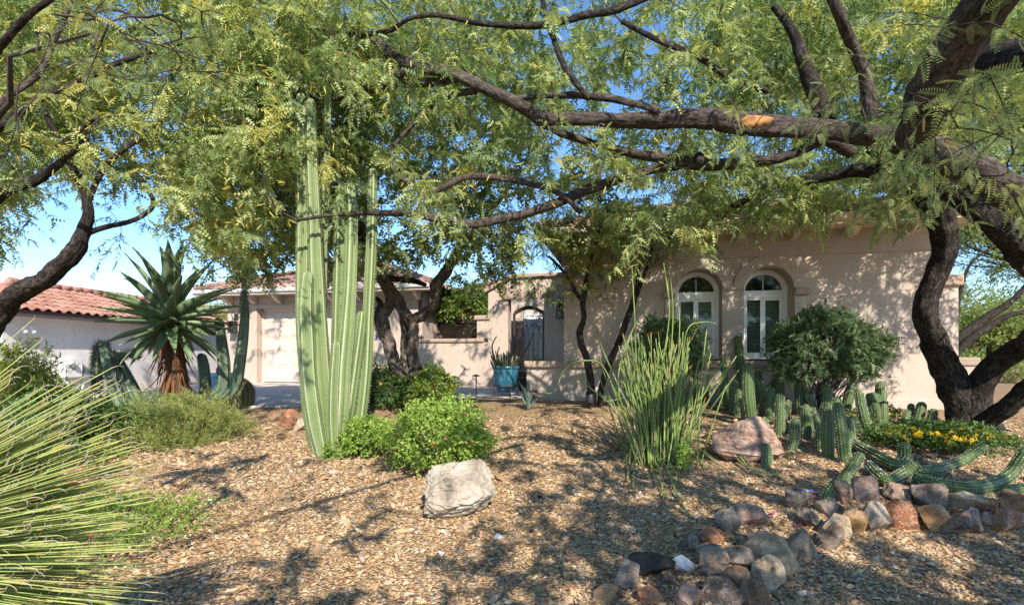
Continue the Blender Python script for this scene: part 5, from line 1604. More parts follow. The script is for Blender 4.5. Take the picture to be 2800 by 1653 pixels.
# ------------------------------------------------------------------ shrubs in the yard
M['lime'] = leaf_mat('lime_shrub_leaf', [(0, (0.09, 0.155, 0.025)), (0.4, (0.20, 0.31, 0.05)), (0.75, (0.31, 0.42, 0.09)), (1, (0.42, 0.50, 0.14))], 0.35, 0.5, 0.35, 1.5)
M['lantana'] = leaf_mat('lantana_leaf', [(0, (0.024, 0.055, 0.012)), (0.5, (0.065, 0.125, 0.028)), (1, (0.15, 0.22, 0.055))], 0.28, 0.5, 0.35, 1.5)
M['lantana_lit'] = leaf_mat('lantana_sunlit_leaf', [(0, (0.08, 0.14, 0.022)), (0.5, (0.19, 0.28, 0.05)), (1, (0.34, 0.39, 0.09))], 0.32, 0.5, 0.35, 1.5)  # brighter copy of the lantana leaf, sunlight put into its colours
M['orange'] = leaf_mat('orange_petal', [(0, (0.62, 0.12, 0.01)), (0.6, (0.75, 0.28, 0.01)), (1, (0.8, 0.42, 0.02))], 0.25, 0.6, 0.2, 1.2)
M['yellow'] = leaf_mat('yellow_petal', [(0, (0.65, 0.32, 0.01)), (0.6, (0.75, 0.45, 0.01)), (1, (0.8, 0.55, 0.03))], 0.25, 0.6, 0.2, 1.2)
M['red'] = plain('red_petal', (0.45, 0.02, 0.02), 0.6, 0.2)
M['pink'] = leaf_mat('pink_petal', [(0, (0.45, 0.06, 0.22)), (1, (0.62, 0.16, 0.36))], 0.3, 0.6, 0.2, 1.2)

RND = leaf_tpl(1.0, 0.46, 0.3, 6)
gA = G(1195, 1275)
shrub('lime_green_shrub', 'large rounded lime green shrub directly behind the grey boulder', gA + [0.03, 0, 0], (0.56, 0.50, 0.36), M['lime'], RND, 1800, 6, 0.031, seed=101, stem=0.10, lump=0.2, shell=0.5, lift=0.92, tmean=0.52, up=0.3, flowers=(M['red'], 3, 0.02))
gB = G(1000, 1240)
shrub('lime_green_shrub', 'small lime green shrub at the foot of the columnar cactus', gB, (0.28, 0.30, 0.22), M['lime'], RND, 600, 6, 0.031, seed=102, stem=0.08, lump=0.16, lift=0.9, tmean=0.50, up=0.3, blobs=[((-0.3, -0.12, 0.05), (0.14, 0.12, 0.08), 90)])
LAN = leaf_tpl(1.0, 0.36, 0.25, 2)
gC = G(1045, 1110)
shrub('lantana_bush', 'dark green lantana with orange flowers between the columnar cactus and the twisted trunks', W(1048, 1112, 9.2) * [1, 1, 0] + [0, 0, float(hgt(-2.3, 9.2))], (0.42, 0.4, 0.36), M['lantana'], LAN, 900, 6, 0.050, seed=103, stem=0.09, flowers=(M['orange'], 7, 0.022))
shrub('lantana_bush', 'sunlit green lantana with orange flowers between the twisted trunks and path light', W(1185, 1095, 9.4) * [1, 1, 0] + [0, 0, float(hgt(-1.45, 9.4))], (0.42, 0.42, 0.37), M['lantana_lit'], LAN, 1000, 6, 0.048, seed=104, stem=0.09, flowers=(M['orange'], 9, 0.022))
gD = G(110, 1270)
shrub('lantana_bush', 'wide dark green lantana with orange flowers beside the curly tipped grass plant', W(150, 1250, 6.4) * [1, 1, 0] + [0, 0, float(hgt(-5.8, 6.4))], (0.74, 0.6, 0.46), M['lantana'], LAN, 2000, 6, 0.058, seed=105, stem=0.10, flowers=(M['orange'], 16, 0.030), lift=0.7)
# feathery yellow-green bush by the neighbour's wall
M['feather'] = leaf_mat('feathery_yellow_leaf', [(0, (0.10, 0.15, 0.035)), (0.5, (0.25, 0.30, 0.07)), (1, (0.50, 0.46, 0.09))], 0.4, 0.55, 0.3, 1.4)
shrub('feather_bush', 'feathery yellow green bush against the grey neighbour wall', W(25, 1150, 7.6) * [1, 1, 0] + [0, 0, float(hgt(-7.2, 7.6))], (0.52, 0.5, 0.70), M['feather'], (PIN['far'][0], PIN['far'][1]), 1300, 6, 0.09, seed=106, stem=0.16, lift=0.85, tmean=0.55, blobs=[((0.50, -0.05, 0.55), (0.26, 0.3, 0.28), 250)])
# fine needled shrub under the aloe
M['needle'] = leaf_mat('damianita_needle', [(0, (0.11, 0.145, 0.04)), (0.5, (0.27, 0.31, 0.095)), (0.85, (0.42, 0.44, 0.15)), (1, (0.55, 0.46, 0.07))], 0.3, 0.6, 0.2, 1.4)
NEED = leaf_tpl(1.0, 0.08, 0.1, 2)
gE = G(470, 1215)
shrub('damianita_shrub', 'low wide fine needled olive green shrub below the tree aloe', gE + [0, 0.2, 0], (0.84, 0.5, 0.38), M['needle'], NEED, 3200, 9, 0.05, seed=107, stem=0.12, lift=0.55, up=0.75, spread=0.5, lump=0.3, zmin=-0.3, blobs=[((-0.5, -0.35, 0.05), (0.36, 0.3, 0.16), 620), ((0.15, -0.3, 0.0), (0.45, 0.28, 0.14), 500)])
# ground cover under the grass plant
shrub('ground_cover', 'low bright green ground cover with small red flowers under the grass plant blades', G(170, 1470), (1.0, 0.75, 0.16), M['lime'], LAN, 2300, 6, 0.024, cat='ground cover', seed=108, stem=0.05, lift=0.5, tmean=0.42, flowers=(M['red'], 10, 0.018), lump=0.3, zmin=-0.2, stemr=0.003)
shrub('ground_cover', 'pale green sprigs of ground cover beside the rusty rocks', G(215, 1265), (0.42, 0.3, 0.13), M['lantana_lit'], RND, 420, 6, 0.026, cat='ground cover', seed=109, stem=0.07, lift=0.6, lump=0.3, stemr=0.003)

# clipped feathery bush by the windows and the one half hidden
M['clip'] = leaf_mat('clipped_feather_leaf', [(0, (0.045, 0.085, 0.036)), (0.5, (0.14, 0.20, 0.095)), (0.85, (0.26, 0.32, 0.16)), (1, (0.34, 0.38, 0.20))], 0.3, 0.5, 0.35, 1.4)
MIDP = (PIN['far'][0] * [1, 1.25, 1], PIN['far'][1])
def clipped(label, base, c, rad, n, seed):
    r = np.random.default_rng(seed)
    o = thing('feather_bush', base, label, 'shrub')
    P, D = sprigs(r, c, rad, n, 0.62, 0.14, zmin=-0.75)
    sq = np.abs(D) ** 0.7 * np.sign(D)
    V, Fc, T = foliage(r, P, D, MIDP, 6, 0.10, 0.14, 0.8, 0.42, 0.18)
    obj('foliage', V, Fc, M['clip'], o, False, tint=T, kind='stuff')
    mb = MB()
    for k in range(46):
        e = P[r.integers(0, len(P))]
        b = np.asarray(base) + r.normal(0, 1, 3) * [0.10, 0.08, 0]
        mb.tube(catmull([b, b + (e - b) * [0.4, 0.4, 0.5] + r.normal(0, 0.06, 3), e], 4), np.linspace(0.013, 0.004, 9), 5, cap=False)
    mb.out('stems', M['bushwood'], o, kind='stuff')
clipped('dome shaped dark green feathery bush covering the lower half of the second window', W(2250, 1115, 8.3), W(2258, 955, 8.3), (0.84, 0.52, 0.58), 1900, 111)
clipped('dark green feathery bush half hidden behind the slipper plant at the first window', W(1800, 1110, 9.3), W(1830, 955, 9.3), (0.52, 0.35, 0.50), 900, 112)

# ------------------------------------------------------------------ columnar fence-post cactus
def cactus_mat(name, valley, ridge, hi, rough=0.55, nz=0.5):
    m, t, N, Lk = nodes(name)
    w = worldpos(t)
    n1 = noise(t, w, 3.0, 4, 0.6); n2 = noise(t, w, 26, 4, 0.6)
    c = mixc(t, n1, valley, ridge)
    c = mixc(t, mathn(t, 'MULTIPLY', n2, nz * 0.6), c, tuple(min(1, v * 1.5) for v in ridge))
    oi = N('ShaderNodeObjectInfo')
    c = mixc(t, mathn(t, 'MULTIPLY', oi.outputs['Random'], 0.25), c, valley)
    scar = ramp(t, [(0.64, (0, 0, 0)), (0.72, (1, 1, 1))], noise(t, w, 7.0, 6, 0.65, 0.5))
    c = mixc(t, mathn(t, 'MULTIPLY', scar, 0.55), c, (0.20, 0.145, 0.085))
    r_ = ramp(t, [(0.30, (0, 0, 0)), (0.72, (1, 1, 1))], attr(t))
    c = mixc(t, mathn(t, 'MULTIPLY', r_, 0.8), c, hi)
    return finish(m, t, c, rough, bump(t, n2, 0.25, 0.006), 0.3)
M['organ'] = cactus_mat('fence_post_cactus_skin', (0.070, 0.100, 0.034), (0.185, 0.235, 0.092), (0.40, 0.43, 0.27))
M['torch'] = cactus_mat('torch_cactus_skin', (0.022, 0.042, 0.013), (0.075, 0.118, 0.034), (0.12, 0.17, 0.055), 0.5)
M['cereus'] = cactus_mat('cereus_skin', (0.060, 0.095, 0.062), (0.11, 0.155, 0.10), (0.19, 0.22, 0.13), 0.45)
M['spine'] = plain('pale_spine', (0.55, 0.52, 0.42), 0.7, 0.2, var=0.1)
M['dark_spine'] = plain('dark_spine', (0.13, 0.10, 0.075), 0.8, 0.2, var=0.2)

def cactus_stem(P, R, ribs, depth, mat, parent, name='stem', seed=0, per=6, tipround=True, wob=0.02, step=0.05):
    P = catmull(P, 10); 
    R0 = np.interp(np.linspace(0, 1, len(P)), np.linspace(0, 1, len(R)), R)
    L = np.concatenate([[0], np.cumsum(np.linalg.norm(np.diff(P, axis=0), axis=1))])
    rt = R0[-1]
    n = max(10, int(L[-1] / step))
    s = np.concatenate([np.linspace(0, L[-1] - rt * 1.05, n), L[-1] - rt * 1.05 + rt * 1.05 * np.sin(np.linspace(0, math.pi / 2, 8)[1:])])
    Pn = np.stack([np.interp(s, L, P[:, k]) for k in range(3)], -1)
    Rn = np.interp(s, L, R0)
    dtip = np.clip((s - (L[-1] - rt * 1.05)) / (rt * 1.05), 0, 1)
    Rn = Rn * np.sqrt(np.maximum(1 - dtip ** 2, 0.012))
    V, f, uv, t = tube(Pn, Rn, ribs * per, rad=rib_rad(ribs, depth, wob, seed))
    return obj(name, V, f, mat, parent, True, tint=t, uv=uv), Pn, Rn

def spines(parent, Pn, Rn, ribs, mat, length, gap, r, ncl=4, width=0.0022, name='spines'):
    T, Nn_, B = frames(Pn)
    L = np.concatenate([[0], np.cumsum(np.linalg.norm(np.diff(Pn, axis=0), axis=1))])
    pos, dirs = [], []
    for q in range(ribs):
        a = q * 2 * np.pi / ribs
        s = np.arange(gap * r.random(), L[-1], gap)
        c = np.stack([np.interp(s, L, Pn[:, k]) for k in range(3)], -1)
        e = np.stack([np.interp(s, L, (Nn_ * math.cos(a) + B * math.sin(a))[:, k]) for k in range(3)], -1)
        e /= np.linalg.norm(e, axis=1)[:, None]
        rad = np.interp(s, L, Rn)
        for _ in range(ncl):
            pos.append(c + e * rad[:, None] * 0.97); d = e + r.normal(0, 0.55, e.shape); d /= np.linalg.norm(d, axis=1)[:, None]; dirs.append(d)
    pos, dirs = np.concatenate(pos), np.concatenate(dirs)
    TV = np.array([(0, -width, 0), (0, width, 0), (length, 0, 0)])
    V, Fc, Tt = scatter(TV, [np.array([[0, 1, 2]])], pos, rotmats(dirs, r.uniform(0, 6, len(pos))), r.uniform(0.6, 1.2, len(pos)), r.random(len(pos)))
    obj(name, V, Fc, mat, parent, False, tint=Tt, kind='stuff')

gO = G(905, 1232)
oc = thing('columnar_cactus', gO, 'tall pale green columnar cactus with many ribbed stems rising into the canopy', 'cactus')
dO = float(gO[1])
# (path of (px, py), depth offset, half width px at base / middle / top)
OS = [
    ([(872, 1236), (852, 1130), (838, 1000), (830, 900), (827, 760), (828, 620), (826, 430), (824, 255)], -0.02, (15, 23, 21, 19, 18, 18, 17, 13)),
    ([(900, 1238), (890, 1130), (880, 1000), (870, 850), (863, 700), (860, 600), (852, 420), (850, 270)], -0.10, (15, 23, 24, 22, 20, 19, 17, 13)),
    ([(882, 1236), (864, 1166), (852, 1085), (844, 1004), (840, 923), (836, 843), (842, 742)], -0.26, (15, 20, 21, 21, 21, 20, 16)),
    ([(922, 1238), (934, 1120), (940, 1004), (947, 923), (958, 762), (962, 600), (953, 500)], -0.14, (15, 22, 22, 22, 18, 17, 14)),
    ([(912, 1232), (916, 1100), (922, 940), (927, 760), (931, 600), (933, 505)], 0.10, (13, 16, 16, 16, 15, 13)),
    ([(930, 1226), (952, 1130), (972, 990), (984, 900), (990, 850)], -0.04, (13, 17, 16, 15, 12)),
    ([(972, 1180), (987, 1126), (999, 1004), (1007, 843), (1014, 700), (1017, 600), (1020, 460)], 0.10, (13, 16, 17, 15, 15, 14, 11)),
    ([(880, 1220), (880, 1080), (880, 900), (884, 700), (887, 600), (893, 400), (897, 205)], 0.24, (12, 14, 13, 13, 13, 12, 10)),
    ([(917, 1232), (912, 1150), (914, 1040), (918, 985), (920, 932)], -0.24, (11, 14, 14, 14, 12)),
    ([(862, 1225), (842, 1100), (846, 940), (846, 760), (845, 580), (842, 420), (840, 262)], 0.20, (14, 18, 18, 17, 15, 14, 11)),
]
for k, (pts, dd, hw) in enumerate(OS):
    P = [W(x, y, dO + dd) for x, y in pts]
    P[0] = P[0] - [0, 0, 0.06]
    R = np.array(hw) * 1.04 * (dO + dd) / F
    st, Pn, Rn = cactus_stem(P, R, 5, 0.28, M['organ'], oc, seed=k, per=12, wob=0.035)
    spines(st, Pn, Rn, 5, M['spine'], 0.016, 0.035, rng, 3, 0.0026)

# ------------------------------------------------------------------ torch cactus colony
def TZ(X, Y): return (2050 + .44 * X, 1000 + .44 * Y)
TORCH = {
    'tall upright torch cactus stems in front of the second window beside the slipper plant': [
        ([(2029, 1106), (2026, 1010), (2016, 917)], 12, -0.1), ([(1988, 1120), (1984, 1050), (1976, 970)], 9, 0.1), ([(2058, 1165), (2046, 1080), (2045, 992)], 16, -0.3),
        ([(2077, 1102), (2079, 1060), (2081, 998)], 10, 0), ([(2082, 1140), (2090, 1100), (2101, 1052)], 11, 0), ([(2006, 1130), (2004, 1080), (2010, 1040)], 11, 0), ([(2022, 1140), (2020, 1100), (2024, 1060)], 10, 0)],
    'short torch cactus stems against the house wall just beyond the slipper plant': [
        ([(1911, 1104), (1904, 1065), (1901, 1023)], 8, 0), ([(1919, 1096), (1919, 1047)], 7, 0.1), ([(1920, 1104), (1928, 1075), (1936, 1048)], 10, -0.1), ([(1883, 1112), (1883, 1068)], 10, 0)],
    'torch cactus stems standing behind and over the speckled boulder': [
        ([(2130, 1192), (2132, 1140), (2134, 1076)], 12, 0), ([(2160, 1232), (2172, 1190), (2175, 1141)], 13, -0.1), ([(2200, 1200), (2206, 1160), (2204, 1106)], 14, 0),
        ([(2191, 1138), (2188, 1085), (2180, 1024)], 13, 0.1), ([(2088, 1215), (2084, 1180), (2092, 1140)], 13, -0.3), ([(2092, 1278), (2098, 1250), (2094, 1210)], 13, -0.1),
        ([(2150, 1140), (2152, 1110), (2156, 1085)], 10, 0.1), ([(2110, 1130), (2116, 1095), (2122, 1062)], 10, 0.2)],
    'torch cactus stems with a brown scar in the middle of the cactus bed': [
        ([(2266, 1248), (2262, 1180), (2270, 1095)], 16, 0), ([(2312, 1266), (2302, 1190), (2290, 1099)], 16, -0.1), ([(2312, 1122), (2322, 1080), (2334, 1038)], 13, 0.2), ([(2240, 1230), (2240, 1195), (2242, 1165)], 10, 0.1), ([(2252, 1160), (2258, 1110), (2266, 1060)], 12, 0.3)],
    'curved torch cactus stems rising above the yellow lantana': [
        ([(2392, 1200), (2362, 1140), (2347, 1066)], 13, 0), ([(2412, 1168), (2392, 1125), (2375, 1074)], 12, 0), ([(2404, 1126), (2412, 1098), (2417, 1067)], 10, 0.2)],
    'torch cactus stems leaning toward the forked mesquite trunk behind the lantana': [
        ([(2490, 1172), (2490, 1140), (2492, 1102)], 9, 0.1), ([(2500, 1178), (2510, 1145), (2523, 1098)], 13, 0), ([(2536, 1186), (2546, 1155), (2553, 1116)], 12, 0), ([(2580, 1194), (2578, 1170), (2572, 1148)], 10, 0.1), ([(2470, 1180), (2474, 1150), (2482, 1120)], 9, 0.1)],
    'torch cactus stems among the yellow flowers near the trunk foot': [
        ([(2640, 1204), (2662, 1180), (2690, 1149)], 13, 0), ([(2586, 1234), (2594, 1205), (2611, 1172)], 13, 0)],
    'sprawling torch cactus with long stems lying along the border rocks': [
        ([(2508, 1302), (2556, 1298), (2622, 1276), (2700, 1228)], 15, 0), ([(2500, 1322), (2578, 1342), (2666, 1350), (2754, 1318), (2812, 1235)], 17, -0.1),
        ([(2320, 1216), (2400, 1262), (2455, 1288), (2472, 1270), (2471, 1222)], 15, 0), ([(2376, 1284), (2424, 1328), (2468, 1310), (2512, 1280)], 15, -0.1), ([(2680, 1350), (2740, 1345), (2830, 1330)], 16, 0.1)],
    'short bright torch cactus stems leaning out above the pink stone': [
        ([(2300, 1328), (2318, 1296), (2356, 1238)], 15, 0), ([(2248, 1380), (2268, 1346), (2290, 1314)], 15, -0.05)],
}
RC = np.random.default_rng(77)
for lab, zone in (('torch cactus stems standing behind and over the speckled boulder', (2100, 2230, 1120, 1200)), ('tall upright torch cactus stems in front of the second window beside the slipper plant', (1975, 2110, 1100, 1150)),
                  ('torch cactus stems with a brown scar in the middle of the cactus bed', (2225, 2345, 1150, 1235)), ('curved torch cactus stems rising above the yellow lantana', (2350, 2420, 1140, 1190))):
    for _ in range(12):
        x, y = RC.uniform(zone[0], zone[1]), RC.uniform(zone[2], zone[3]); h_ = RC.uniform(35, 105); dx_ = RC.normal(0, 12)
        TORCH[lab].append(([(x, y), (x + dx_ * 0.2, y - h_ / 2), (x + dx_, y - h_)], RC.uniform(7, 12.5), 0))
for lab, stems_ in TORCH.items():
    bp = G(*stems_[0][0][0])
    o = thing('torch_cactus', bp, lab, 'cactus', 'torch cacti in the raised bed')
    for pts, hw, dd in stems_:
        lying = pts[-1][0] - pts[0][0]
        g = G(*pts[0])
        d0 = g[1]
        if len(pts) >= 4:     # sprawling: follow the ground, tip lifts
            P = []
            for q, p in enumerate(pts):
                gq = G(*p)
                dq = gq[1] if q < len(pts) - 1 else P[-1][1] + 0.02
                P.append(W(p[0], p[1] - hw * 0.9, min(dq, d0 + 0.35) - 0.05))
        else:
            P = [W(p[0], p[1], d0 + 0.04 * q + RC.normal(0, 0.01)) for q, p in enumerate(pts)]
            P[0] = P[0] - [0, 0, 0.05]
        rr = hw * d0 / F
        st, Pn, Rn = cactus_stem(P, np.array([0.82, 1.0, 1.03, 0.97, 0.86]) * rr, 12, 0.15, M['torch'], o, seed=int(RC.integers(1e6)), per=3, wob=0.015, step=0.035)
        spines(st, Pn, Rn, 12, M['spine'], 0.013, 0.030, RC, 3, 0.0056)

# ------------------------------------------------------------------ cereus arms beside the aloe, and the spiny drooping one
gQ = G(590, 1100)
dQ = 9.0
ce = thing('cereus_cactus', (W(590, 1100, dQ)[0], dQ, float(hgt(-5.2, dQ))), 'grey green cereus with two tall curved arms in front of the barrel cactus', 'cactus')
for k, (pts, hw, dd) in enumerate((([(588, 1090), (615, 1086), (645, 1050), (656, 990), (664, 930), (669, 870), (668, 830), (668, 792)], (14, 15, 15, 15, 14, 12, 9, 7), -0.05),
                                   ([(585, 1080), (608, 1060), (612, 1000), (606, 940), (600, 890), (594, 868)], (15, 17, 17, 15, 13, 11), 0.1),
                                   ([(545, 1110), (560, 1060), (556, 1000), (548, 965)], (14, 16, 15, 12), 0.15))):
    P = [W(x, y, dQ + dd) for x, y in pts]
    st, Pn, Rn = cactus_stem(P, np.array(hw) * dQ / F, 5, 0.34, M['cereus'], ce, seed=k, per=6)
    spines(st, Pn, Rn, 5, M['spine'], 0.02, 0.05, RC, 4, 0.0016)
    if k == 0:   # bristly top
        h = len(Pn) * 2 // 3
        spines(st, Pn[h:], Rn[h:], 8, M['dark_spine'], 0.045, 0.03, RC, 5, 0.0042, 'bristles')
dS = 8.8
cs = thing('cereus_cactus', (W(340, 1140, dS)[0], dS, float(hgt(-6.6, dS))), 'dark drooping spiny cereus with bent arms beside the tree aloe', 'cactus')
for k, (pts, hw, dd) in enumerate((([(352, 1140), (325, 1080), (305, 1020), (290, 965), (282, 940), (272, 950), (266, 990), (266, 1050), (270, 1075)], (22, 21, 18, 15, 13, 13, 13, 12, 8), -0.1),
                                   ([(385, 1130), (370, 1085), (345, 1035), (318, 985), (300, 960)], (20, 19, 18, 15, 12), 0.1),
                                   ([(312, 1180), (312, 1120), (308, 1060), (310, 1020)], (8, 9, 9, 8), 0.0),
                                   ([(322, 988), (332, 972), (350, 966), (372, 970), (380, 980)], (8, 9, 9, 8, 7), -0.1))):
    P = [W(x, y, dS + dd) for x, y in pts]
    st, Pn, Rn = cactus_stem(P, np.array(hw) * dS / F, 5, 0.34, M['cereus'], cs, seed=10 + k, per=6)
    spines(st, Pn, Rn, 5, M['spine'], 0.02, 0.05, RC, 4, 0.0016)
    a = 0 if k == 3 else (len(Pn) // 2 if k == 0 else (0 if k == 2 else len(Pn) * 2 // 3))
    spines(st, Pn[a:], Rn[a:], 9, M['dark_spine'], 0.07, 0.03, RC, 5, 0.0045, 'bristles')
# barrel cactus
M['barrel'] = cactus_mat('barrel_cactus_skin', (0.055, 0.065, 0.028), (0.10, 0.105, 0.05), (0.30, 0.215, 0.12), 0.7)
dB = 9.75
bb_ = np.array([W(648, 1110, dB)[0], dB, float(hgt(-5.2, dB)) - 0.03])
ba = thing('barrel_cactus', bb_, 'squat round barrel cactus with brown spines by the drive edge', 'cactus')
Hh = 0.60; Rb = 0.325
tt = np.linspace(0, 1, 22)
Pn = bb_[None] + np.array([-0.05, 0, 1.0])[None] * (tt * Hh)[:, None]
Rn = Rb * np.clip(np.where(tt < 0.45, 0.86 + 0.14 * np.sin(tt / 0.45 * math.pi / 2), np.sqrt(np.maximum(1 - ((tt - 0.45) / 0.56) ** 2, 0.01))), 0.05, 1)
V, f, uv, t_ = tube(Pn, Rn, 22 * 4, rad=rib_rad(22, 0.10))
bo = obj('body', V, f, M['barrel'], ba, True, tint=t_, uv=uv)
M['barrel_spine'] = plain('barrel_spine', (0.22, 0.15, 0.09), 0.8, 0.2, var=0.2)
spines(bo, Pn, Rn, 22, M['barrel_spine'], 0.045, 0.028, RC, 6, 0.0022)

# ------------------------------------------------------------------ tree aloe
M['aloe'] = leaf_mat('aloe_leaf', [(0, (0.075, 0.12, 0.065)), (0.5, (0.13, 0.195, 0.092)), (0.85, (0.21, 0.265, 0.12)), (1, (0.24, 0.15, 0.07))], 0.0, 0.42, 0.4)
M['aloe_dead'] = leaf_mat('dead_aloe_leaf', [(0, (0.075, 0.030, 0.014)), (0.5, (0.17, 0.075, 0.034)), (1, (0.30, 0.17, 0.085))], 0.1, 0.8, 0.15, 1.0)
def aloe_leaf_mesh(name, L, w, curve, mat, n=14, thick=0.28, teeth=True, tip_t=1.0):
    V, T = [], []
    m_ = 7
    for k in range(n + 1):
        t = k / n
        ww = w * (0.62 + 0.38 * math.sin(min(t / 0.28, 1) * math.pi / 2)) * (1 - t ** 1.9) ** 0.9 + 0.0015
        x = L * t; z = -curve * L * t * t
        for q in range(m_):
            u = q / (m_ - 1) * 2 - 1
            V.append((x, u * ww, z + ww * 0.55 * u * u + (0.01 * L * math.sin(9 * t + 2 * u) * abs(u))))
            T.append(0.35 + 0.25 * abs(u) + (0.0 if t < 0.9 else (t - 0.9) * 6 * (tip_t - 0.4)))
        for q in range(m_ - 2, 0, -1):
            u = q / (m_ - 1) * 2 - 1
            V.append((x, u * ww * 0.97, z + ww * 0.55 * u * u - ww * thick * (1 - u * u) - 0.002))
            T.append(0.28)
    s = m_ + m_ - 2
    Fq = [(k * s + q, k * s + (q + 1) % s, (k + 1) * s + (q + 1) % s, (k + 1) * s + q) for k in range(n) for q in range(s)]
    Ft = []
    if teeth:
        for k in range(1, n * 3 - 2):
            t = k / (n * 3); j = min(int(t * n), n - 1); fr_ = t * n - j
            for q, sg in ((0, -1), (m_ - 1, 1)):
                a = np.array(V[j * s + q]) * (1 - fr_) + np.array(V[(j + 1) * s + q]) * fr_
                b = len(V)
                V += [tuple(a + [-0.004, 0, 0]), tuple(a + [0.006, 0, 0]), tuple(a + [0.004, sg * 0.010, 0.004])]; T += [0.95] * 3
                Ft.append((b, b + 1, b + 2))
    return np_mesh(name, np.array(V), [np.array(Fq)] + ([np.array(Ft)] if Ft else []), mat, True, tint=np.array(T))
def rosette(parent, c, meshes, n, el_fn, sc_fn, r, name='leaf', r0=0.05):
    for k in range(n):
        az = k * 2.39996 + r.normal(0, 0.12)
        el = el_fn(k / (n - 1)) + r.normal(0, 0.07)
        d = Vector((math.cos(az) * math.cos(el), math.sin(az) * math.cos(el), math.sin(el)))
        up = Vector((-math.cos(az) * math.sin(el), -math.sin(az) * math.sin(el), math.cos(el)))
        y = up.cross(d)
        Rm = Matrix((d, y, up)).transposed()
        Rm = Rm @ Matrix.Rotation(r.normal(0, 0.15), 3, 'X')
        p = np.asarray(c) + np.array(d) * r0 + np.array([0, 0, 0.10 * (1 - 2 * k / n)])
        link(name, meshes[int(r.integers(0, len(meshes)))], parent, p - base_of(parent), Rm.to_quaternion(), float(sc_fn(k / (n - 1)) * r.uniform(0.9, 1.08)))
dA = 8.4
ab = np.array([W(487, 1110, dA)[0], dA, float(hgt(-5.5, dA))])
al = thing('tree_aloe', ab, 'tall tree aloe with thick toothed leaves above a skirt of dead brown leaves', 'aloe')
ctop = W(468, 880, dA)
V, f, uv, _ = tube(catmull([ab - [0, 0, 0.05], (ab + ctop) / 2 + [0.02, 0, 0], ctop], 8), np.linspace(0.17, 0.13, 17), 14, rad=bark_rad(0.07, 14, 5))
obj('trunk', V, f, bark_mat('aloe_trunk', (0.03, 0.018, 0.012), (0.10, 0.055, 0.03), (0.20, 0.12, 0.07), 40, 0.8), al, True, uv=uv)
AM = [aloe_leaf_mesh('aloe_leaf', 1.0, 0.108, cv, M['aloe']) for cv in (0.12, 0.2, 0.28, 0.05)]
RA = np.random.default_rng(15)
rosette(al, ctop, AM, 62, lambda t: math.radians(86 - 122 * t), lambda t: 1.15 - 0.30 * t, RA)
DM = [aloe_leaf_mesh('dead_aloe_leaf', 1.0, 0.045, cv, M['aloe_dead'], 10, 0.1, False) for cv in (-0.25, -0.12, 0.1)]
for k in range(64):
    az = RA.uniform(0, 6.28); el = math.radians(RA.uniform(-88, -62)); h = RA.uniform(0.05, 1.0)
    d = Vector((math.cos(az) * math.cos(el), math.sin(az) * math.cos(el), math.sin(el))); up = Vector((math.cos(az), math.sin(az), 0.25)).normalized()
    y = up.cross(d).normalized(); up = d.cross(y)
    Rm = Matrix((d, y, up)).transposed()
    p = ctop * (1 - h * 0.62) + ab * h * 0.62 + np.array([math.cos(az), math.sin(az), 0]) * 0.13 + np.array([0, 0, -0.05])
    link('dead_leaf', DM[k % 3], al, p - ab, Rm.to_quaternion(), float(RA.uniform(0.35, 0.62)))

# ------------------------------------------------------------------ curly tipped grass plant by the lens
M['blade'] = leaf_mat('grass_blade', [(0, (0.15, 0.23, 0.055)), (0.4, (0.30, 0.40, 0.105)), (0.62, (0.43, 0.50, 0.17)), (0.88, (0.42, 0.33, 0.11)), (1, (0.50, 0.43, 0.33))], 0.12, 0.45, 0.4, 1.2)
gc_ = np.array([-2.86, 1.95, 0.10])
gp = thing('grass_tree', np.array([-2.86, 1.95, float(hgt(-2.86, 1.95))]), 'big grass tree with stiff radiating green blades and curly pale tips', 'plant')
mb = MB(); mb.tube(catmull([np.array([-2.86, 1.95, -0.68]), np.array([-2.86, 1.96, -0.3]), gc_], 5), np.linspace(0.16, 0.13, 11), 14, rad=bark_rad(0.08, 14, 8)); mb.out('trunk', M['aloe_dead'], gp)
def blade_mesh(L, droop, w, curl, seed):
    r = np.random.default_rng(seed)
    n = 16; P = []
    for k in range(n + 1):
        t = k / n
        P.append((L * t, 0.0, -droop * L * t ** 2.2))
    P = np.array(P)
    # curly tip
    m_ = 5; a = math.atan2(P[-1][2] - P[-2][2], P[-1][0] - P[-2][0]); q = P[-1].copy(); ext = []
    for k in range(m_):
        a += curl * (0.20 + 0.08 * k); q = q + np.array([math.cos(a), 0.06 * r.normal(), math.sin(a)]) * 0.0085; ext.append(q.copy())
    P = np.vstack([P, ext])
    W_ = np.concatenate([w * (1 - 0.55 * np.linspace(0, 1, n + 1) ** 1.3), np.linspace(0.24, 0.09, m_) * w])
    V, T = [], []
    for k in range(len(P)):
        t = k / n
        ti = 0.22 + 0.36 * t if t < 0.97 else (0.86 if t < 1.02 else 1.0)
        for dy, dz in ((-1, 0), (0, 0.8), (1, 0), (0, -0.8)):
            V.append(P[k] + [0, dy * W_[k], dz * W_[k]]); T.append(ti)
    Fq = [(k * 4 + j, k * 4 + (j + 1) % 4, k * 4 + 4 + (j + 1) % 4, k * 4 + 4 + j) for k in range(len(P) - 1) for j in range(4)]
    return np.array(V), np.array(Fq), np.array(T)
BL = []
for k in range(14):
    rr = np.random.default_rng(200 + k)
    BL.append(blade_mesh(rr.uniform(1.02, 1.42), rr.uniform(-0.02, 0.05), rr.uniform(0.0050, 0.0066), rr.choice([1.0, 1.0, 0.8, -0.5]), 200 + k))
BM = [np_mesh('blade', b[0], [b[1]], M['blade'], True, tint=b[2]) for b in BL]
RB = np.random.default_rng(19)
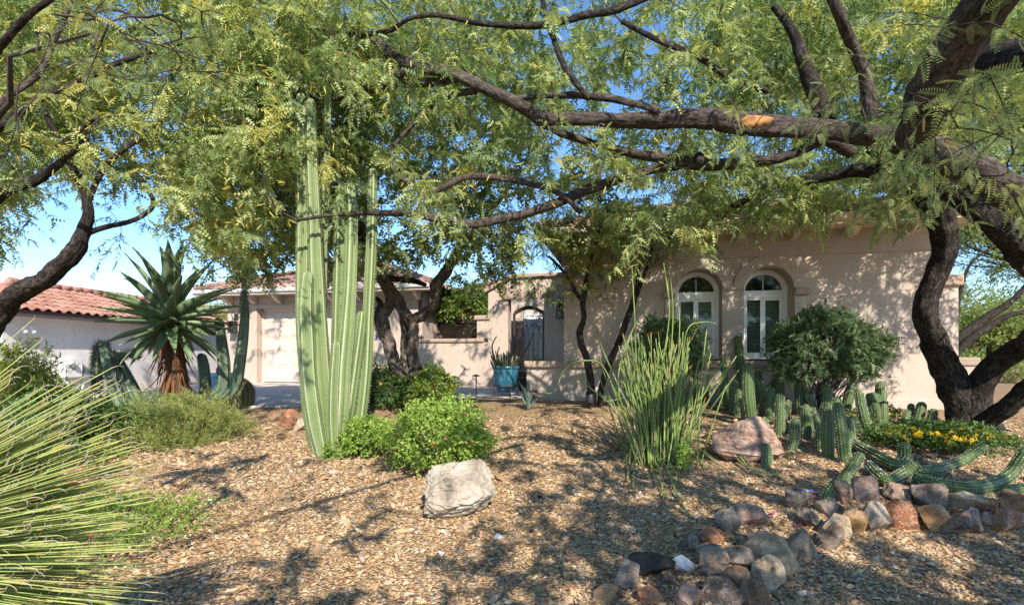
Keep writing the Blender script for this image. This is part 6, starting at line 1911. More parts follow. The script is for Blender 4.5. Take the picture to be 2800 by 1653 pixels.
def blade_frame(az, el):
    d = Vector((math.cos(az) * math.cos(el), math.sin(az) * math.cos(el), math.sin(el)))
    up = Vector((-math.cos(az) * math.sin(el), -math.sin(az) * math.sin(el), math.cos(el)))
    y = up.cross(d)
    return Matrix((d, y, up)).transposed() @ Matrix.Rotation(RB.normal(0, 0.3), 3, 'X'), d
for k in range(300):
    az = RB.uniform(-0.34, 0.06); el = math.radians(RB.uniform(-11, 32))
    Rm, d = blade_frame(az, el)
    link('blade', BM[k % 14], gp, gc_ + np.array(d) * 0.10 - base_of(gp), Rm.to_quaternion())
mb = MB()
for k in range(620):
    az = RB.uniform(1.3, 5.2) if k < 110 else RB.uniform(-0.38, 0.06); el = math.radians(RB.uniform(-30, 80) if k < 110 else RB.uniform(-13, 30))
    Rm, d = blade_frame(az, el); b = BL[k % 14]
    mb.add(b[0] @ np.array(Rm).T + gc_ + np.array(d) * 0.10, [b[1]], b[2])
mb.out('more_blades', M['blade'], gp, kind='stuff')

# ------------------------------------------------------------------ slipper plant
M['slip'] = leaf_mat('slipper_stem', [(0, (0.12, 0.18, 0.045)), (0.5, (0.20, 0.27, 0.07)), (0.8, (0.29, 0.34, 0.11)), (1, (0.34, 0.29, 0.16))], 0.12, 0.5, 0.35, 1.3)
M['slipflower'] = leaf_mat('slipper_flower', [(0, (0.55, 0.05, 0.015)), (1, (0.68, 0.20, 0.03))], 0.25, 0.5, 0.3, 1.2)
gs = G(1803, 1262)
sp = thing('slipper_plant', gs, 'tall clump of leafless green slipper plant stems tipped with small red flowers', 'plant')
RS = np.random.default_rng(23)
SFL = None
def slip_flower(p, d):
    global SFL
    if SFL is None:
        mb = MB()
        for a in (0, 1.3, 2.9, 4.4):
            e = np.array([math.cos(a) * 0.5, math.sin(a) * 0.5, 1.0]); s_ = np.array([-math.sin(a), math.cos(a), 0]) * 0.2
            mb.add([np.zeros(3), e * 0.5 - s_, e, e * 0.5 + s_], [np.array([[0, 1, 2, 3]])], RS.random())
        mb.tube(np.array([[0, 0, -0.3], [0, 0, 0.25], [0.1, 0, 0.6]]), [0.12, 0.2, 0.04], 6)
        SFL = mb.mesh('flower', M['slipflower'], False)
    link('flower', SFL, sp, p - base_of(sp), Vector([float(v) for v in d]).to_track_quat('Z', 'Y'), float(RS.uniform(0.016, 0.026)))
def slip_stem(path, r0, tint, name='stem', fl=False):
    P = catmull(path, 8)
    mb = MB(); R = np.linspace(r0, r0 * 0.55, len(P))
    mb.tube(P, R, 6, tint=tint)
    T = P[-1] - P[-3]; T /= np.linalg.norm(T)
    # side sprigs near the tip
    if RS.random() < 0.45:
        for _ in range(RS.integers(1, 4)):
            k = int(RS.integers(len(P) // 2, len(P) - 1)); d = T + RS.normal(0, 0.35, 3); d /= np.linalg.norm(d); L = RS.uniform(0.08, 0.22)
            mb.tube(np.array([P[k], P[k] + d * L * 0.5 + [0, 0, 0.01], P[k] + d * L + [0, 0, 0.03]]), [r0 * 0.6, r0 * 0.5, r0 * 0.35], 5, tint=tint)
            if fl: slip_flower(P[k] + d * L + [0, 0, 0.03], d)
    mb.out(name, M['slip'], sp)
    if fl: slip_flower(P[-1], T)
for k in range(150):
    b = gs + np.array([RS.normal(0, 0.14), RS.normal(0, 0.12), -0.02])
    lean = RS.normal(0, 0.155); Hs = RS.uniform(0.75, 1.55) * (1 - 0.3 * abs(lean)); 
    top = b + np.array([lean * Hs + (b[0] - gs[0]) * 1.1, RS.normal(0, 0.14) * Hs, Hs])
    mid = (b + top) / 2 + np.array([lean * -0.10 * Hs + RS.normal(0, 0.03), RS.normal(0, 0.03), 0.02])
    slip_stem([b, mid, top], RS.uniform(0.0075, 0.0125), float(np.clip(RS.normal(0.45, 0.24), 0, 1)), fl=RS.random() < 0.22)
ds_ = float(gs[1])
for pts in ([(1770, 1260), (1800, 1050), (1830, 860), (1815, 720)], [(1790, 1265), (1830, 1000), (1840, 850), (1830, 728)], [(1780, 1262), (1745, 1050), (1735, 860), (1728, 730)], [(1785, 1262), (1845, 1050), (1858, 900), (1856, 842)], [(1760, 1262), (1700, 1080), (1650, 960), (1630, 905)]):
    slip_stem([W(x, y, ds_ + RS.normal(0, 0.08)) for x, y in pts], 0.0095, 0.5, fl=True)
for pts in ([(1800, 1262), (1860, 1010), (1880, 900), (1925, 880), (1958, 885)], [(1750, 1262), (1690, 1050), (1735, 890), (1760, 885)], [(1740, 1260), (1660, 1020), (1600, 985), (1545, 1010), (1515, 1070), (1480, 1072)], [(1800, 1265), (1900, 1170), (1985, 1060), (2020, 1010)], [(1800, 1268), (1880, 1130), (1960, 1040), (2000, 990)], [(1760, 1268), (1680, 1120), (1600, 1050), (1570, 1025)]):
    slip_stem([W(x, y, ds_ + RS.normal(0, 0.10) - 0.1) for x, y in pts], 0.009, 0.55)
def g_over(px, py, lift):
    g = G(px, py); return g + [0, 0, lift]
for pts in ([(1800, 1262, .05), (1900, 1210, .14), (2000, 1250, .12), (2070, 1300, .05), (2112, 1322, .03)], [(1800, 1265, .05), (1880, 1200, .2), (1980, 1240, .16), (2060, 1300, .05), (2130, 1310, .05)], [(1800, 1265, .05), (1930, 1215, .12), (2040, 1290, .06), (2090, 1305, .06)],
            [(1790, 1262, .05), (1820, 1300, .10), (1850, 1360, .04), (1890, 1420, .02)], [(1780, 1262, .05), (1800, 1310, .12), (1815, 1370, .02)], [(1780, 1262, .05), (1830, 1290, .10), (1870, 1350, .02)],
            [(1760, 1262, .05), (1730, 1250, .15), (1715, 1320, .03)], [(1760, 1262, .05), (1700, 1220, .18), (1660, 1180, .16), (1645, 1150, .2)], [(1765, 1262, .05), (1740, 1280, .1), (1730, 1340, .02)], [(1800, 1262, .05), (1890, 1200, .15), (1930, 1290, .03)], [(1800, 1262, .04), (1900, 1250, .08), (2000, 1300, .03)],
            [(1770, 1262, .05), (1800, 1330, .06), (1826, 1360, .02)], [(1755, 1262, .05), (1690, 1230, .12), (1650, 1200, .10), (1640, 1180, .12)]):
    slip_stem([g_over(*p) for p in pts], 0.0115, float(RS.uniform(0.45, 1.0)))
for k in range(26):     # dry and sprawling stems round the foot
    a = RS.uniform(0, 6.28); L = RS.uniform(0.25, 0.65)
    e = gs + np.array([math.cos(a) * L, math.sin(a) * L * 0.8, 0])
    e[2] = float(hgt(e[0], e[1])) + 0.02
    m_ = (gs + e) / 2 + [0, 0, RS.uniform(0.12, 0.35)]
    slip_stem([gs, m_, e], 0.006, float(RS.uniform(0.5, 1.0)))

# little leafy sprig by its foot
shrub('succulent_sprig', 'small upright bright green leafy sprig at the foot of the slipper plant', G(1868, 1292), (0.045, 0.045, 0.17), M['lime'], RND, 34, 4, 0.042, cat='plant', seed=121, stem=0.04, lift=1.0, nst=4, stemr=0.004, tmean=0.55)

# yellow lantana in the cactus bed
shrub('yellow_lantana', 'spreading lantana covered in yellow flowers among the torch cacti', G(2560, 1235), (0.72, 0.42, 0.17), M['lantana'], LAN, 1500, 6, 0.040, cat='plant', seed=122, stem=0.08, lift=0.8, tmean=0.6, flowers=(M['yellow'], 120, 0.031), zmin=-0.2, blobs=[((0.62, 0.05, 0.05), (0.32, 0.25, 0.10), 200)], stemr=0.003)
shrub('yellow_lantana', 'small lantana tuft with yellow flowers below the curved torch cactus stems', G(2340, 1180), (0.22, 0.15, 0.12), M['lantana'], LAN, 180, 6, 0.036, cat='plant', seed=123, stem=0.07, lift=1.0, tmean=0.6, flowers=(M['yellow'], 11, 0.024), nst=10, stemr=0.003)
shrub('yellow_lantana', 'lantana sprigs with yellow flowers behind the curved torch cactus stems', G(2425, 1165), (0.20, 0.14, 0.13), M['lantana'], LAN, 150, 6, 0.036, cat='plant', seed=124, stem=0.07, lift=1.0, tmean=0.6, flowers=(M['yellow'], 9, 0.023), nst=10, stemr=0.003)

# small blue-green agave
M['agave'] = leaf_mat('agave_leaf', [(0, (0.085, 0.12, 0.10)), (0.5, (0.15, 0.20, 0.17)), (1, (0.23, 0.24, 0.17))], 0.0, 0.5, 0.35)
gg = G(1443, 1121)
ag = thing('agave', gg, 'small upright blue green agave in the gravel before the low wall', 'agave')
GMs = [aloe_leaf_mesh('agave_leaf', 1.0, 0.095, cv, M['agave'], 10, 0.3, True) for cv in (-0.05, 0.05, 0.14)]
rosette(ag, gg + [0, 0, 0.05], GMs, 17, lambda t: math.radians(88 - 36 * t), lambda t: 0.44 - 0.14 * t, np.random.default_rng(33), r0=0.02)

# pink petals lying about
PTL = MB()
for px, py in ((2290, 1242), (2303, 1270), (2230, 1355), (2236, 1372), (2126, 1250), (2075, 1276), (2090, 1410), (2120, 1412), (2196, 1440), (1928, 1535), (2062, 1288), (2240, 1366)):
    g = G(px, py)
    for _ in range(5):
        d = rng.normal(0, 1, 3); d[2] = abs(d[2]) * 0.3; d /= np.linalg.norm(d); s_ = np.cross(d, [0, 0, 1]) * 0.012
        p = g + rng.normal(0, 0.02, 3) * [1, 1, 0] + [0, 0, 0.022]
        PTL.add([p, p + d * 0.02 - s_, p + d * 0.045, p + d * 0.02 + s_], [np.array([[0, 1, 2, 3]])], rng.random())
tag(PTL.out('fallen_petals', M['pink'], kind='stuff'))
# ------------------------------------------------------------------ rocks
STN = {
    'grey': stone_mat('grey_rock', [(0.36, (0.085, 0.062, 0.045)), (0.5, (0.29, 0.225, 0.165)), (0.64, (0.50, 0.43, 0.35))], 7, 26, 1.0),
    'pink': stone_mat('pink_rock', [(0.36, (0.15, 0.080, 0.055)), (0.5, (0.33, 0.205, 0.145)), (0.66, (0.47, 0.36, 0.28))], 6, 26, 0.95, (0.50, 0.42, 0.37)),
    'amber': stone_mat('amber_rock', [(0.3, (0.14, 0.07, 0.03)), (0.5, (0.38, 0.22, 0.10)), (0.72, (0.50, 0.38, 0.26))], 6, 26, 0.95),
    'rust': stone_mat('rust_rock', [(0.3, (0.12, 0.05, 0.03)), (0.5, (0.33, 0.14, 0.065)), (0.7, (0.46, 0.30, 0.21))], 6, 26, 0.95, (0.5, 0.42, 0.36)),
    'tan': stone_mat('tan_rock', [(0.36, (0.15, 0.10, 0.06)), (0.5, (0.39, 0.29, 0.185)), (0.64, (0.54, 0.45, 0.34))], 6, 26, 0.95),
    'dark': stone_mat('dark_rock', [(0.36, (0.045, 0.030, 0.022)), (0.5, (0.16, 0.112, 0.082)), (0.66, (0.36, 0.28, 0.22))], 6, 26, 0.95, (0.40, 0.36, 0.33)),
    'brown': stone_mat('brown_rock', [(0.36, (0.085, 0.048, 0.028)), (0.5, (0.26, 0.155, 0.095)), (0.66, (0.43, 0.31, 0.21))], 6, 26, 0.95),
    'white': stone_mat('white_rock', [(0.3, (0.40, 0.40, 0.41)), (0.6, (0.56, 0.56, 0.57))], 5, 20, 0.4),
    'boulder': stone_mat('boulder_stone', [(0.30, (0.09, 0.075, 0.06)), (0.42, (0.26, 0.215, 0.165)), (0.54, (0.42, 0.355, 0.28)), (0.72, (0.54, 0.47, 0.38))], 3.4, 12, 1.0),
    'black': stone_mat('black_rock', [(0.3, (0.022, 0.017, 0.013)), (0.5, (0.055, 0.042, 0.032)), (0.75, (0.15, 0.115, 0.08))], 6, 22, 0.5),
}
def rock_geo(size, seed, cuts=9, sub=3, rough=0.05, soft=0.0):
    r = np.random.default_rng(seed)
    bm = bmesh.new(); bmesh.ops.create_icosphere(bm, subdivisions=sub, radius=1.0)
    V = np.array([v.co for v in bm.verts]); Fq = np.array([[v.index for v in f.verts] for f in bm.faces]); bm.free()
    N_ = r.normal(0, 1, (cuts, 3)); N_ /= np.linalg.norm(N_, axis=1)[:, None]
    from mathutils import noise as MN
    for n_ in N_:
        if True:
            h = r.uniform(0.38, 0.74)
            dd = V @ n_ - h
            V = V - np.where(dd > 0, dd * (1 - soft), 0)[:, None] * n_
    off_ = Vector([float(q) for q in r.uniform(-50, 50, 3)])
    f1 = np.array([MN.fractal(Vector([float(q) for q in v]) * 2.2 + off_, 0.9, 2.1, 4) for v in V])
    ridge = np.array([abs(MN.noise(Vector((float(v[0]), float(v[1]), float(v[2]) * 2.5)) * 2.6 - off_)) for v in V])
    f2 = np.array([MN.fractal(Vector([float(q) for q in v]) * 7.5 - off_, 0.8, 2.2, 3) for v in V])
    V = V * (1 + 0.35 * rough * f2 + rough * f1 - rough * 1.2 * np.maximum(0.16 - ridge, 0) * 4)[:, None]
    V -= (V.max(0) + V.min(0)) / 2
    V /= (V.max(0) - V.min(0))
    return V * np.asarray(size), [Fq]
def rock(name, label, px, py, w, h, mat, seed, group=None, depth_k=0.8, cuts=11, sub=3, sink=0.25, flat=False, cat='rock', rough=0.05, soft=0.0, at=None):
    """(px, py) is where its foot meets the ground in the photo, w and h its size there in photo pixels"""
    g = G(px, py)
    d = g[1]
    sx = w * d / F * 1.12; sz = h * d / F * (1.15 if not flat else 0.75)
    sy = sx * depth_k
    c = np.array([g[0], d + sy * 0.30, g[2] + sz * (0.5 - sink * 0.5)])
    V, Fq = rock_geo((sx, sy, sz * (1 + sink * 0.4)), seed, cuts, sub, rough, soft)
    a = np.random.default_rng(seed).uniform(0, 0.6)
    o = obj(name, V + c, Fq, STN[mat], None, False, at=c)
    o.rotation_euler = (0, 0, a - 0.3)
    return tag(o, label, cat, group)
RG = 'rocks along the cactus bed border'
RK = [  # centre px, py, w, h, stone, label
    (2376, 1339, 66, 72, 'pink', 'smooth pinkish stone standing upright under the leaning torch cactus stems'),
    (2318, 1348, 62, 60, 'brown', 'brown rock wedged beside the upright pinkish stone'),
    (2468, 1352, 66, 46, 'pink', 'rough pinkish rock beneath the sprawling cactus stems'),
    (2556, 1363, 100, 64, 'dark', 'dark rock with pale quartz veins under the long lying cactus stem'),
    (2481, 1414, 105, 86, 'rust', 'large orange rust rock in the middle of the border row'),
    (2576, 1425, 90, 70, 'amber', 'amber rock right beside the large orange rust one'),
    (2648, 1378, 97, 52, 'tan', 'flat tan rock behind the mottled dark one'),
    (2648, 1436, 115, 72, 'dark', 'wide mottled dark rock beside the amber rock'),
    (2714, 1389, 55, 45, 'rust', 'small rusty rock behind the flat tan one'),
    (2782, 1374, 62, 58, 'brown', 'brown rock at the far end of the border row, upper of the pair'),
    (2776, 1431, 78, 62, 'rust', 'reddish brown rock at the far end of the border row, lower of the pair'),
    (2723, 1427, 52, 38, 'pink', 'small pinkish rock tucked between the dark and reddish brown ones'),
    (2402, 1422, 85, 78, 'grey', 'grey pink slab leaning beside the large orange rust rock'),
    (2354, 1431, 85, 62, 'amber', 'amber faced rock next to the leaning grey slab'),
    (2279, 1392, 62, 46, 'grey', 'pale grey rock with dark veins below the two bright cactus stems'),
    (2300, 1444, 90, 58, 'tan', 'tan brown rock at the foot of the amber faced one'),
    (2222, 1418, 72, 50, 'grey', 'grey rock in the upper row below the blue scrap of litter'),
    (2182, 1365, 66, 50, 'dark', 'dark rock at the upper edge behind the blue scrap of litter'),
    (2200, 1488, 85, 78, 'grey', 'tall grey rock behind the biggest tan stone'),
    (2274, 1475, 76, 60, 'dark', 'dark grey rock facing the sunlit gravel patch'),
    (2142, 1524, 125, 98, 'tan', 'biggest tan grey stone in the bend of the border'),
    (2112, 1576, 85, 72, 'tan', 'tan stone leaning below the biggest tan grey one'),
    (2063, 1414, 72, 56, 'pink', 'pale streaked pink rock at the inner end of the upper row'),
    (2068, 1622, 75, 62, 'brown', 'brown rock at the picture foot below the leaning tan stone'),
    (1782, 1546, 128, 66, 'black', 'flat blackish brown rock sunk in the gravel'),
    (1716, 1580, 75, 74, 'grey', 'wedge shaped grey rock beside the flat black one'),
    (1876, 1543, 58, 42, 'white', 'single white stone among the darker border rocks'),
    (1949, 1528, 78, 52, 'grey', 'grey rock just past the white stone'),
    (1958, 1466, 76, 48, 'rust', 'orange rusty rock at the near edge of the inner row'),
    (2002, 1432, 70, 56, 'grey', 'sharp grey rock standing behind the orange rusty one'),
    (1892, 1484, 60, 52, 'dark', 'dark rock behind the white stone'),
    (2028, 1506, 34, 26, 'amber', 'little orange stone on top of the flat grey slabs'),
    (2041, 1532, 105, 52, 'grey', 'long flat grey slab under the little orange stone'),
    (1966, 1570, 72, 38, 'dark', 'low dark rock between the white stone and the brown block'),
    (2028, 1594, 76, 76, 'brown', 'blocky brown rock in front of the leaning tan stone'),
    (1988, 1632, 115, 60, 'dark', 'wide purplish dark rock at the picture foot'),
    (1883, 1636, 78, 52, 'pink', 'pinkish rock at the picture foot beside the purplish dark one'),
    (1782, 1636, 65, 40, 'rust', 'rust and white rock at the picture foot below the flat black one'),
    (1663, 1628, 66, 44, 'amber', 'low amber rock alone at the picture foot'),
    (1834, 1584, 42, 32, 'brown', 'small brown stone touching the flat black rock'),
]
for k, (px, py, w_, h_, mt, lab) in enumerate(RK):
    rock('rock', lab, px, py + h_ * 0.42, w_ * 0.98, h_ * 1.0, mt, 300 + k, RG, flat=(mt == 'black'), cuts=13, sub=4, rough=0.045, sink=0.42)
# small rubble between them, joined
mb = MB()
rr = np.random.default_rng(9)
for k in range(150):
    px, py = rr.uniform(1650, 2790), rr.uniform(1395, 1650)
    if px < 2060 and py < 1500 and rr.random() < 0.8: continue
    if px > 2250 and py > 1490: continue
    g = G(px, py); s = rr.uniform(0.02, 0.05)
    V, Fq = rock_geo((s * rr.uniform(1, 1.6), s, s * 0.7), 500 + k, 7, 1)
    mb.add(V @ np.array(Matrix.Rotation(rr.uniform(0, 6), 3, 'Z')).T + g + [0, 0, s * 0.2], Fq)
tag(mb.out('rubble', STN['brown'], smooth=False), kind='stuff')
rock('boulder', 'large weathered grey boulder alone on the gravel', 1252, 1424, 190, 138, 'boulder', 41, None, 0.72, 8, 5, 0.12, cat='boulder', rough=0.12, soft=0.12)
rock('boulder', 'speckled pinkish boulder with a torch cactus stem in front of it', 2055, 1262, 168, 112, 'pink', 44, None, 0.8, 9, 5, 0.15, cat='boulder', rough=0.09, soft=0.1)
rock('rock', 'reddish veined rock in the gravel beside the columnar cactus', 783, 1168, 54, 46, 'rust', 45)
rock('rock', 'pale speckled rock touching the columnar cactus', 832, 1178, 62, 44, 'tan', 46)
rock('rock', 'small brown rock behind the reddish veined one', 750, 1152, 30, 22, 'brown', 47)
rock('rock', 'rusty orange rock seen through the grass plant blades', 212, 1340, 62, 52, 'rust', 48)
rock('rock', 'dull pink rock seen through the grass plant blades', 138, 1318, 44, 36, 'pink', 49)
# pale pebbles standing out of the gravel
for k, (px, py, w_, lab) in enumerate(((1362, 1468, 22, 'pale flat pebble near the boulder, nearer to it of two'), (1412, 1462, 20, 'pale tan pebble near the boulder, farther from it of two'), (1204, 1512, 16, 'white angular pebble below the boulder'))):
    rock('pebble', lab, px, py + 6, w_, w_ * 0.6, 'white' if k != 1 else 'tan', 60 + k, cat='pebble', sub=2)

# ------------------------------------------------------------------ blue pots
def lathe(prof, n=40):
    V = np.array([(r_ * math.cos(2 * math.pi * k / n), r_ * math.sin(2 * math.pi * k / n), z) for r_, z in prof for k in range(n)])
    m_ = len(prof)
    Fq = np.array([[j * n + k, j * n + (k + 1) % n, (j + 1) * n + (k + 1) % n, (j + 1) * n + k] for j in range(m_ - 1) for k in range(n)])
    return V, [Fq]
m, t, N, Lk = nodes('turquoise_glaze')
w = worldpos(t)
mp = N('ShaderNodeMapping'); mp.inputs['Scale'].default_value = (9, 9, 2.2); Lk(w, mp.inputs[0])
n1 = noise(t, mp.outputs[0], 1.6, 5, 0.65, 0.6)
c = ramp(t, [(0.30, (0.010, 0.055, 0.11)), (0.5, (0.025, 0.12, 0.185)), (0.72, (0.085, 0.245, 0.30))], n1)
M['glaze'] = finish(m, t, c, 0.22, bump(t, noise(t, w, 40, 3), 0.1, 0.004), 0.5, coat=0.4)
M['soil'] = plain('potting_soil', (0.07, 0.05, 0.035), 0.95, 0.1, var=0.3, scale=40, bmp=0.6)
gp0 = W(1383, 1072, 11.45)
pz = float(hgt(gp0[0], gp0[1]))
pot_c = np.array([gp0[0], gp0[1], pz + 0.13])
pot = thing('glazed_pot', pot_c, 'large turquoise glazed pot on a low iron stand by the entry walk', 'pot')
prof = [(0.01, 0), (0.19, 0.0), (0.205, 0.02), (0.235, 0.15), (0.272, 0.36), (0.282, 0.44), (0.285, 0.47), (0.280, 0.485), (0.305, 0.50), (0.312, 0.53), (0.31, 0.555), (0.295, 0.56), (0.275, 0.55), (0.265, 0.50), (0.26, 0.46)]
V, Fq = lathe(prof); obj('pot_body', V + pot_c, Fq, M['glaze'], pot, True)
V, Fq = lathe([(0.001, 0.47), (0.264, 0.465)]); obj('soil', V + pot_c, Fq, M['soil'], pot, True)
stand = thing('pot_stand', [pot_c[0], pot_c[1], pz], 'rusty iron ring stand with legs under the turquoise pot', 'stand')
mb = MB(); a = np.linspace(0, 2 * np.pi, 33); mb.tube(np.stack([pot_c[0] + 0.265 * np.cos(a), pot_c[1] + 0.265 * np.sin(a), np.full(33, pot_c[2] + 0.12)], -1), 0.011, 8, cap=False); mb.out('ring', M['rust'], stand)
for k in range(4):
    a = 0.35 + k * math.pi / 2
    mb = MB(); p = np.array([pot_c[0] + 0.272 * math.cos(a), pot_c[1] + 0.272 * math.sin(a), 0]); mb.tube(np.array([p + [0, 0, pz - 0.05], p + [0, 0, pot_c[2] + 0.135]]), 0.009, 8); mb.out('leg', M['rust'], stand)
    mb = MB(); mb.tube(np.array([[pot_c[0], pot_c[1], pot_c[2] - 0.012], [pot_c[0] + 0.262 * math.cos(a), pot_c[1] + 0.262 * math.sin(a), pot_c[2] - 0.012]]), 0.007, 6); mb.out('strut', M['rust'], stand)
M['euph'] = cactus_mat('euphorbia_skin', (0.045, 0.055, 0.030), (0.085, 0.095, 0.052), (0.15, 0.15, 0.09), 0.6)
eu = thing('potted_euphorbia', pot_c + [0, 0, 0.47], 'dark many armed euphorbia with finger stems in the turquoise pot', 'plant')
RE = np.random.default_rng(55)
for k in range(58):
    a = RE.uniform(0, 6.28); q = math.sqrt(RE.random()) * 0.20
    b = pot_c + np.array([q * math.cos(a), q * math.sin(a), 0.45])
    Hs = RE.uniform(0.18, 0.50); out_ = np.array([math.cos(a), math.sin(a), 0]) * (q * 0.9 + RE.normal(0.02, 0.05))
    P = [b, b + out_ * 0.6 + [0, 0, Hs * 0.45], b + out_ + [0, 0, Hs]]
    cactus_stem(P, np.array([0.012, 0.015, 0.012]), 5, 0.25, M['euph'], eu, seed=k, per=2, step=0.06)
for pts in ([(1375, 995), (1352, 980), (1346, 945), (1358, 918)], [(1370, 998), (1350, 985), (1348, 960)], [(1405, 1000), (1432, 970), (1447, 940), (1457, 912)], [(1400, 1000), (1428, 975), (1440, 955), (1450, 938)], [(1400, 1005), (1430, 985), (1436, 970)], [(1375, 1002), (1362, 985), (1361, 962), (1366, 948)]):
    cactus_stem([W(x, y, 11.42) for x, y in pts], np.array([0.016, 0.017, 0.013]), 5, 0.25, M['euph'], eu, seed=len(pts), per=3, step=0.05)
# the second pot, half hidden behind the cereus
q0 = W(606, 1050, 12.6); q0[2] = float(hgt(q0[0], q0[1])) + 0.02
pot2 = thing('glazed_pot', q0, 'light blue pot on the drive half hidden behind the cereus arms', 'pot')
V, Fq = lathe([(0.01, 0), (0.20, 0), (0.22, 0.1), (0.27, 0.40), (0.275, 0.43), (0.31, 0.44), (0.315, 0.52), (0.30, 0.53), (0.27, 0.52), (0.26, 0.45)])
obj('pot_body', V * 1.05 + q0, Fq, plain('light_blue_glaze', (0.13, 0.33, 0.44), 0.3, 0.5, var=0.15, coat=0.3), pot2, True)
V, Fq = lathe([(0.001, 0.47), (0.28, 0.47)]); obj('soil', V + q0, Fq, M['soil'], pot2, True)
pc = thing('potted_cactus', q0 + [0, 0, 0.47], 'single thin upright cactus stem in the light blue pot', 'cactus')
for dx_, hh_ in ((0.16, 0.42), (-0.05, 0.30), (-0.12, 0.22)):
    cactus_stem([q0 + [dx_, 0, 0.46], q0 + [dx_ + 0.01, 0, 0.46 + hh_ / 2], q0 + [dx_, 0, 0.46 + hh_]], np.array([0.022, 0.026, 0.02]), 6, 0.2, M['euph'], pc, seed=3, per=3, step=0.05)

# dark planter box beyond the pot
pb_c = W(1430, 1058, 12.9); pb_c[2] = float(hgt(pb_c[0], pb_c[1])) + 0.03
pbx = thing('planter_box', pb_c, 'dark bronze rectangular planter on the entry walk behind the turquoise pot', 'planter')
mb = MB()
def PB(V): return np.asarray(V) + pb_c
mb.box((-0.12, -0.17, 0.0), (0.13, 0.17, 0.30), PB); o = mb.out('box', M['bronze'], pbx, smooth=False); bevelled(o, 0.01)
mb = MB(); mb.box((-0.14, -0.19, 0.301), (0.15, 0.19, 0.335), PB); o = mb.out('rim', M['bronze'], pbx, smooth=False); bevelled(o, 0.008)
# small potted plant glowing behind the low wall
fern_c = HG((a_at(OG, 1468, 0.6), 0.6, 0.0))[0]
shrub('potted_fern', 'yellow green leafy plant showing above the low wall before the gate', fern_c + [0, 0, 0.42], (0.16, 0.14, 0.22), M['lantana_lit'], LAN, 110, 6, 0.05, cat='plant', seed=131, tmean=0.8, nst=8, stemr=0.004)
fpot = thing('clay_pot', fern_c, 'clay pot standing behind the low wall under the yellow green plant', 'pot')
V, Fq = lathe([(0.01, 0), (0.12, 0), (0.17, 0.34), (0.19, 0.35), (0.19, 0.42), (0.17, 0.42), (0.16, 0.38), (0.001, 0.38)]); obj('pot_body', V + fern_c, Fq, M['tile_red'], fpot, True)
mb = MB(); a = np.linspace(0, 2 * np.pi, 25); mb.tube(np.stack([fern_c[0] + 0.185 * np.cos(a), fern_c[1] + 0.185 * np.sin(a), np.full(25, fern_c[2] + 0.385)], -1), 0.02, 8, cap=False); mb.out('rim', M['tile_red'], fpot)
# terracotta saucer on a grey bracket light by the wall foot
sc_c = W(1458, 1073, 10.55)
sauc = thing('terracotta_saucer', sc_c, 'terracotta saucer resting on a grey block at the low wall foot', 'saucer')
V, Fq = lathe([(0.001, 0), (0.085, 0), (0.10, 0.045), (0.105, 0.05), (0.092, 0.05), (0.08, 0.012), (0.001, 0.012)]); obj('dish', V + sc_c + [0, 0, 0.0], Fq, plain('terracotta', (0.38, 0.15, 0.085), 0.8, 0.2), sauc, True)
zb_ = float(hgt(sc_c[0], sc_c[1]))
tag(rock('stone_block', 'grey stone block under the terracotta saucer by the low wall', 1460, 1100, 30, 26, 'grey', 71, None, 0.8, 10, 2, cat='block'))

# ------------------------------------------------------------------ garden lights
pl_d = 11.35; plc = W(1302, 1085, pl_d); plc[2] = float(hgt(plc[0], plc[1]))
pl = thing('path_light', plc, 'slim black path light with mushroom cap beside the walk', 'garden light')
top = W(1300, 1027, pl_d)[2]
mb = MB(); mb.tube(np.array([plc - [0, 0, 0.05], [plc[0], plc[1], top]]), 0.013, 10); mb.out('post', M['black'], pl)
V, Fq = lathe([(0.001, 0.035), (0.03, 0.03), (0.095, 0.0), (0.09, -0.008), (0.02, 0.0), (0.013, -0.05)], 24); obj('cap', V + [plc[0], plc[1], top], Fq, M['black'], pl, True)
def spotlight(px, py, s, label, aim):
    g = G(px, py)
    o = thing('spotlight', g, label, 'garden light')
    mb = MB(); mb.tube(np.array([g - [0, 0, 0.05], g + [0, 0, 0.07 * s]]), 0.012 * s, 8); mb.out('stake', M['black'], o)
    a = np.array(aim, float); a /= np.linalg.norm(a); c = g + [0, 0, 0.11 * s]
    mb = MB(); mb.tube(np.array([c - a * 0.06 * s, c - a * 0.055 * s, c + a * 0.05 * s, c + a * 0.07 * s]), np.array([0.03, 0.045, 0.05, 0.052]) * s, 16, cap=True); mb.out('lamp_body', M['black'], o)
    mb = MB(); mb.tube(np.array([c + a * 0.072 * s, c + a * 0.10 * s]), np.array([0.056, 0.058]) * s, 16, cap=False); mb.out('shroud', M['black'], o)
spotlight(1614, 1118, 1.5, 'black uplight staked at the foot of the small two stemmed tree', (0.1, 0.5, 0.9))
spotlight(2722, 1200, 1.6, 'black uplight staked in the gravel beside the forked mesquite trunk', (-0.4, 0.5, 0.9))

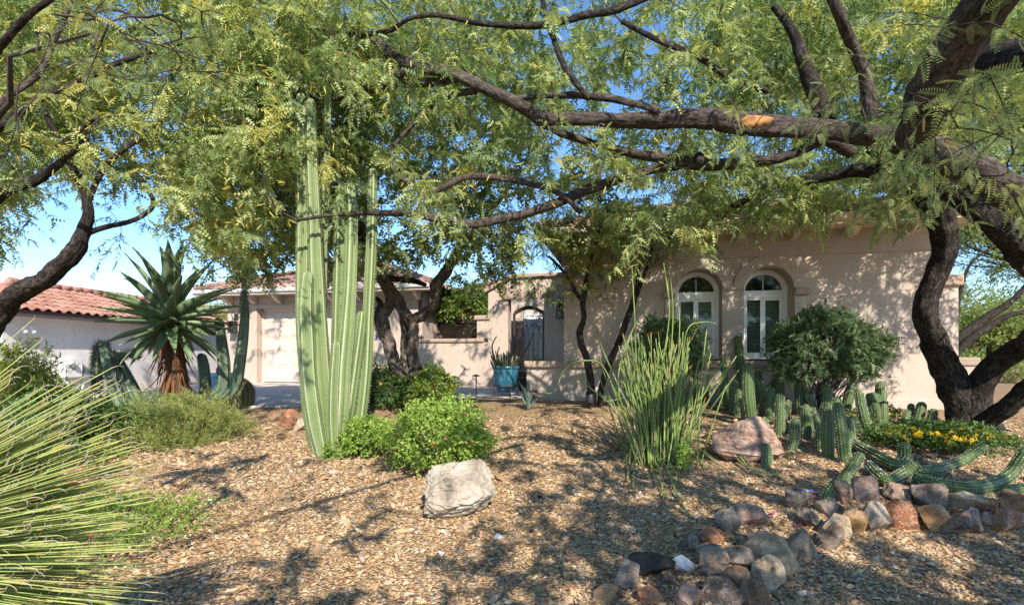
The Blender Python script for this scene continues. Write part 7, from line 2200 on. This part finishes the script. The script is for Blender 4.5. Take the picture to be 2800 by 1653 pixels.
# wall lanterns
def lantern(H, a, z, label, s=1.0):
    p = H((a, 0, z))[0]
    o = thing('wall_lantern', p, label, 'lantern')
    mb = MB(); mb.box((a - 0.06 * s, 0.001, z - 0.03 * s), (a + 0.06 * s, 0.025, z + 0.22 * s), H); q = mb.out('back_plate', M['black'], o, smooth=False); bevelled(q, 0.006)
    mb = MB(); mb.tube(H(catmull([(a, 0.02, z + 0.06 * s), (a, 0.10 * s, z + 0.05 * s), (a, 0.17 * s, z + 0.17 * s), (a, 0.13 * s, z + 0.26 * s), (a, 0.07 * s, z + 0.24 * s), (a, 0.08 * s, z + 0.18 * s)], 6)), 0.010 * s, 8)
    mb.tube(H([(a, 0.155 * s, z + 0.10 * s), (a, 0.155 * s, z + 0.02 * s)]), 0.008 * s, 6); mb.out('arm', M['black'], o)
    mb = MB(); cz = z + 0.02 * s; cb = 0.155 * s
    for sx in (-1, 1):
        for sy in (-1, 1):
            mb.box((a + sx * 0.075 * s - 0.007, cb + sy * 0.075 * s - 0.007, cz - 0.30 * s), (a + sx * 0.075 * s + 0.007, cb + sy * 0.075 * s + 0.007, cz - 0.021 * s), H)
    for zz in (cz - 0.315 * s, cz - 0.02 * s):
        mb.box((a - 0.09 * s, cb - 0.09 * s, zz), (a + 0.09 * s, cb + 0.09 * s, zz + 0.014 * s), H)
    q = mb.out('cage', M['black'], o, smooth=False); fix_normals(q)
    mb = MB(); mb.box((a - 0.066 * s, cb - 0.066 * s, cz - 0.298 * s), (a + 0.066 * s, cb + 0.066 * s, cz - 0.022 * s), H); q = mb.out('glass', M['clear_glass'], o, smooth=False); fix_normals(q)
    mb = MB(); mb.tube(H([(a, cb, cz - 0.298 * s), (a, cb, cz - 0.16 * s)]), 0.014 * s, 8); mb.out('candle', M['white'], o)
lantern(HG, a_at(OG, 647), z_at(OG, 647, 880), 'black wall lantern beside the garage door near the tall cereus arm', 1.25)
lantern(HG, a_at(OG, 1534), z_at(OG, 1534, 838), 'black wall lantern on the entry wall close to the house corner', 1.2)
lantern(HG, 4.42, z_at(OG, 1030, 878), 'black wall lantern above the house number behind the columnar cactus', 1.1)

# house number plaque 1 2 2
aN = a_at(OG, 1021); zN = z_at(OG, 1030, 928)
pq = thing('house_number', HG((aN, 0, zN))[0], 'dark blue house number plaque with white digit tiles beside the twisted trunk', 'sign')
hobj('plaque', HG, (aN, aN + 0.42), (0.002, 0.018), (zN, zN + 0.135), plain('navy_enamel', (0.03, 0.045, 0.12), 0.4, 0.5), parent=pq)
for k, ch in enumerate('122'):
    cu = bpy.data.curves.new('digit', 'FONT'); cu.body = ch; cu.size = 0.135; cu.extrude = 0.003; cu.align_x = 'CENTER'
    tmp = bpy.data.objects.new('digit', cu); COL.objects.link(tmp)
    dg = bpy.context.evaluated_depsgraph_get(); me = bpy.data.meshes.new_from_object(tmp.evaluated_get(dg))
    COL.objects.unlink(tmp); bpy.data.objects.remove(tmp)
    x0 = aN + 0.065 + k * 0.10
    for v in me.vertices:
        p = HG((x0 + v.co.x, 0.0225 + v.co.z, zN + 0.02 + v.co.y))[0] - base_of(pq); v.co = p
    me.update(); me.materials.clear(); me.materials.append(M['white'])
    link('digit', me, pq)
# scrap of litter, blue and white
g = G(2212, 1352)
lt = thing('litter_scrap', g, 'tiny blue and white scrap of litter behind the border rocks', 'litter')
for nm, x0, x1, c_ in (('white_end', -0.05, 0.0, (0.7, 0.7, 0.7)), ('blue_end', 0.001, 0.045, (0.05, 0.16, 0.5))):
    obj(nm, g + np.array([[x0, 0, 0.03], [x1, 0, 0.03], [x1, 0.02, 0.045], [x0, 0.02, 0.045]]), [np.array([[0, 1, 2, 3]])], plain(nm, c_, 0.5), lt, False)
